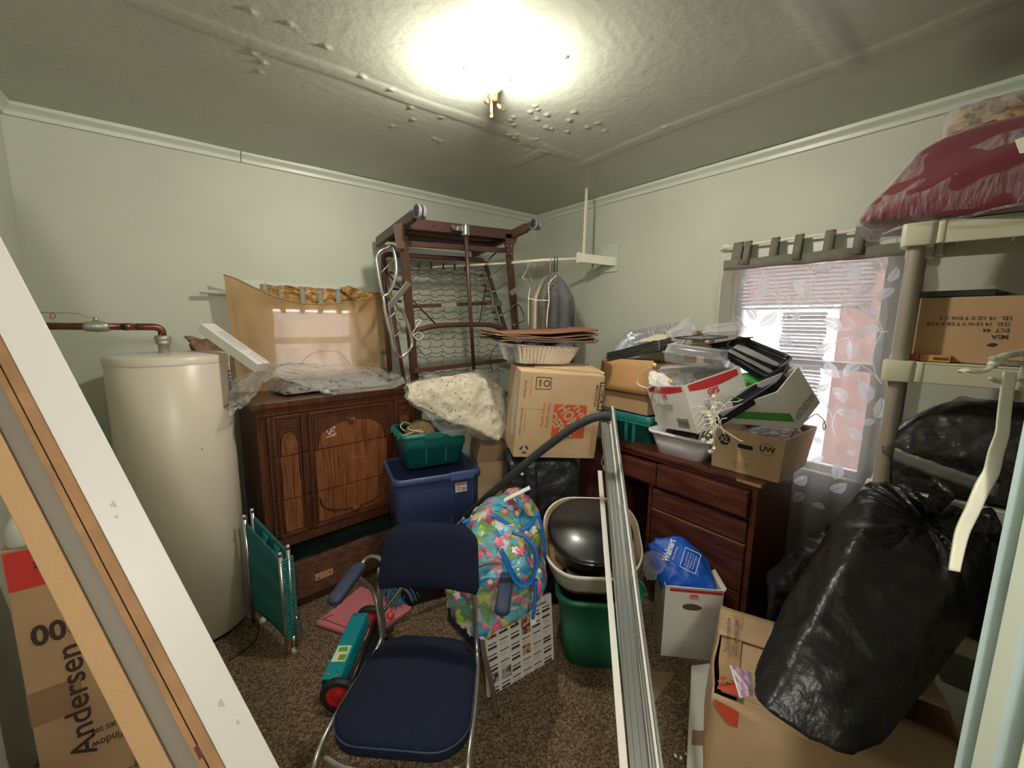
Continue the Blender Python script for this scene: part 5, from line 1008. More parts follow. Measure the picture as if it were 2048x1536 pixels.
# backrest: curved pad
def bk_(x, z, d=0): f = -.145-.07*(z-.69)/.21+.030*(x/.18)**2; return ch(x+.015, f+d, z)
def bpad(u, v, d):
    z = .690+.205*v; hw = .178-.018*v; 
    if v > .75: hw -= .045*((v-.75)/.25)**2.2
    if v < .12: hw -= .012*(1-v/.12)
    return bk_((u*2-1)*hw, z, d*(1-abs(u*2-1)**6)*(1-abs(v*2-1)**6))
for nm, d0, d1, m in (('backrest', .022, -.0, M_NAVY), ('backrest_shell', .0, -.012, M_NAVY2)):
    mb = MB(); nu, nv = 24, 16
    F_ = [[bpad(i/nu, j/nv, d0) for j in range(nv+1)] for i in range(nu+1)]; G_ = [[bpad(i/nu, j/nv, d1)+CF*(-.001 if nm != 'backrest' else 0) for j in range(nv+1)] for i in range(nu+1)]
    W_ = nv+1; vs = [p for q_ in F_ for p in q_]+[p for q_ in G_ for p in q_]; o = (nu+1)*W_; fs = []
    for i in range(nu):
        for j in range(nv): fs += [(i*W_+j, i*W_+j+1, (i+1)*W_+j+1, (i+1)*W_+j), (o+i*W_+j, o+(i+1)*W_+j, o+(i+1)*W_+j+1, o+i*W_+j+1)]
    mb.add(vs, fs, True); t.part(nm, mb, m)
M_CHF = mat('dull_steel', (.50, .49, .46), .32, .9)
for s in (-1, 1):
    mb = MB(); x = s*.212
    mb.tube(smooth([ch(x*1.0, .235, 0), ch(x*1.0, .232, .25), ch(x*1.0, .222, .38), ch(x*.98, .17, .425), ch(x*.96, .05, .428), ch(x*.90, -.08, .428), ch(x*.84, -.16, .44), ch(x*.80, -.185, .50), ch(x*.80, -.16, .62), ch(x*.78, -.165, .74)], 6), .0115, 10, flat=.7); t.part('side_frame', mb, M_CHF)
    mb = MB(); xr = s*.275
    mb.tube(smooth([ch(s*.15, -.185, .74), ch(s*.20, -.235, .735), ch(s*.25, -.265, .715), ch(xr, -.24, .690), ch(xr, -.15, .675), ch(xr, -.05, .672)], 6), .010, 10, flat=.7); t.part('arm_tube', mb, M_CHF)
    mb = MB(); mb.tube(smooth([ch(xr*.97, -.20, .683), ch(s*.23, -.25, .58), ch(s*.19, -.21, .45), ch(s*.215, -.28, .2), ch(s*.235, -.33, 0)], 6), .0105, 10, flat=.7); t.part('rear_leg', mb, M_CHF)
    mb = MB(); mb.M = FR(ch(xr, -.145, .690), 0) @ Matrix(((CR_.x, -CF.x, 0, 0), (CR_.y, -CF.y, 0, 0), (0, 0, 1, 0), (0, 0, 0, 1)))
    mb.loft([rr(.036, .20, .016, -.012), rr(.046, .215, .02, -.008), rr(.050, .22, .02, .002), rr(.046, .215, .02, .012), rr(.030, .19, .014, .016)]); t.part('armrest', mb, M_NAVY2)
mb = MB(); mb.tube(smooth([ch(-.19, .20, .405), ch(-.10, .225, .403), ch(.10, .225, .403), ch(.19, .20, .405)], 5), .009, 8); t.part('front_bar', mb, M_CHF)
mb = MB(); mb.tube([ch(-.18, -.10, .405), ch(.18, -.10, .405)], .008, 8); t.part('rear_bar', mb, M_CHF)

# ================================================================== folded teal camp chair
t = T('folding_chair', 'teal canvas folding chair, folded flat and standing on edge beside the water heater', 'folding chair', (.27, 2.2, 0))
fa, fb = PZ(592, 1300, .0), PZ(510, 1225, 0); a_top, b_top = PZ(592, 1060, .50), PZ(493, 1010, .52)
fa = V((.29, 2.05, 0)); fb = V((.195, 2.37, 0)); dd = (fb-fa); nrm = V((dd.y, -dd.x, 0)).normalized()
ztop = lambda u: .53+.075*u
M_TC = mat('teal_canvas', (.010, .135, .135), .75, bump=.35, bs=90, bd=.003, var=.15, vs=12)
for k, (off, tz) in enumerate(((0.0, 0.), (-.038, -.02))):
    mb = MB(); mb.grid(lambda u, v: fa+dd*u+nrm*(off+.008*sin(u*pi)*(1-.4*v)+.003*sin(v*20))+V((0, 0, .10+(ztop(u)+tz-.012*sin(u*pi)-.10)*v)), 16, 18); t.part('canvas', mb, M_TC, solid=.003)
    for u in (-.02, 1.03):
        mb = MB(); p = fa+dd*u+nrm*off; zt_ = ztop(u)+tz; mb.tube([p+V((0, 0, .02)), p+V((0, 0, zt_+.012))], .0095, 10); mb.tube([p+V((0, 0, zt_+.012)), p+V((0, 0, zt_+.03)), p+V((0, 0, zt_+.036))], .012, 10, rr=[.0105, .011, .004]); t.part('frame_tube', mb, M_STEEL)
for off in (.008, -.012, -.030):     # lacing coils along the front edge
    mb = MB()
    for i in range(30): z = .10+.41*i/30; c = fa+nrm*off+V((0, 0, z)); mb.tube([c+nrm*.011*cos(a)+dd.normalized()*.008*sin(a)-dd*.02 for a in [j*pi/4 for j in range(8)]], .0035, 5, closed=True)
    t.part('fabric_loops', mb, mat('teal_loop', (.012, .19, .18), .6))
for u in (.22, .55):
    mb = MB(); p = fa+dd*u; mb.grid(lambda a, b: p+dd*.16*a+nrm*(-.036+.034*b)+V((0, 0, ztop(u+.16*a)-.03-.035*sin(pi*b)*1)), 3, 6); t.part('strap', mb, M_TC, solid=.002)
mb = MB(); mb.tube(smooth([fa+V((.012, -.02, .20)), fa+V((.025, -.03, .14)), fa+V((.022, -.03, .06)), fa+V((.005, -.02, .03))], 5), .008, 8); mb.tube([fa+dd*.0+V((0, 0, .02)), fa+V((0, 0, .10))], .016, 8); t.part('foot_bend', mb, M_CHROME)
for q_ in (fa, fb): mb = MB(); mb.tube([q_, q_+V((0, 0, .03))], .017, 10); t.part('foot', mb, mat('worn_white_plastic', (.55, .52, .45), .5))

# pink board, yarn, push mower
q0, q1, q2, q3 = PZ(630, 1243, .03), PZ(735, 1278, .03), PZ(825, 1212, .03), PZ(722, 1170, .03)
mb = MB(); c = (q0+q1+q2+q3)/4; mb.slab([q0-V((0, 0, .028)), q1-V((0, 0, .028)), q2-V((0, 0, .028)), q3-V((0, 0, .028))], (0, 0, .028)); 
t = T('pink_tray', 'pink plastic tray lying upside down on the carpet under the blue chair', 'tray', V((c.x, c.y, 0)))
t.part('tray_body', mb, mat('pink_plastic_tray', (.60, .19, .23), .45), bevel=.012)
mb = MB(); i0, i1, i2 = c+(q0-c)*.82, c+(q1-c)*.86, c+(q3-c)*.8; mb.bar(i0+V((0, 0, .001)), i1+V((0, 0, .001)), .004, .004); mb.bar(c+(q0-c)*.88+V((0, 0, .001)), c+(q0-c)*.75+(q3-q0)*.10+V((0, 0, .001)), .005, .004); t.part('groove', mb, mat('dark_pink', (.25, .05, .07), .6))
t = T('yarn', 'tangled skein of blue-grey yarn on the floor behind the blue chair', 'yarn', (.84, 2.13, 0))
M_YA = mat('blue_grey_yarn', (.06, .17, .24), .9); rnd = random.Random(2)
mb = blob([V((.76, 2.02, 0)), V((.90, 2.02, 0)), V((.92, 2.2, 0)), V((.78, 2.2, 0)), V((.78, 2.05, .10)), V((.90, 2.08, .12)), V((.84, 2.17, .13)), V((.82, 2.02, .06))], .009, 3, amp=.016, fs=25, ridge=.02); t.part('skein', mb, M_YA)
mb = MB()
for i in range(26):
    a = rnd.random()*6; c = V((.84+.05*cos(a), 2.08+.06*sin(a), .09)); b = rnd.random()*3.1; d = V((cos(b), sin(b), 0))*.06; mb.tube(smooth([c-d+V((0, 0, -.04)), c-d*.4+V((0, 0, .025)), c+d*.4+V((0, 0, .03)), c+d+V((0, 0, -.04))], 4), .004, 5)
mb.tube(smooth([(.84, 2.1, .12), (.83, 2.12, .2), (.845, 2.11, .24)], 4), .006, 6); t.part('strands', mb, M_YA)['kind'] = 'stuff'
t = T('push_mower', 'teal push lawn mower with black wheels and long foam handle, lying behind the chair', 'lawn mower', (.48, 1.75, 0))
w1, w2 = V((.625, 1.955, .075)), V((.372, 1.60, .075)); axd = (w1-w2).normalized(); side = V((axd.y, -axd.x, 0))
for k, c in enumerate((w1, w2)):
    WM_ = Matrix.Translation(c) @ axd.to_track_quat('Z', 'Y').to_matrix().to_4x4()
    mb = MB(); mb.M = WM_; mb.lathe([(.052, -.014), (.068, -.016), (.075, -.010), (.075, .010), (.068, .016), (.052, .014), (.052, -.014)], 32); w_ = t.part('wheel', mb, mat('black_rubber', (.015, .014, .014), .6, bump=.2))
    mb = MB(); mb.M = WM_; mb.lathe([(0, -.010), (.02, -.014), (.026, -.006), (.045, -.004), (.052, -.010), (.052, .010), (.045, .004), (.026, .006), (.02, .014), (0, .010)], 24); t.part('wheel_rim', mb, mat('red_plastic', (.55, .02, .018), .4), parent=w_)
M_TB = mat('turquoise_plate', (.004, .25, .30), .35)
o_ = -side*.045+V((0, 0, .045)); bp0, bp1 = w2+axd*.03+o_, w1-axd*.01+o_
mb = MB(); mb.bar(bp0, bp1, .075, .006, (0, 0, 1)); mb.slab([bp0+side*.035, bp1+side*.035, bp1+side*.045-V((0, 0, .05)), bp0+side*.045-V((0, 0, .05))], side*.004); mb.slab([bp0-side*.035, bp1-side*.035, bp1-side*.04-V((0, 0, .055)), bp0-side*.04-V((0, 0, .055))], side*.004); t.part('deck_plate', mb, M_TB, bevel=.002)
mb = MB()
for f in (.07, .93):
    for s in (-.018, .018): p = bp0.lerp(bp1, f)+side*s+V((0, 0, .003)); mb.tube([p, p+V((0, 0, .003))], .006, 8)
t.part('rivets', mb, M_STEEL)
mb = MB(); lf = lambda a, b, z=.0042: bp0.lerp(bp1, a)+side*b+V((0, 0, z))
mb.add([lf(.22, -.03), lf(.22, .03), lf(.45, .03), lf(.45, -.03)], [(0, 1, 2, 3)]); mb.m = 1
mb.add([lf(.24, -.005, .005), lf(.24, .026, .005), lf(.32, .026, .005), lf(.32, -.005, .005)], [(0, 1, 2, 3)]); mb.add([lf(.36, -.02, .005), lf(.36, .022, .005), lf(.43, .015, .005), lf(.42, -.02, .005)], [(0, 1, 2, 3)]); t.part('sticker', mb, [mat('pale_yellow_label', (.72, .74, .50), .5), mat('label_green', (.12, .35, .08), .5)])
mb = MB(); mb.tube([w2+side*.03, w1+side*.03], .012, 8); mb.tube([w2+side*.045+V((0, 0, -.02)), w1+side*.045+V((0, 0, -.02))], .03, 10, flat=.5); t.part('reel', mb, M_BLACK)
h0 = V((.66, 1.92, .10)); HPt = [h0, V((.72, 1.90, .17)), V((.86, 1.86, .34)), PZ(925, 1040, .56), PD(985, 985, 2.00), PD(1060, 920, 1.88), PD(1130, 866, 1.80), PD(1175, 840, 1.76), PD(1205, 832, 1.74), PD(1222, 832, 1.73)]
hs = smooth(HPt, 8); cut = 25
mb = MB(); mb.tube(hs[:cut+1], .0115, 10); t.part('handle_tube', mb, M_STEEL)
mb = MB(); mb.tube(hs[cut:], .0185, 12); t.part('foam_grip', mb, mat('black_foam', (.025, .027, .028), .7, bump=.2, bs=80))
mb = MB(); mb.tube(smooth([V((.70, 1.86, .05)), V((.66, 1.80, .09)), V((.62, 1.74, .12))], 4), .015, 8); t.part('clamp_arm', mb, M_BLACK)
mb = MB(); c = V((.70, 1.87, .115)); mb.M = FR(c, 30, 60); mb.lathe([(0, -.012), (.016, -.010), (.018, 0), (.016, .010), (0, .012)], 6); t.part('orange_knob', mb, mat('orange_plastic', (.80, .07, .01), .4))
mb = MB(); mb.tube([hs[-3]+V((0, 0, -.02)), hs[-3]+V((-.003, -.004, -.034))], .006, 8); t.part('bolt', mb, M_BRASS)

# ================================================================== flowered tote bag
def CY(x, y, k): return PD(x, y, k)
kc = 1.80
pts = [CY(1032, 965, 1.92), CY(1000, 985, 1.85), CY(1055, 985, 1.95), CY(945, 1020, 1.75), CY(1080, 1030, 1.90), CY(925, 1060, 1.66), CY(1095, 1130, 1.75), CY(885, 1190, 1.55), CY(1092, 1180, 1.70), CY(905, 1255, 1.55), CY(960, 1285, 1.50), CY(1020, 1262, 1.52), CY(1090, 1205, 1.62),
       CY(950, 1040, 1.60), CY(1030, 1050, 1.62), CY(960, 1160, 1.46), CY(1050, 1150, 1.50), CY(1040, 990, 2.05), CY(960, 1010, 2.0), CY(930, 1150, 1.95), CY(1085, 1100, 2.0), CY(930, 1190, 1.85), CY(1080, 1150, 1.92)]
STP = [(.0, (.02, .16, .45)), (.28, (.03, .30, .55)), (.36, (.25, .62, .72)), (.43, (.10, .38, .50)), (.47, (.62, .06, .18)), (.51, (.75, .38, .45)), (.55, (.85, .82, .78)), (.60, (.20, .55, .62)), (.66, (.20, .42, .04)), (.72, (.85, .78, .35)), (.8, (.65, .10, .22)), (.9, (.8, .85, .85))]
STP = [(p, tuple(c*.62 for c in col)) for p, col in STP]
M_FLO = mat('floral_print', (.3, .5, .6), .35, kind='speck', ps=17, stops=STP, bump=.4, bs=10, bd=.03)
mb = blob(pts, .013, 8, amp=.028, fs=8, ridge=.03, seed=2)
t = T('tote_bag', 'bulging tote bag printed with blue, pink and green flowers behind the chair', 'bag', V((1.08, 1.58, 0)))
tb = t.part('bag_body', mb, M_FLO)
mb = MB(); mb.box((.98, 1.48, 0), (1.30, 1.80, .12)); t.part('bag_base', mb, M_NAVY2, bevel=.02)
M_STR = mat('blue_strap', (.01, .14, .48), .5)
for P_, k in (([(1002, 1100), (1012, 1120), (1028, 1155), (1045, 1170), (1062, 1160), (1072, 1130), (1070, 1100), (1050, 1075), (1025, 1065)], 1.47), ([(925, 1045), (955, 1035), (985, 1030), (1010, 1045), (1035, 1060), (1060, 1050), (1075, 1025)], 1.68), ([(1075, 1025), (1085, 1060), (1090, 1110)], 1.70), ([(1072, 1160), (1070, 1200), (1066, 1235)], 1.47), ([(985, 1020), (1010, 1000), (1040, 985), (1060, 975)], 1.80)):
    mb = MB(); mb.tube(smooth([PD(x, y, k-.02) for x, y in P_], 5), .015, 8, flat=.45); t.part('strap', mb, M_STR if k != 1.80 else M_WHITE)
mb = MB(); p = PD(1066, 1240, 1.46); mb.box(p+V((-.010, -.004, -.014)), p+V((.012, .004, .016))); t.part('buckle', mb, M_CREAM)
# flowers and leaves printed on the bag as small raised patches
rnd = random.Random(9); cen = sum((V(p) for p in pts), V())/len(pts)
bv = [V(p) for p in blob(pts, .03, 8, amp=.0).v]
for nm, m, N_, r0_, col in (('flower_print', 'pink_print', 46, .018, (.72, .14, .25)), ('pale_flower_print', 'white_pink_print', 44, .020, (.86, .74, .74)), ('leaf_print', 'lime_print', 24, .018, (.22, .46, .04)), ('blue_print', 'sky_print', 34, .022, (.04, .36, .62)), ('yellow_print', 'yellow_print', 14, .010, (.85, .70, .15))):
    mb = MB(); cand = [v for v in mb_src.v] if False else None
    src = [v for v in tb.data.vertices if (v.co+t.loc-cen).dot(CAM-cen) > -.02]
    for i in range(N_):
        v = rnd.choice(src); n = v.normal; p = v.co+t.loc+n*.0025; x = n.orthogonal().normalized(); y = n.cross(x); r_ = r0_*rnd.uniform(.6, 1.3); a0 = rnd.random()*6
        K = 10; ps = [p+(x*cos(a0+k*2*pi/K)+y*sin(a0+k*2*pi/K)*(.5 if 'leaf' in nm else 1))*r_*(1 if k % 2 else .6)+n*(-.0) for k in range(K)]; mb.add([p+n*.002]+ps, [(0, 1+k, 1+(k+1) % K) for k in range(K)])
    t.part(nm, mb, mat(m, col, .4))['kind'] = 'stuff'

# printed board leaning against the bag
BRM = FR((.892, 1.279, 0), -3, -6)
t = T('printed_panel', 'white cardboard panel printed with photos and text, leaning against the flowered bag', 'board', BRM @ V((.18, 0, 0)))
mb = MB(); mb.M = BRM; mb.box((0, 0, 0), (.372, .012, .325)); t.part('board', mb, M_WHITE)
bf = lambda x, z: BRM @ V((x, -.001, z)); BX, BZ = BRM.to_3x3() @ V((1, 0, 0)), BRM.to_3x3() @ V((0, 0, 1))
mb = MB(); mb.text('brother', bf(.30, .300), BX, BZ, .016, .085, bold=.02); rnd = random.Random(4)
for cx in range(6):
    for rz in range(6):
        x = .012+cx*.060; z = .262-rz*.050
        if (cx, rz) in ((3, 0), (3, 1), (3, 3), (1, 4), (0, 4)): continue
        quad(mb, bf, x, z+.012, x+.045, z+.017)
        if rnd.random() < .6: quad(mb, bf, x, z-.008, x+.045, z+.002)
t.part('black_printing', mb, M_INK)
mb = MB(); 
for cx in range(6):
    for rz in range(6):
        for k in range(3): quad(mb, bf, .012+cx*.060, .262-rz*.050+.007-k*.006-.006, .012+cx*.060+.045*rnd.uniform(.5, 1), .262-rz*.050+.0085-k*.006-.006)
t.part('small_print', mb, mat('grey_print', (.22, .23, .25), .6))
for x, z, w_, h_, m in ((.190, .195, .052, .085, mat('photo_brown', (.3, .1, .06), .5, kind='speck', ps=60, stops=[(.3, (.10, .03, .02)), (.5, (.35, .14, .09)), (.7, (.6, .45, .35)), (.9, (.2, .06, .04))])), (.190, .100, .045, .045, MATS['photo_brown']), (.075, .045, .050, .05, mat('photo_grey', (.2, .2, .25), .5, kind='speck', ps=60, stops=[(.3, (.03, .03, .04)), (.5, (.3, .3, .32)), (.7, (.5, .48, .48)), (.9, (.1, .1, .12))])), (.015, .05, .045, .045, MATS['photo_grey'])):
    mb = MB(); mb.add([bf(x, z)+V((0, -.0006, 0)), bf(x+w_, z)+V((0, -.0006, 0)), bf(x+w_, z+h_)+V((0, -.0006, 0)), bf(x, z+h_)+V((0, -.0006, 0))], [(0, 1, 2, 3)]); t.part('photo_print', mb, m)
mb = MB(); quad(mb, lambda x, z: bf(x, z)+V((0, -.0007, 0)), .31, .225, .355, .236); quad(mb, lambda x, z: bf(x, z)+V((0, -.0007, 0)), .31, .12, .355, .126); t.part('red_print', mb, mat('dark_red_print', (.25, .01, .02), .6))

# ================================================================== green tub with black pots and carton
GT = FR((1.475, 1.195, 0), -42)
t = T('plastic_tub', 'tall green plastic tub on the carpet holding a black pot in a carton', 'tub', (1.475, 1.195, 0))
mb = MB(); tub(mb, GT, .385, .33, .315, .26, .36, .09, .005, .012, .022); t.part('tub_body', mb, M_GREEN)
mb = MB(); mb.M = GT; mb.tube(smooth([(.18, -.06, .352), (.225, -.045, .33), (.235, 0, .31), (.225, .045, .33), (.18, .06, .352)], 5), .010, 8); t.part('handle', mb, M_GREEN)
mb = MB(); mb.M = GT @ Matrix.Translation((0, 0, .14)); mb.loft([rr(.27, .24, .08, 0), rr(.31, .27, .09, .26), rr(.345, .30, .1, .27), rr(.345, .30, .1, .285), rr(.30, .26, .09, .285), rr(.26, .22, .08, .02)]); one('black_tub', 'black tub rim standing inside the tall green tub', 'tub', mb, M_BLACK, GT @ V((0, 0, .14)))
PB = Matrix.Translation(V((1.455, 1.235, .43))) @ Matrix.Rotation(R_(22), 4, V((.72, -.69, 0)))
t = T('cardboard_carton', 'bent white and blue printed carton in the green tub, black pot inside', 'carton', V((1.455, 1.235, .43)))
def cring(k, z, dz=0): return [V((p.x, p.y, z+dz*(p.y/.2))) for p in rr(.44*k, .40*k, .15*k, 0, 8)]
PBz = PB @ Matrix.Rotation(R_(-42), 4, 'Z')
mb = MB(); mb.M = PBz; mb.loft([cring(.78, .0), cring(.92, .10), cring(1.0, .21, .03), cring(.985, .21, .03), cring(.90, .10), cring(.76, .01)], (True, True)); t.part('carton', mb, [M_CARD2])
mb = MB(); mb.M = PBz; L = [cring(.785, .005), cring(.925, .10), cring(1.006, .208, .03)]; n = len(L[0])
for i in range(n):
    j = (i+1) % n; c = (L[1][i]+L[1][j])/2; a = math.degrees(math.atan2(c.y, c.x)); mb.m = 1 if (-88 < a < -20) else 0
    if -170 < a < 15 or a > 150:
        for k in range(2): mb.add([L[k][i], L[k][j], L[k+1][j], L[k+1][i]], [(0, 1, 2, 3)], True)
t.part('printed_sleeve', mb, [mat('grey_white_card', (.52, .50, .46), .6, var=.2, vs=14), mat('blue_print', (.02, .12, .34), .5)])
mb = MB(); mb.M = PBz; mb.loft([[V((p.x, p.y, p.z+.002)) for p in cring(1.012, .20, .03)], [V((p.x, p.y, p.z)) for p in cring(1.012, .216, .03)], [V((p.x, p.y, p.z)) for p in cring(.98, .216, .03)]], (False, False)); t.part('rim_edge', mb, M_WHITE)
PP = PB @ Matrix.Translation((.01, .02, .085)) @ Matrix.Scale(1.10, 4)
t = T('cooking_pot', 'large black lidded pot lying tilted in the carton above the green tub', 'pot', PP @ V((0, 0, 0)))
mb = MB(); mb.M = PP; mb.lathe([(0, 0), (.12, .003), (.155, .03), (.168, .10), (.172, .12), (.178, .122), (.178, .130), (.170, .132)], 48); t.part('pot_body', mb, mat('black_enamel', (.012, .012, .014), .16, coat=.5))
mb = MB(); mb.M = PP; mb.lathe([(.172, .131), (.174, .137), (.160, .142), (.12, .158), (.07, .168), (0, .171)], 48); t.part('lid', mb, mat('black_enamel_dull', (.022, .023, .025), .3, coat=.3, bump=.05, bs=6))
mb = MB(); c = V((1.66, 1.16, .30)); mb.M = FR((1.60, 1.36, .30), 0, 20, 30); mb.lathe([(0, 0), (.12, .003), (.15, .03), (.16, .17), (.166, .172), (.158, .175), (.0, .18)], 40); one('cooking_pot', 'second black pot behind the metal rails, right of the tilted pot', 'pot', mb, mat('black_enamel_dull', (.022, .023, .025), .3), (1.60, 1.36, .25))
mb = blob([PZ(x, y, z) for x, y, z in ((1282, 1105, .5), (1300, 1095, .52), (1330, 1110, .50), (1332, 1135, .47), (1310, 1165, .42), (1290, 1165, .42), (1320, 1145, .44), (1300, 1120, .38), (1330, 1120, .38))], .008, 3, amp=.016, fs=20, ridge=.02); one('plastic_bag', 'small crumpled clear bag beside the blue bag, over the green tub edge', 'plastic bag', mb, M_FILMM, PZ(1305, 1160, .40))

# ================================================================== GFS carton with the blue bag
LM = FR((1.692, .960, 0), -45.4); LW, LD, LH = .262, .20, .365
t = T('food_carton', 'tall open white carton with red band and oval hand hole on the carpet', 'carton', LM @ V((.13, .19, 0)))
mb = MB(); open_box(mb, LM, LW, LD, LH, .005); t.part('carton', mb, M_WHITE)
lx_, lz_ = LM.to_3x3() @ V((1, 0, 0)), V((0, 0, 1)); lfn = lambda x, z: LM @ V((x, -.001, z))
mb = MB(); quad(mb, lfn, .02, LH-.020, LW-.004, LH-.005); mb.text('GFS', lfn(.130, LH-.038), lx_, lz_, .017, bold=.045); quad(mb, lfn, .108, LH-.053, .155, LH-.050); t.part('red_printing', mb, M_RED)
mb = MB(); mb.add([lfn(.125+.045*cos(a)*(1+.05*cos(3*a)), LH-.095+.016*sin(a)*(1.15 if sin(a) > 0 else .95)) for a in [k*pi/12 for k in range(24)]], [tuple(range(24))]); t.part('hand_hole', mb, mat('hole_brown', (.10, .06, .03), .8))
mb = MB(); flap(mb, LM, (0, 0, LH), (LW, 0, LH), (0, -.006, .012), .004); flap(mb, LM, (LW, 0, LH), (LW, LD, LH), (.01, 0, .015), .004); t.part('flap', mb, M_WHITE)
t = T('shopping_bag', 'blue fabric shopping bag with white lettering stuffed in the tall white carton', 'bag', LM @ V((.13, .2, .2)))
bl = [LM @ V(p) for p in ((.012, .012, .28), (.25, .012, .28), (.25, .19, .28), (.012, .19, .28), (.02, .03, .385), (.245, .02, .365), (.24, .17, .44), (-.02, .18, .53), (-.07, .15, .50), (.06, .08, .48), (.14, .10, .50), (.10, .17, .55), (-.02, .10, .50), (.20, .06, .44))]
mb = blob(bl, .010, 6, amp=.014, fs=9, ridge=.016, seed=8); bb = t.part('bag_body', mb, mat('blue_woven', (.008, .10, .55), .45, bump=.2, bs=60))
def surf(ob, loc, px_, py_):
    """nearest point on a soft surface seen along a pixel ray (text follows the cloth)"""
    d = ray(px_, py_).normalized(); best = None
    for v in ob.data.vertices:
        w_ = v.co+loc-CAM; k = w_.dot(d); e_ = (w_-d*k).length
        if e_ < .012 and (best is None or k < best[0]): best = (k, v)
    return CAM+d*(best[0] if best else 1.6)
sp_ = [surf(bb, t.loc, *q_) for q_ in ((1337, 1112), (1345, 1085), (1352, 1105), (1410, 1115))]
o_ = surf(bb, t.loc, 1338, 1100); up_ = (surf(bb, t.loc, 1345, 1080)-surf(bb, t.loc, 1332, 1118)); rt_ = surf(bb, t.loc, 1390, 1110)-surf(bb, t.loc, 1330, 1100); rt_ = (rt_-up_.normalized()*rt_.dot(up_.normalized()))
toc = (CAM-o_).normalized()
mb = MB(); mb.text('Walmart', o_+toc*.018, up_, -rt_ if up_.cross(-rt_).dot(toc) > 0 else rt_, .032, .115, bold=.03); mb.text('Save money.', o_+toc*.016+rt_.normalized()*.028, up_, -rt_ if up_.cross(-rt_).dot(toc) > 0 else rt_, .010, .07)
o2 = o_+rt_.normalized()*.085+toc*.010
for i in range(4): mb.text('Recyclable bag line', o2+rt_.normalized()*.012*i, up_, -rt_ if up_.cross(-rt_).dot(toc) > 0 else rt_, .006, .07)
U_ = up_.normalized(); W2_ = rt_.normalized()
def bq(a, b, c, d): mb.add([o2+W2_*a+U_*b, o2+W2_*c+U_*b, o2+W2_*c+U_*d, o2+W2_*a+U_*d], [(0, 1, 2, 3)])
bq(-.02, -.05, .055, -.047); bq(-.02, .047, .055, .05); bq(-.02, -.05, -.017, .05); bq(.052, -.05, .055, .05)
t.part('lettering', mb, mat('white_print', (.75, .78, .85), .5))

# ================================================================== bundle of metal rails leaning across the room
kt, kb_ = 2.05, 1.05
def rail_pts(xt, yt, xb, dk=0., yb=1536):
    a = PD(xt, yt, kt-dk*1.5); b = PD(xb, yb, kb_-dk); d = (b-a); return a, a+d*(a.z/(a.z-b.z))
RX = (PD(1330, 1536, kb_)-PD(1240, 1536, kb_)).normalized()
def channel(name, label, a, b, wd, hd, m, lips=True, group=None):
    u = (b-a).normalized(); x = (RX-u*RX.dot(u)).normalized(); n = x.cross(u); n = n if n.dot(CAM-a) > 0 else -n; x2 = x
    t_ = T(name, label, 'metal rail', b, group); mb = MB()
    def bar2(s0, s1, h0, h1):
        f = lambda p: [p+x2*s0+n*h0, p+x2*s1+n*h0, p+x2*s1+n*h1, p+x2*s0+n*h1]; mb.add(f(a)+f(b), [(0, 1, 2, 3), (7, 6, 5, 4), (0, 4, 5, 1), (1, 5, 6, 2), (2, 6, 7, 3), (3, 7, 4, 0)])
    bar2(-wd/2, wd/2, -hd, -hd+.002)
    if lips:
        bar2(-wd/2, -wd/2+.002, -hd, 0); bar2(wd/2-.002, wd/2, -hd, 0); bar2(-wd*.18, -wd*.14, -hd, -hd*.6); bar2(wd*.15, wd*.19, -hd, -hd*.6)
    t_.part('rail_body', mb, m, label=None); return t_, x2, n
M_RG = mat('grey_satin_metal', (.30, .31, .30), .38, .7); M_RW = mat('white_coated_metal', (.78, .77, .72), .35)
a, b = rail_pts(1200, 938, 1249, .03); channel('metal_rail', 'short white coated rail, leftmost of the leaning metal rails', a, b, .020, .012, M_RW, False)
a, b = rail_pts(1213, 840, 1281, .0); rt_rail = channel('metal_rail', 'wide grey channel rail in the middle of the leaning bundle', a, b, .052, .020, M_RG)[0]
for i, (xt, yt, xb, l) in enumerate(((1222, 835, 1305, 'first'), (1224, 820, 1313, 'second'), (1226, 805, 1321, 'third'), (1228, 800, 1329, 'outermost'))):
    a, b = rail_pts(xt, yt, xb, .0); channel('metal_rail', 'thin white edged rail, %s one right of the wide grey channel' % l, a+V((0, 0, 0)), b, .0075, .026, M_RW if i % 2 == 0 else M_RG, False)
    mb = MB()
a, b = rail_pts(1204, 780, 1262, .01)
t = rt_rail; mb = MB(); mb.tube(smooth([PD(x, y, 1.98) for x, y in ((1206, 845), (1204, 880), (1207, 905), (1203, 925), (1208, 935))], 5), .002, 5); t.part('pull_cord', mb, M_CARD); mb = MB(); mb.tube([PD(1208, 932, 1.98), PD(1208, 942, 1.98)], .004, 8); t.part('cord_end', mb, M_CARD)

# floor bits right of the rails
mb = MB(); mb.add([V((1.52, .97, .004)), PZ(1352, 1345, .004), PZ(1300, 1420, .004), PZ(1262, 1400, .004)], [(3, 2, 1, 0)]); one('cardboard_piece', 'flat torn piece of brown cardboard on the carpet between rails and white carton', 'cardboard', mb, mat('dirty_cardboard', (.22, .15, .09), .8), (1.5, .9, 0), solid=.004)
mb = MB(); mb.tube(smooth([PZ(x, y, .006) for x, y in ((1345, 1362), (1360, 1368), (1374, 1385), (1370, 1402), (1352, 1405), (1330, 1390))], 6), .003, 5); one('cord', 'loop of tan cord lying on the carpet beside the long white board', 'cord', mb, mat('tan_cord', (.32, .25, .16), .8), PZ(1360, 1390, 0))
p0, p1, p2, p3 = PZ(1383, 1330, .03), PZ(1420, 1326, .03), PZ(1440, 1640, .03), PZ(1368, 1640, .03)
t = T('foam_board', 'long white foam board lying on the carpet along the large brown box', 'board', V((1.45, .7, 0)))
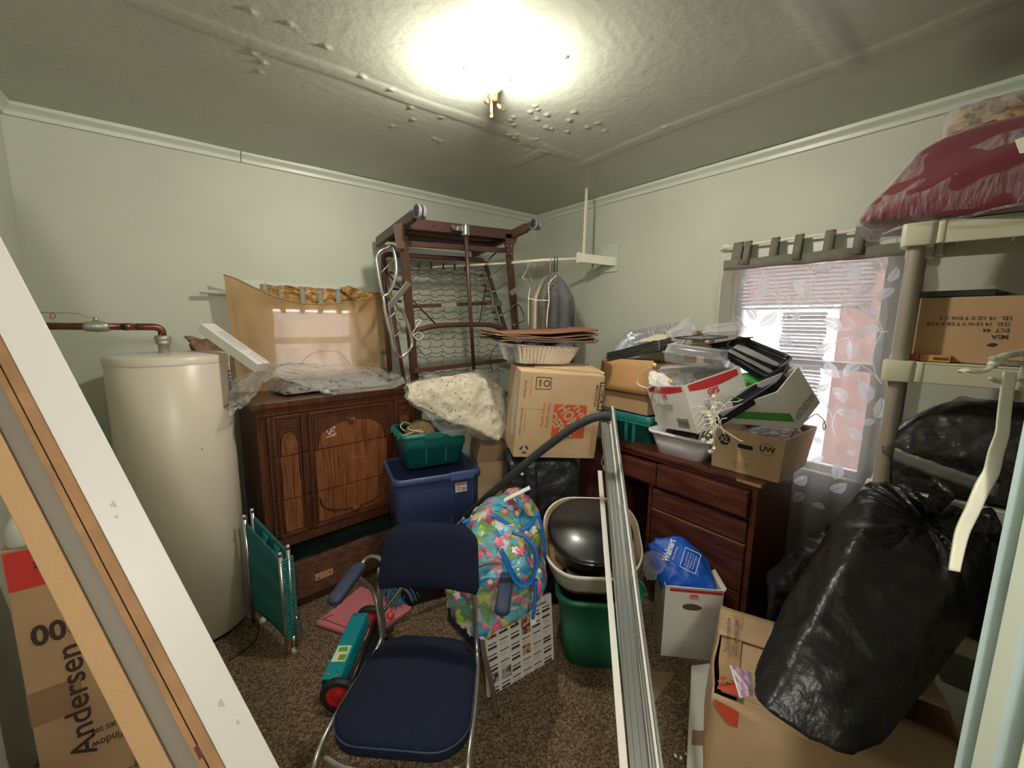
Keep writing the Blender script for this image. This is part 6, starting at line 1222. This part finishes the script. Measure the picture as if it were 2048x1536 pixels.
mb = MB(); mb.slab([p0-V((0, 0, .028)), p3-V((0, 0, .028)), p2-V((0, 0, .028)), p1-V((0, 0, .028))], (0, 0, .028)); t.part('board', mb, mat('white_foam', (.74, .73, .70), .6, bump=.1, bs=12), bevel=.004)
mb = MB(); mb.add([PZ(x, y, .031) for x, y in ((1385, 1460), (1418, 1462), (1418, 1492), (1383, 1490))], [(0, 3, 2, 1)]); t.part('brown_tape', mb, mat('brown_tape', (.30, .19, .12), .4))
for i, (x, y) in enumerate(((1362, 1516), (1350, 1510), (1372, 1508), (1128, 1428), (1140, 1432), (1075, 1470))):
    p = PZ(x, y, .008); r_ = .010 if i < 3 else .004; mb = blob([p+V(q_)*r_ for q_ in ((-1, 0, 0), (1, .3, 0), (0, 1, 0), (0, -1, 0), (0, 0, .9), (.6, .6, .6))], .004 if i < 3 else .0022, 1, amp=.003, fs=90); one('paper_scrap', 'tiny white scrap of paper on the carpet', 'paper scrap', mb, M_WHITE, p-V((0, 0, .008)), group='tiny white scraps on the carpet')

# ================================================================== large brown box front right, black bag on it
BX0 = FR((1.214, .506, 0), 22.2)     # x axis runs back along the left side; -y axis along the front
CM = Matrix.Translation((1.214, .506, 0)) @ Matrix(((.38, .925, 0, 0), (-.925, .38, 0, 0), (0, 0, 1, 0), (0, 0, 0, 1)))   # local x along the front, y going back
CW, CD, CH = .62, .47, .45
t = T('cardboard_box', 'large crumpled brown cardboard box with an orange logo corner, black bag lying on it', 'cardboard box', CM @ V((CW/2, CD/2, 0)))
def wob(p, s=.010): return p+V((noise.noise(p*5), noise.noise(p*5+V((9, 0, 0))), .4*noise.noise(p*5+V((0, 9, 0)))))*s
mb = MB(); N_ = 12
def wall(p0, p1, h, nu=18, nv=12, bul=0.):
    def f(u, v):
        p = V(p0).lerp(V(p1), u); n = V((p1[1]-p0[1], -(p1[0]-p0[0]), 0)).normalized(); p = p+n*bul*sin(pi*u)*sin(pi*v)+V((0, 0, h*v)); return wob(CM @ p, .016*(1-abs(2*u-1)**8))
    mb.grid(f, nu, nv)
wall((0, CD, 0), (0, 0, 0), CH, bul=.02); wall((0, 0, 0), (CW, 0, 0), CH, bul=.012); wall((CW, 0, 0), (CW, CD, 0), CH); wall((CW, CD, 0), (0, CD, 0), CH); mb.grid(lambda u, v: CM @ V((CW*u, CD*v, .004)), 1, 1)
ct = t.part('carton', mb, M_CARD2, solid=.005)
def flp(a, b, vec, nu=12, nv=6, s=.02):
    mb = MB(); a, b, vec = V(a), V(b), V(vec); mb.grid(lambda u, v: wob(CM @ (a.lerp(b, u)+vec*v+V((0, 0, .012*sin(pi*u)*v))), s), nu, nv); t.part('flap', mb, M_CARD2, solid=.005)
flp((0, CD, CH), (.02, .02, CH), (.16, 0, .0), s=.012); flp((0, CD, CH+.002), (CW, CD, CH+.002), (.0, -.20, .012), s=.012); flp((CW*.1, 0, CH), (CW, 0, CH), (0, .2, -.02))
mb = MB(); mb.grid(lambda u, v: wob(CM @ V((.015+.06*u, .42-.38*v, CH+.004+.012*u)), .008), 2, 10); t.part('tape_strip', mb, M_CARD)
mb = MB(); yx = CM.to_3x3() @ V((0, -1, 0)); xx = CM.to_3x3() @ V((1, 0, 0)); mb.text('This box is made from', CM @ V((.030, .26, CH+.030)), -yx, V((-xx.x, -xx.y, 0)), .015, .20, bold=.005); mb.text('100% recycled paper', CM @ V((.055, .26, CH+.032)), -yx, V((-xx.x, -xx.y, 0)), .015, .20, bold=.005); t.part('printing', mb, mat('dark_print', (.055, .045, .03), .7))
mb = MB(); mb.add([CM @ V(p) for p in ((.01, -.016, CH-.005), (.075, -.028, CH-.005), (.075, -.028, CH-.06), (.055, -.026, CH-.065), (.01, -.018, CH-.03))], [(4, 3, 2, 1, 0)])
mb.add([wob(CM @ V(p), .008) for p in ((.01, .0, CH+.020), (.075, .0, CH+.022), (.07, .05, CH+.026), (.02, .055, CH+.026))], [(0, 1, 2, 3)]); t.part('orange_logo', mb, mat('logo_orange', (.62, .085, .035), .6))
mb = MB(); mb.text('HOME DEPOT', CM @ V((.05, .045, CH+.028)), (xx*.8-yx*.6), V((xx.x*.6+yx.x*.8, xx.y*.6+yx.y*.8, 0))*-1, .014, .09, bold=.03); mb.text('DO IT', CM @ V((.085, .075, CH+.030)), (xx*.8-yx*.6), V((xx.x*.6+yx.x*.8, xx.y*.6+yx.y*.8, 0))*-1, .010, .04); t.part('logo_lettering', mb, M_CARD2)
# pink patterned card poking out from under the bag
e0, e1, e2, e3 = PD(1461, 1331, 1.16), PD(1481, 1396, 1.10), PD(1506, 1390, 1.12), PD(1502, 1345, 1.20)
t = T('patterned_card', 'white card with a pink cell pattern sticking out from under the black bag', 'card', e1)
mb = MB(); mb.add([e0, e1, e2, e3], [(0, 1, 2, 3)]); t.part('card', mb, mat('pink_cells', (.6, .4, .55), .6, kind='speck', ps=70, stops=[(.35, (.45, .22, .38)), (.5, (.62, .45, .58)), (.7, (.72, .66, .72)), (.9, (.5, .3, .45))]), solid=.003)
mb = MB(); mb.tube([e0, e1], .003, 5); t.part('card_edge', mb, M_WHITE)
# the big black bag
BPT = [(1700, 1105, 1.22), (1560, 1215, 1.24), (1506, 1335, 1.16), (1500, 1392, 1.08), (1530, 1420, 1.02), (1600, 1475, .99), (1700, 1518, .96), (1775, 1480, .98), (1880, 1340, 1.06), (1930, 1220, 1.12), (1990, 1100, 1.25), (1985, 1040, 1.32),
       (1560, 1400, 1.05), (1850, 1275, 1.03), (1655, 1120, 1.30), (1690, 1040, 1.42), (1735, 975, 1.50), (1790, 955, 1.55), (1900, 960, 1.60), (1975, 970, 1.60), (1640, 1180, 1.50), (1700, 1010, 1.65), (1900, 1200, 1.7), (1760, 1300, 1.7), (1700, 1380, 1.5), (1640, 1130, 1.5), (2010, 1080, 1.6), (1790, 935, 1.48), (1880, 938, 1.50), (1985, 950, 1.50), (1740, 950, 1.46), (2005, 1000, 1.42), (1720, 1060, 1.22), (1960, 990, 1.36)]
bp_ = [PD(*q_) for q_ in BPT]
for p in bp_:
    if p.z < .48: p.z = .48 if p.x > 1.22 else p.z
    if p.x > 1.80: p.x = 1.80
mb = blob(bp_, .009, 12, amp=.007, fs=7, ridge=.008, seed=6)
dk_ = ray(1858, 1030).normalized(); kd = min((p-CAM).dot(dk_) for p in mb.v if ((p-CAM)-dk_*(p-CAM).dot(dk_)).length < .012); kn = CAM+dk_*kd
nk = ((CAM-kn).normalized()+V((0, 0, .35))).normalized(); xk = nk.orthogonal().normalized(); yk = nk.cross(xk)
for i, p in enumerate(mb.v):
    d = p-kn; r_ = d.length
    if r_ < .36:
        f = 1-r_/.36; a = math.atan2(d.dot(yk), d.dot(xk)); w_ = noise.noise(V((cos(a)*1.5, sin(a)*1.5, r_*4)))
        mb.v[i] = p+nk*(-.085*f**3.5+.030*f**.8*(abs(sin(a*8+5*w_))-.55)*min(1, r_/.035))-d*.04*f
kn = kn-nk*.075
t = T('trash_bag', 'big black plastic trash bag, knotted, slumped over the large brown box', 'trash bag', V((1.35, .22, .455)))
t.part('bag_body', mb, M_BAGK)
mb = MB()
def tuft(dirs, L_, n=3):
    for d in dirs:
        d = V(d).normalized(); x = d.orthogonal().normalized(); y = d.cross(x)
        mb.loft([[kn+d*L_*v+(x*cos(2*pi*k/14)*(1+.35*sin(k*2.3+v*5))+y*sin(2*pi*k/14)*.30)*(.012+.034*v**1.2) for k in range(14)] for v in (0, .12, .3, .5, .7, .88, 1.)], (True, True))
tuft(((up*.9-rt*.7+nk*.7), (up*.7+rt*.35+nk*.8), (rt*.9-up*.2+nk*.7)), .15)
kk = t.part('knot', mb, M_BAGP, sub=1)
# small black bag with a red tie, dark heap behind it
mb = blob([PD(x, y, k) for x, y, k in ((1530, 1150, 1.75), (1560, 1110, 1.80), (1600, 1075, 1.80), (1650, 1050, 1.78), (1670, 1080, 1.7), (1640, 1130, 1.62), (1590, 1180, 1.62), (1545, 1185, 1.66), (1600, 1120, 1.60), (1600, 1300, 1.8), (1540, 1250, 1.75), (1650, 1250, 1.9), (1620, 1100, 1.95), (1560, 1220, 1.95))], .012, 4, amp=.018, fs=9, ridge=.024, seed=3)
t = T('trash_bag', 'smaller black plastic bag with a dark red tie between desk and big bag', 'trash bag', V((1.95, .45, .2))); t.part('bag_body', mb, M_BAGK)
mb = blob([PD(x, y, 1.80) + V((dx, 0, 0)) for x, y, dx in ((1643, 1050, 0), (1658, 1045, 0), (1662, 1066, 0), (1650, 1072, 0), (1652, 1058, .03), (1652, 1055, -.02))], .006, 2, amp=.008, fs=30); t.part('red_tie', mb, mat('dark_red_fabric', (.075, .010, .014), .8))
mb = blob([V(p) for p in ((2.0, .36, 0), (2.40, .40, 0), (2.40, .66, 0), (2.05, .66, 0), (2.0, .40, .45), (2.38, .44, .50), (2.38, .64, .48), (2.05, .64, .42), (1.85, .50, 0), (1.88, .62, 0), (1.88, .55, .30))], .02, 4, amp=.03, fs=7, ridge=.02); one('dark_bundle', 'dark bundle on the floor behind the small black bag, right of the desk', 'bundle', mb, mat('black_cloth', (.012, .013, .016), .7), (2.15, .45, 0))

# ================================================================== plastic shelving unit
SM_ = FR((1.845, .318, 0), -83); SW_, SD_ = .90, .40
t = T('shelving_unit', 'cream plastic shelving unit with round taupe posts right of the curtain', 'shelving unit', SM_ @ V((SW_/2, SD_/2, 0)))
levels = (.19, .62, 1.05, 1.484, 1.919)
for li, z in enumerate(levels):
    mb = MB(); mb.M = SM_; hgt = .066
    mb.box((.0, .0, z-.006), (SW_, SD_, z)); mb.box((0, 0, z-hgt), (SW_, .010, z-.006)); mb.box((0, SD_-.010, z-hgt), (SW_, SD_, z-.006)); mb.box((0, .01, z-hgt), (.010, SD_-.01, z-.006)); mb.box((SW_-.01, .01, z-hgt), (SW_, SD_-.01, z-.006))
    for k in range(6): x = .12+k*.13; mb.box((x, .01, z-.03), (x+.006, SD_-.01, z-.006))
    sh_ = t.part('shelf', mb, M_BEIGE, bevel=.003)
    for cx, cy in ((.03, .03), (SW_-.03, .03), (.03, SD_-.03), (SW_-.03, SD_-.03)):
        if cx > .5: continue
        mb = MB(); mb.M = SM_; mb.loft([rr(.078, .078, .014, z-.068, 4, cx, cy), rr(.080, .080, .014, z+.002, 4, cx, cy)]); mb.loft([rr(.022, .022, .008, z-.065, 4, cx+.052, cy-.022), rr(.022, .022, .008, z+.001, 4, cx+.052, cy-.022)]); t.part('corner_collar', mb, M_BEIGE, parent=sh_, bevel=.003)
for cx, cy in ((.03, .03), (SW_-.03, .03), (.03, SD_-.03), (SW_-.03, SD_-.03)):
    for z0, z1 in zip((0,)+levels[:-1], [l-.068 for l in levels]):
        mb = MB(); mb.M = SM_ @ Matrix.Translation((cx, cy, 0)); mb.lathe([(.0235, z0), (.0235, (z0+z1)/2), (.0225, z1)], 20); t.part('post', mb, M_POST)
mb = MB(); mb.M = SM_; p = (.0, -.004, 1.045); mb.box((-.012, -.012, 1.000), (.012, .0, 1.045)); t.part('corner_tab', mb, M_BEIGE, bevel=.002)

# bedding in clear bag on the top shelf
SZ = 1.92
rp = [(1765, 470, 2.05), (1772, 430, 2.05), (1800, 370, 2.05), (1840, 320, 2.05), (1900, 285, 2.05), (1980, 262, 2.05), (2060, 250, 2.05), (2150, 260, 2.05), (2150, 420, 1.80), (2048, 416, 1.82), (1900, 436, 1.84), (1820, 448, 1.87), (1790, 462, 1.90)]
rp = [(x+(x-1950)*.04, y-14 if y < 440 else y, X) for x, y, X in rp]
rp += [(1795, 350, 2.15), (1835, 305, 2.15), (1775, 400, 2.15), (1785, 372, 2.0)]
rpts = [PX(x, y, X) for x, y, X in rp]+[SM_ @ V(p) for p in ((-.13, .02, 1.95), (-.12, .33, 1.93), (.85, .36, 1.93), (.85, .30, 2.22), (.2, .34, 2.20), (.0, .3, 2.14), (.4, .05, 2.20), (.8, .05, 2.22), (.3, -.01, 2.05), (.8, -.02, 2.05), (.0, -.01, 2.0), (.85, .02, 1.93))]
for p in rpts: p.z = max(p.z, 1.925)
mb = blob(rpts, .014, 5, amp=.010, fs=6)
t = T('bagged_bedding', 'dark red comforter in a shiny clear bag on the top shelf', 'bedding', SM_ @ V((.35, .18, 1.92)))
t.part('comforter', mb, mat('burgundy_fabric', (.135, .006, .018), .8, var=.1, vs=20, sheen=.3, bump=.3, bs=10))
c_ = sum(rpts, V())/len(rpts)
mb = blob([c_+(p-c_)*1.03 for p in rpts]+[PX(1748, 470, 2.02), PX(1752, 425, 2.06), PX(1765, 485, 1.95)], .013, 3, amp=.008, fs=7, ridge=.014, seed=5)
for i, p in enumerate(mb.v): mb.v[i] = V((p.x, p.y, max(p.z, 1.921)))
t.part('clear_wrap', mb, mat('shiny_wrap_film', (.80, .78, .80), .06, kind='film', bump=.9, bs=11, bd=.05, base=.05, edge=.35, bm=(1, 3, 1)))
mb = MB(); mb.tube(smooth([PX(x, y, X) for x, y, X in ((1765, 468, 1.92), (1800, 455, 1.86), (1850, 445, 1.83), (1920, 436, 1.825), (1990, 418, 1.82), (2060, 405, 1.81))], 6), .004, 6); t.part('bag_seam', mb, M_FILMM)
mb = MB(); mb.add([PX(x, y, 1.80) for x, y in ((2029, 280), (2052, 272), (2056, 305), (2039, 307))], [(0, 1, 2, 3)]); t.part('label', mb, M_CREAM)
# brown fur bag above it at the back
bpts = [PX(x, y, X) for x, y, X in ((1895, 285, 2.15), (1890, 240, 2.2), (1915, 215, 2.2), (1975, 200, 2.2), (2100, 175, 2.2), (2100, 300, 2.15), (1900, 290, 2.45), (1905, 225, 2.45), (2100, 190, 2.45), (2100, 300, 2.45), (1950, 290, 2.12))]
for p in bpts: p.z = min(p.z, 2.44)
mb = blob(bpts, .014, 5, amp=.016, fs=9)
t = T('bagged_bedding', 'brown and tan patterned bundle in clear plastic at the back of the top shelf', 'bedding', sum(bpts, V())/len(bpts)-V((0, 0, .2)))
t.part('bundle', mb, mat('tiger_fur', (.3, .2, .1), .7, kind='speck', ps=34, stops=[(.2, (.06, .03, .02)), (.38, (.30, .17, .08)), (.52, (.50, .35, .18)), (.64, (.10, .055, .03)), (.8, (.42, .28, .14))], bump=.4, bs=20))
c_ = sum(bpts, V())/len(bpts); mb = blob([c_+(p-c_)*1.06 for p in bpts]+[PX(1884, 262, 2.2)], .014, 3, amp=.014, fs=8, ridge=.016); t.part('clear_wrap', mb, M_FILM)
# brown printed box on the second shelf
f0, f1 = PX(1822, 715, 1.93), PX(2150, 735, 1.90); f0.z = f1.z = 1.486; FXd = (f1-f0).normalized(); EM = Matrix.Translation(f0) @ Matrix(((FXd.x, -FXd.y, 0, 0), (FXd.y, FXd.x, 0, 0), (0, 0, 1, 0), (0, 0, 0, 1)))
EH = .205; EW = (f1-f0).length
t = T('cardboard_box', 'brown cardboard box with upside-down size printing on the shelf below the comforter', 'cardboard box', f0+FXd*.2)
mb = MB(); mb.M = EM; mb.box((0, 0, 0), (EW, .27, EH)); t.part('carton', mb, M_CARD, bevel=.003)
ex = -FXd; ey = V((0, 0, -1)); ef = lambda x, z: EM @ V((x, -.001, z)); mb = MB()
xr_ = (PX(2023, 640, 1.915)-f0).dot(FXd)
for i, (s_, hh, ww, z) in enumerate((('I.D.  14 1/2 X 9 5/16 X 9', .0115, .150, .140), ('O.D.  14 13/16 X 9 5/8 X 9 5/8', .0115, .178, .122), ('ECT  44', .0115, .052, .104), ('MSA', .013, .033, .085))): mb.text(s_, ef(xr_-ww/2, z), ex, ey, hh, ww, bold=.01)
mb.add([ef(xr_-.028+.010*cos(a)*(1+.3*sin(a*2)), .060+.006*sin(a)) for a in [k*pi/6 for k in range(12)]], [tuple(range(12))])
t.part('printing', mb, M_INKB)
mb = MB(); mb.M = EM; mb.box((-.02, .015, EH+.001), (.165, .25, EH+.022)); mb.slab([(.165, .015, EH+.001), (.185, .04, EH+.001), (.185, .25, EH+.001), (.165, .25, EH+.001)], (0, 0, .012)); one('box_lid', 'black flat case lying on top of the printed box on the shelf', 'case', mb, M_BLACK, EM @ V((.07, .13, EH)), bevel=.003)
mb = MB(); a, b_ = PX(1838, 722, 1.905), PX(1900, 722, 1.895); a.z = b_.z = 1.486; mb.slab([a, b_, b_+V((.028, 0, 0)), a+V((.028, 0, 0))], (0, 0, .021)); 
t = T('small_carton', 'small orange and yellow carton in front of the printed box on the shelf', 'box', a); t.part('carton', mb, mat('orange_carton', (.50, .24, .04), .5), bevel=.001)
mb = MB(); mb.add([a.lerp(b_, f)+V((-.001, 0, z)) for f, z in ((.45, .006), (.95, .006), (.95, .015), (.45, .015))], [(0, 1, 2, 3)]); t.part('printing', mb, mat('dark_print', (.055, .045, .03), .7))
mb = MB(); a, b_ = PX(1816, 720, 1.91), PX(1837, 720, 1.905); a.z = b_.z = 1.486; mb.slab([a, b_, b_+V((.028, 0, 0)), a+V((.028, 0, 0))], (0, 0, .022)); one('small_carton', 'small pink-red carton next to the orange one behind the shelf post', 'box', mb, mat('pink_red_card', (.60, .10, .10), .5), a, bevel=.001)
# black-wrapped bundles on the lower shelves
bk1 = [SM_ @ V(p) for p in ((.05, .02, 1.06), (.86, .02, 1.06), (.86, .36, 1.06), (.05, .36, 1.06), (.02, .0, 1.20), (.86, .0, 1.22), (.86, .38, 1.22), (.04, .38, 1.2), (.10, .05, 1.30), (.22, .10, 1.355), (.42, .12, 1.37), (.75, .12, 1.33), (.75, .32, 1.33), (.2, .3, 1.35))]
mb = blob(bk1, .014, 5, amp=.012, fs=8, ridge=.014, seed=9)
t = T('bagged_bedding', 'dark bedding wrapped in shiny black plastic on the middle shelf', 'bedding', SM_ @ V((.45, .2, 1.05)))
t.part('bundle', mb, mat('dark_fur', (.02, .018, .018), .7, kind='speck', ps=60, stops=[(.3, (.010, .010, .011)), (.5, (.018, .016, .016)), (.66, (.06, .045, .035)), (.9, (.02, .02, .02))]))
c_ = sum(bk1, V())/len(bk1); mb = blob([c_+(p-c_)*1.03 for p in bk1], .014, 3, amp=.010, fs=7, ridge=.018, seed=2)
for i, p in enumerate(mb.v): mb.v[i] = V((p.x, p.y, max(p.z, 1.052)))
t.part('wrap', mb, mat('dark_wrap_film', (.05, .05, .05), .10, kind='film', bump=1., bs=9, bd=.06, base=.25, edge=.6, spec=.9))
bk2 = [SM_ @ V(p) for p in ((.08, -.03, .63), (.82, -.03, .63), (.82, .34, .63), (.08, .34, .63), (.06, -.05, .80), (.84, -.05, .82), (.84, .34, .82), (.06, .34, .8), (.12, .02, .96), (.78, .02, .96), (.78, .30, .94), (.14, .3, .94))]
mb = blob(bk2, .014, 5, amp=.014, fs=8, ridge=.018, seed=12); t = T('trash_bag', 'black plastic bag with a grey translucent band on the lower shelf behind the big bag', 'trash bag', SM_ @ V((.45, .2, .62))); t.part('bag_body', mb, M_BAGK)
mb = MB(); q0_, q1_ = PX(1790, 895, 1.79), PX(2000, 968, 1.76)
mb.grid(lambda u, v: q0_.lerp(q1_, u)+V((-.004-.01*sin(pi*u), 0, -.045*v+.005*noise.noise(V((u*9, v, 0))))), 20, 3); t.part('grey_band', mb, mat('grey_band_film', (.12, .13, .12), .25, bump=.6, bs=20), solid=.002)

# ================================================================== painted door casing, hook and strap beside the camera
t = bpy.data.objects.new('door_1', None); COL.objects.link(t); t['kind'] = 'structure'
for (x, y0_, y1_, m) in ((.895, -.012, .004, M_BLUE), (.882, -.030, -.012, M_TRIM), (.888, -.052, -.030, M_BLUE), (.870, -.10, -.052, M_CREAM)):
    mb = MB(); mb.grid(lambda u, v: (x+.002*noise.noise(V((0, u*4, v*12))), y1_+(y0_-y1_)*u, 2.3*v), 1, 40); mb.box((x+.0025, y0_, 0), (.92, y1_, 2.3)); o = mesh_obj('door_casing', mb, m, (0, 0, 0)); o.parent = t
HK = .66
t = T('wall_hook', 'old painted metal hooks at the upper end of the door casing', 'hook', PD(2040, 730, HK))
M_HK = mat('flaking_paint', (.50, .50, .40), .5, var=.35, vs=60, bump=.3, bs=90, bd=.004)
for P_, r_ in (([(2070, 702), (2040, 706), (2010, 712), (1992, 722), (1983, 733)], .0075), ([(1984, 716), (2000, 724), (2050, 727)], .006), ([(1921, 743), (1930, 740), (1950, 743), (1968, 742), (1980, 736), (1988, 726)], .0045), ([(1980, 757), (1995, 762), (2010, 766)], .005), ([(2030, 760), (2045, 758), (2060, 752)], .005)):
    mb = MB(); mb.tube(smooth([PD(x, y, HK) for x, y in P_], 5), r_, 8, flat=.7); t.part('hook_arm', mb, M_HK)
mb = MB(); c = PD(2062, 730, HK); mb.box(c+V((-.012, -.012, -.04)), c+V((.16, .010, .04))); t.part('hook_plate', mb, M_HK, bevel=.004)
t = T('strap', 'cream plastic strap hanging down from the hook in front of the shelves', 'strap', PD(1908, 1140, .62))
SP = [(2020, 745, 12.5), (2013, 790, 12.5), (2008, 830, 12.5), (2004, 868, 13), (1992, 905, 14.5), (1982, 945, 15), (1965, 975, 15), (1945, 1020, 14), (1926, 1060, 13.5), (1916, 1100, 12), (1908, 1142, 10.5)]
sm = smooth([V(q_) for q_ in SP], 5)
def sv(u, v):
    k = u*(len(sm)-1); i = min(len(sm)-2, int(k)); f = k-i; q_ = sm[i].lerp(sm[i+1], f); d = sm[i+1]-sm[i]; n = V((d.y, -d.x, 0)).normalized(); p = q_+n*q_.z*(v*2-1); return PD(p.x, p.y, .645-.03*u+.006*sin(u*9))
mb = MB(); mb.grid(sv, 60, 6); t.part('strap_band', mb, mat('cream_plastic', (.72, .70, .58), .4, var=.05, vs=20), solid=.003)

# ================================================================== long white jamb leaning across the left foreground
kA, kB = 1.0, .95
A = PD(0, 472, kA); B_ = PD(559, 1536, kB); u_ = (B_-A).normalized(); mid = (A+B_)/2; n_ = (CAM-mid); n_ = (n_-u_*n_.dot(u_)).normalized(); s_ = u_.cross(n_); s_ = s_ if s_.dot(rt) > 0 else -s_
def sc(x, y, depth=0.):
    d = ray(x, y); o = A-n_*depth; k = (o-CAM).dot(n_)/d.dot(n_); return (CAM+d*k-A).dot(s_)
top = A-u_*((A.x-(-.545))/(-u_.x)) if False else A-u_*.42; bot = B_+u_*((B_.z-.0)/(-u_.z))*.985
t = T('door_jamb', 'long white-faced wooden jamb leaning across the left foreground, raw wood edges', 'door jamb', bot)
def prof(name, s0, s1, d0, d1, m, s0t=None, s1t=None):
    """prism along the jamb, s across, d depth behind the white face; t = values at the top end"""
    s0t = s0 if s0t is None else s0t; s1t = s1 if s1t is None else s1t; mb = MB()
    f = lambda p, a, b: [p+s_*a-n_*d0, p+s_*b-n_*d0, p+s_*b-n_*d1, p+s_*a-n_*d1]
    mb.add(f(top, s0t, s1t)+f(bot, s0, s1), [(0, 1, 2, 3), (7, 6, 5, 4), (0, 4, 5, 1), (1, 5, 6, 2), (2, 6, 7, 3), (3, 7, 4, 0)]); return t.part(name, mb, m, bevel=.0015)
w1_ = sc(252, 1136-0) ; 
sW = (sc(0, 701)+sc(469, 1536))/2; sE = (sc(82, 950, .01)+sc(410, 1536, .01))/2; sG = (sc(11, 950, .03)+sc(325, 1499, .03))/2; sV = (sc(19, 1060, .012)+sc(310, 1536, .012))/2
print('jamb', [round(q_, 3) for q_ in (sc(0, 701), sc(139, 950), sc(469, 1536), sc(82, 950, .01), sc(213, 1194, .01), sc(410, 1536, .01), sc(11, 950, .03), sc(193, 1284, .03), sc(325, 1499, .03), sc(19, 1060, .012), sc(310, 1536, .012))], [tuple(round(c, 2) for c in p) for p in (top, A, B_, bot)])
M_RAW = mat('raw_pine', (.46, .25, .12), .7, var=.18, vs=14, bump=.1, bs=60)
prof('white_face', sW, 0, 0, .012, mat('white_gloss_paint', (.76, .73, .70), .4, bump=.05, bs=20))
prof('jamb_body', sW+.004, -.004, .012, .045, M_RAW)
prof('wood_edge', sW-.022, sW-.001, .012, .045, M_RAW); prof('wood_edge', sE, sW-.024, .016, .045, M_RAW)
prof('recess', sG+.012, sE, .040, .050, mat('shade_grey', (.30, .27, .225), .6)); prof('wood_edge', sV-.004, sG+.012, .014, .05, mat('raw_board', (.52, .32, .16), .75, bump=.1, bs=120))  # grey of the recess is painted shade on its side
mb = MB(); c = A+u_*((PD(400, 1485, 1)-CAM).length*0+((B_-A).length*.90))+s_*((sE+sW)/2)-n_*.0145; mb.box(V((0, 0, 0)), V((0, 0, 0))); mb = MB(); mb.add([c-u_*.014-s_*.012, c+u_*.014-s_*.012, c+u_*.014+s_*.010, c-u_*.014+s_*.010], [(0, 1, 2, 3)]); t.part('wood_knot', mb, mat('dark_knot', (.12, .035, .02), .6))
mb = MB()
for f, s2, r_ in ((.50, .035, .008), (.52, .03, .005), (.86, .04, .009), (.9, .05, .006)):
    c = A+u_*(B_-A).length*f+s_*(sW+s2)+n_*.0004; mb.add([c+(u_*cos(a)+s_*sin(a)*.6)*r_*(1+.3*sin(3*a)) for a in [k*pi/5 for k in range(10)]], [tuple(range(10))])
t.part('scuff_marks', mb, mat('grey_scuff', (.55, .54, .53), .8))

# tall printed box in the left corner behind the jamb
AM = FR((-.490, 1.83, 0), 0)
t = T('cardboard_box', 'tall narrow brown box with upside-down black lettering in the left corner', 'cardboard box', (-.38, 1.9, 0))
mb = MB(); mb.M = AM; mb.box((0, 0, 0), (.215, .13, .905)); t.part('carton', mb, M_CARD, bevel=.003)
af = lambda x, z: AM @ V((x, -.001, z)); AX, AZ = V((1, 0, 0)), V((0, 0, 1))
mb = MB(); quad(mb, af, .004, .77, .20, .895); t.part('red_label', mb, mat('red_label', (.62, .04, .035), .5))
mb = MB(); mb.text('Hung', AM @ V((.10, -.002, .835)), -AX, -AZ, .022, .075, bold=.03); mb.text('sh', AM @ V((.10, -.002, .797)), -AX, -AZ, .022, bold=.03); mb.text('200', af(.088, .61), -AX, -AZ, .068, .115, bold=.03); mb.text('Andersen', af(.105, .335), AZ, -AX, .062, .42, bold=.012); mb.text('SERIES 200', af(.17, .20), -AX, -AZ, .018, .09, bold=.02); mb.text('Window', af(.17, .15), -AX, -AZ, .03, .10, bold=.01); t.part('lettering', mb, M_INKB)
mb = MB(); mb.M = AM; mb.box((-.0005, -.0008, .30), (.12, -.0003, .42)); t.part('stain', mb, mat('card_stain', (.30, .17, .09), .75))
c = AM @ V((.045, .03, .905)); mb = MB(); mb.M = Matrix.Translation(c); mb.lathe([(0, 0), (.035, 0), (.038, .01), (.036, .06), (.022, .085), (.016, .09), (.016, .105), (0, .107)], 20); one('bottle', 'pale bottle standing on the tall brown box in the left corner', 'bottle', mb, mat('pale_green_plastic', (.55, .58, .50), .4), c)
mb = blob([V(p) for p in ((-.545, 1.25, 0), (-.33, 1.30, 0), (-.30, 1.62, 0), (-.54, 1.70, 0), (-.54, 1.3, .26), (-.40, 1.36, .30), (-.42, 1.60, .28), (-.54, 1.6, .36), (-.50, 1.45, .40))], .012, 4, amp=.02, fs=9, ridge=.025); one('jacket', 'dark grey crumpled jacket on the floor at the left wall', 'jacket', mb, mat('dark_grey_cloth', (.045, .05, .05), .8), (-.43, 1.48, 0))
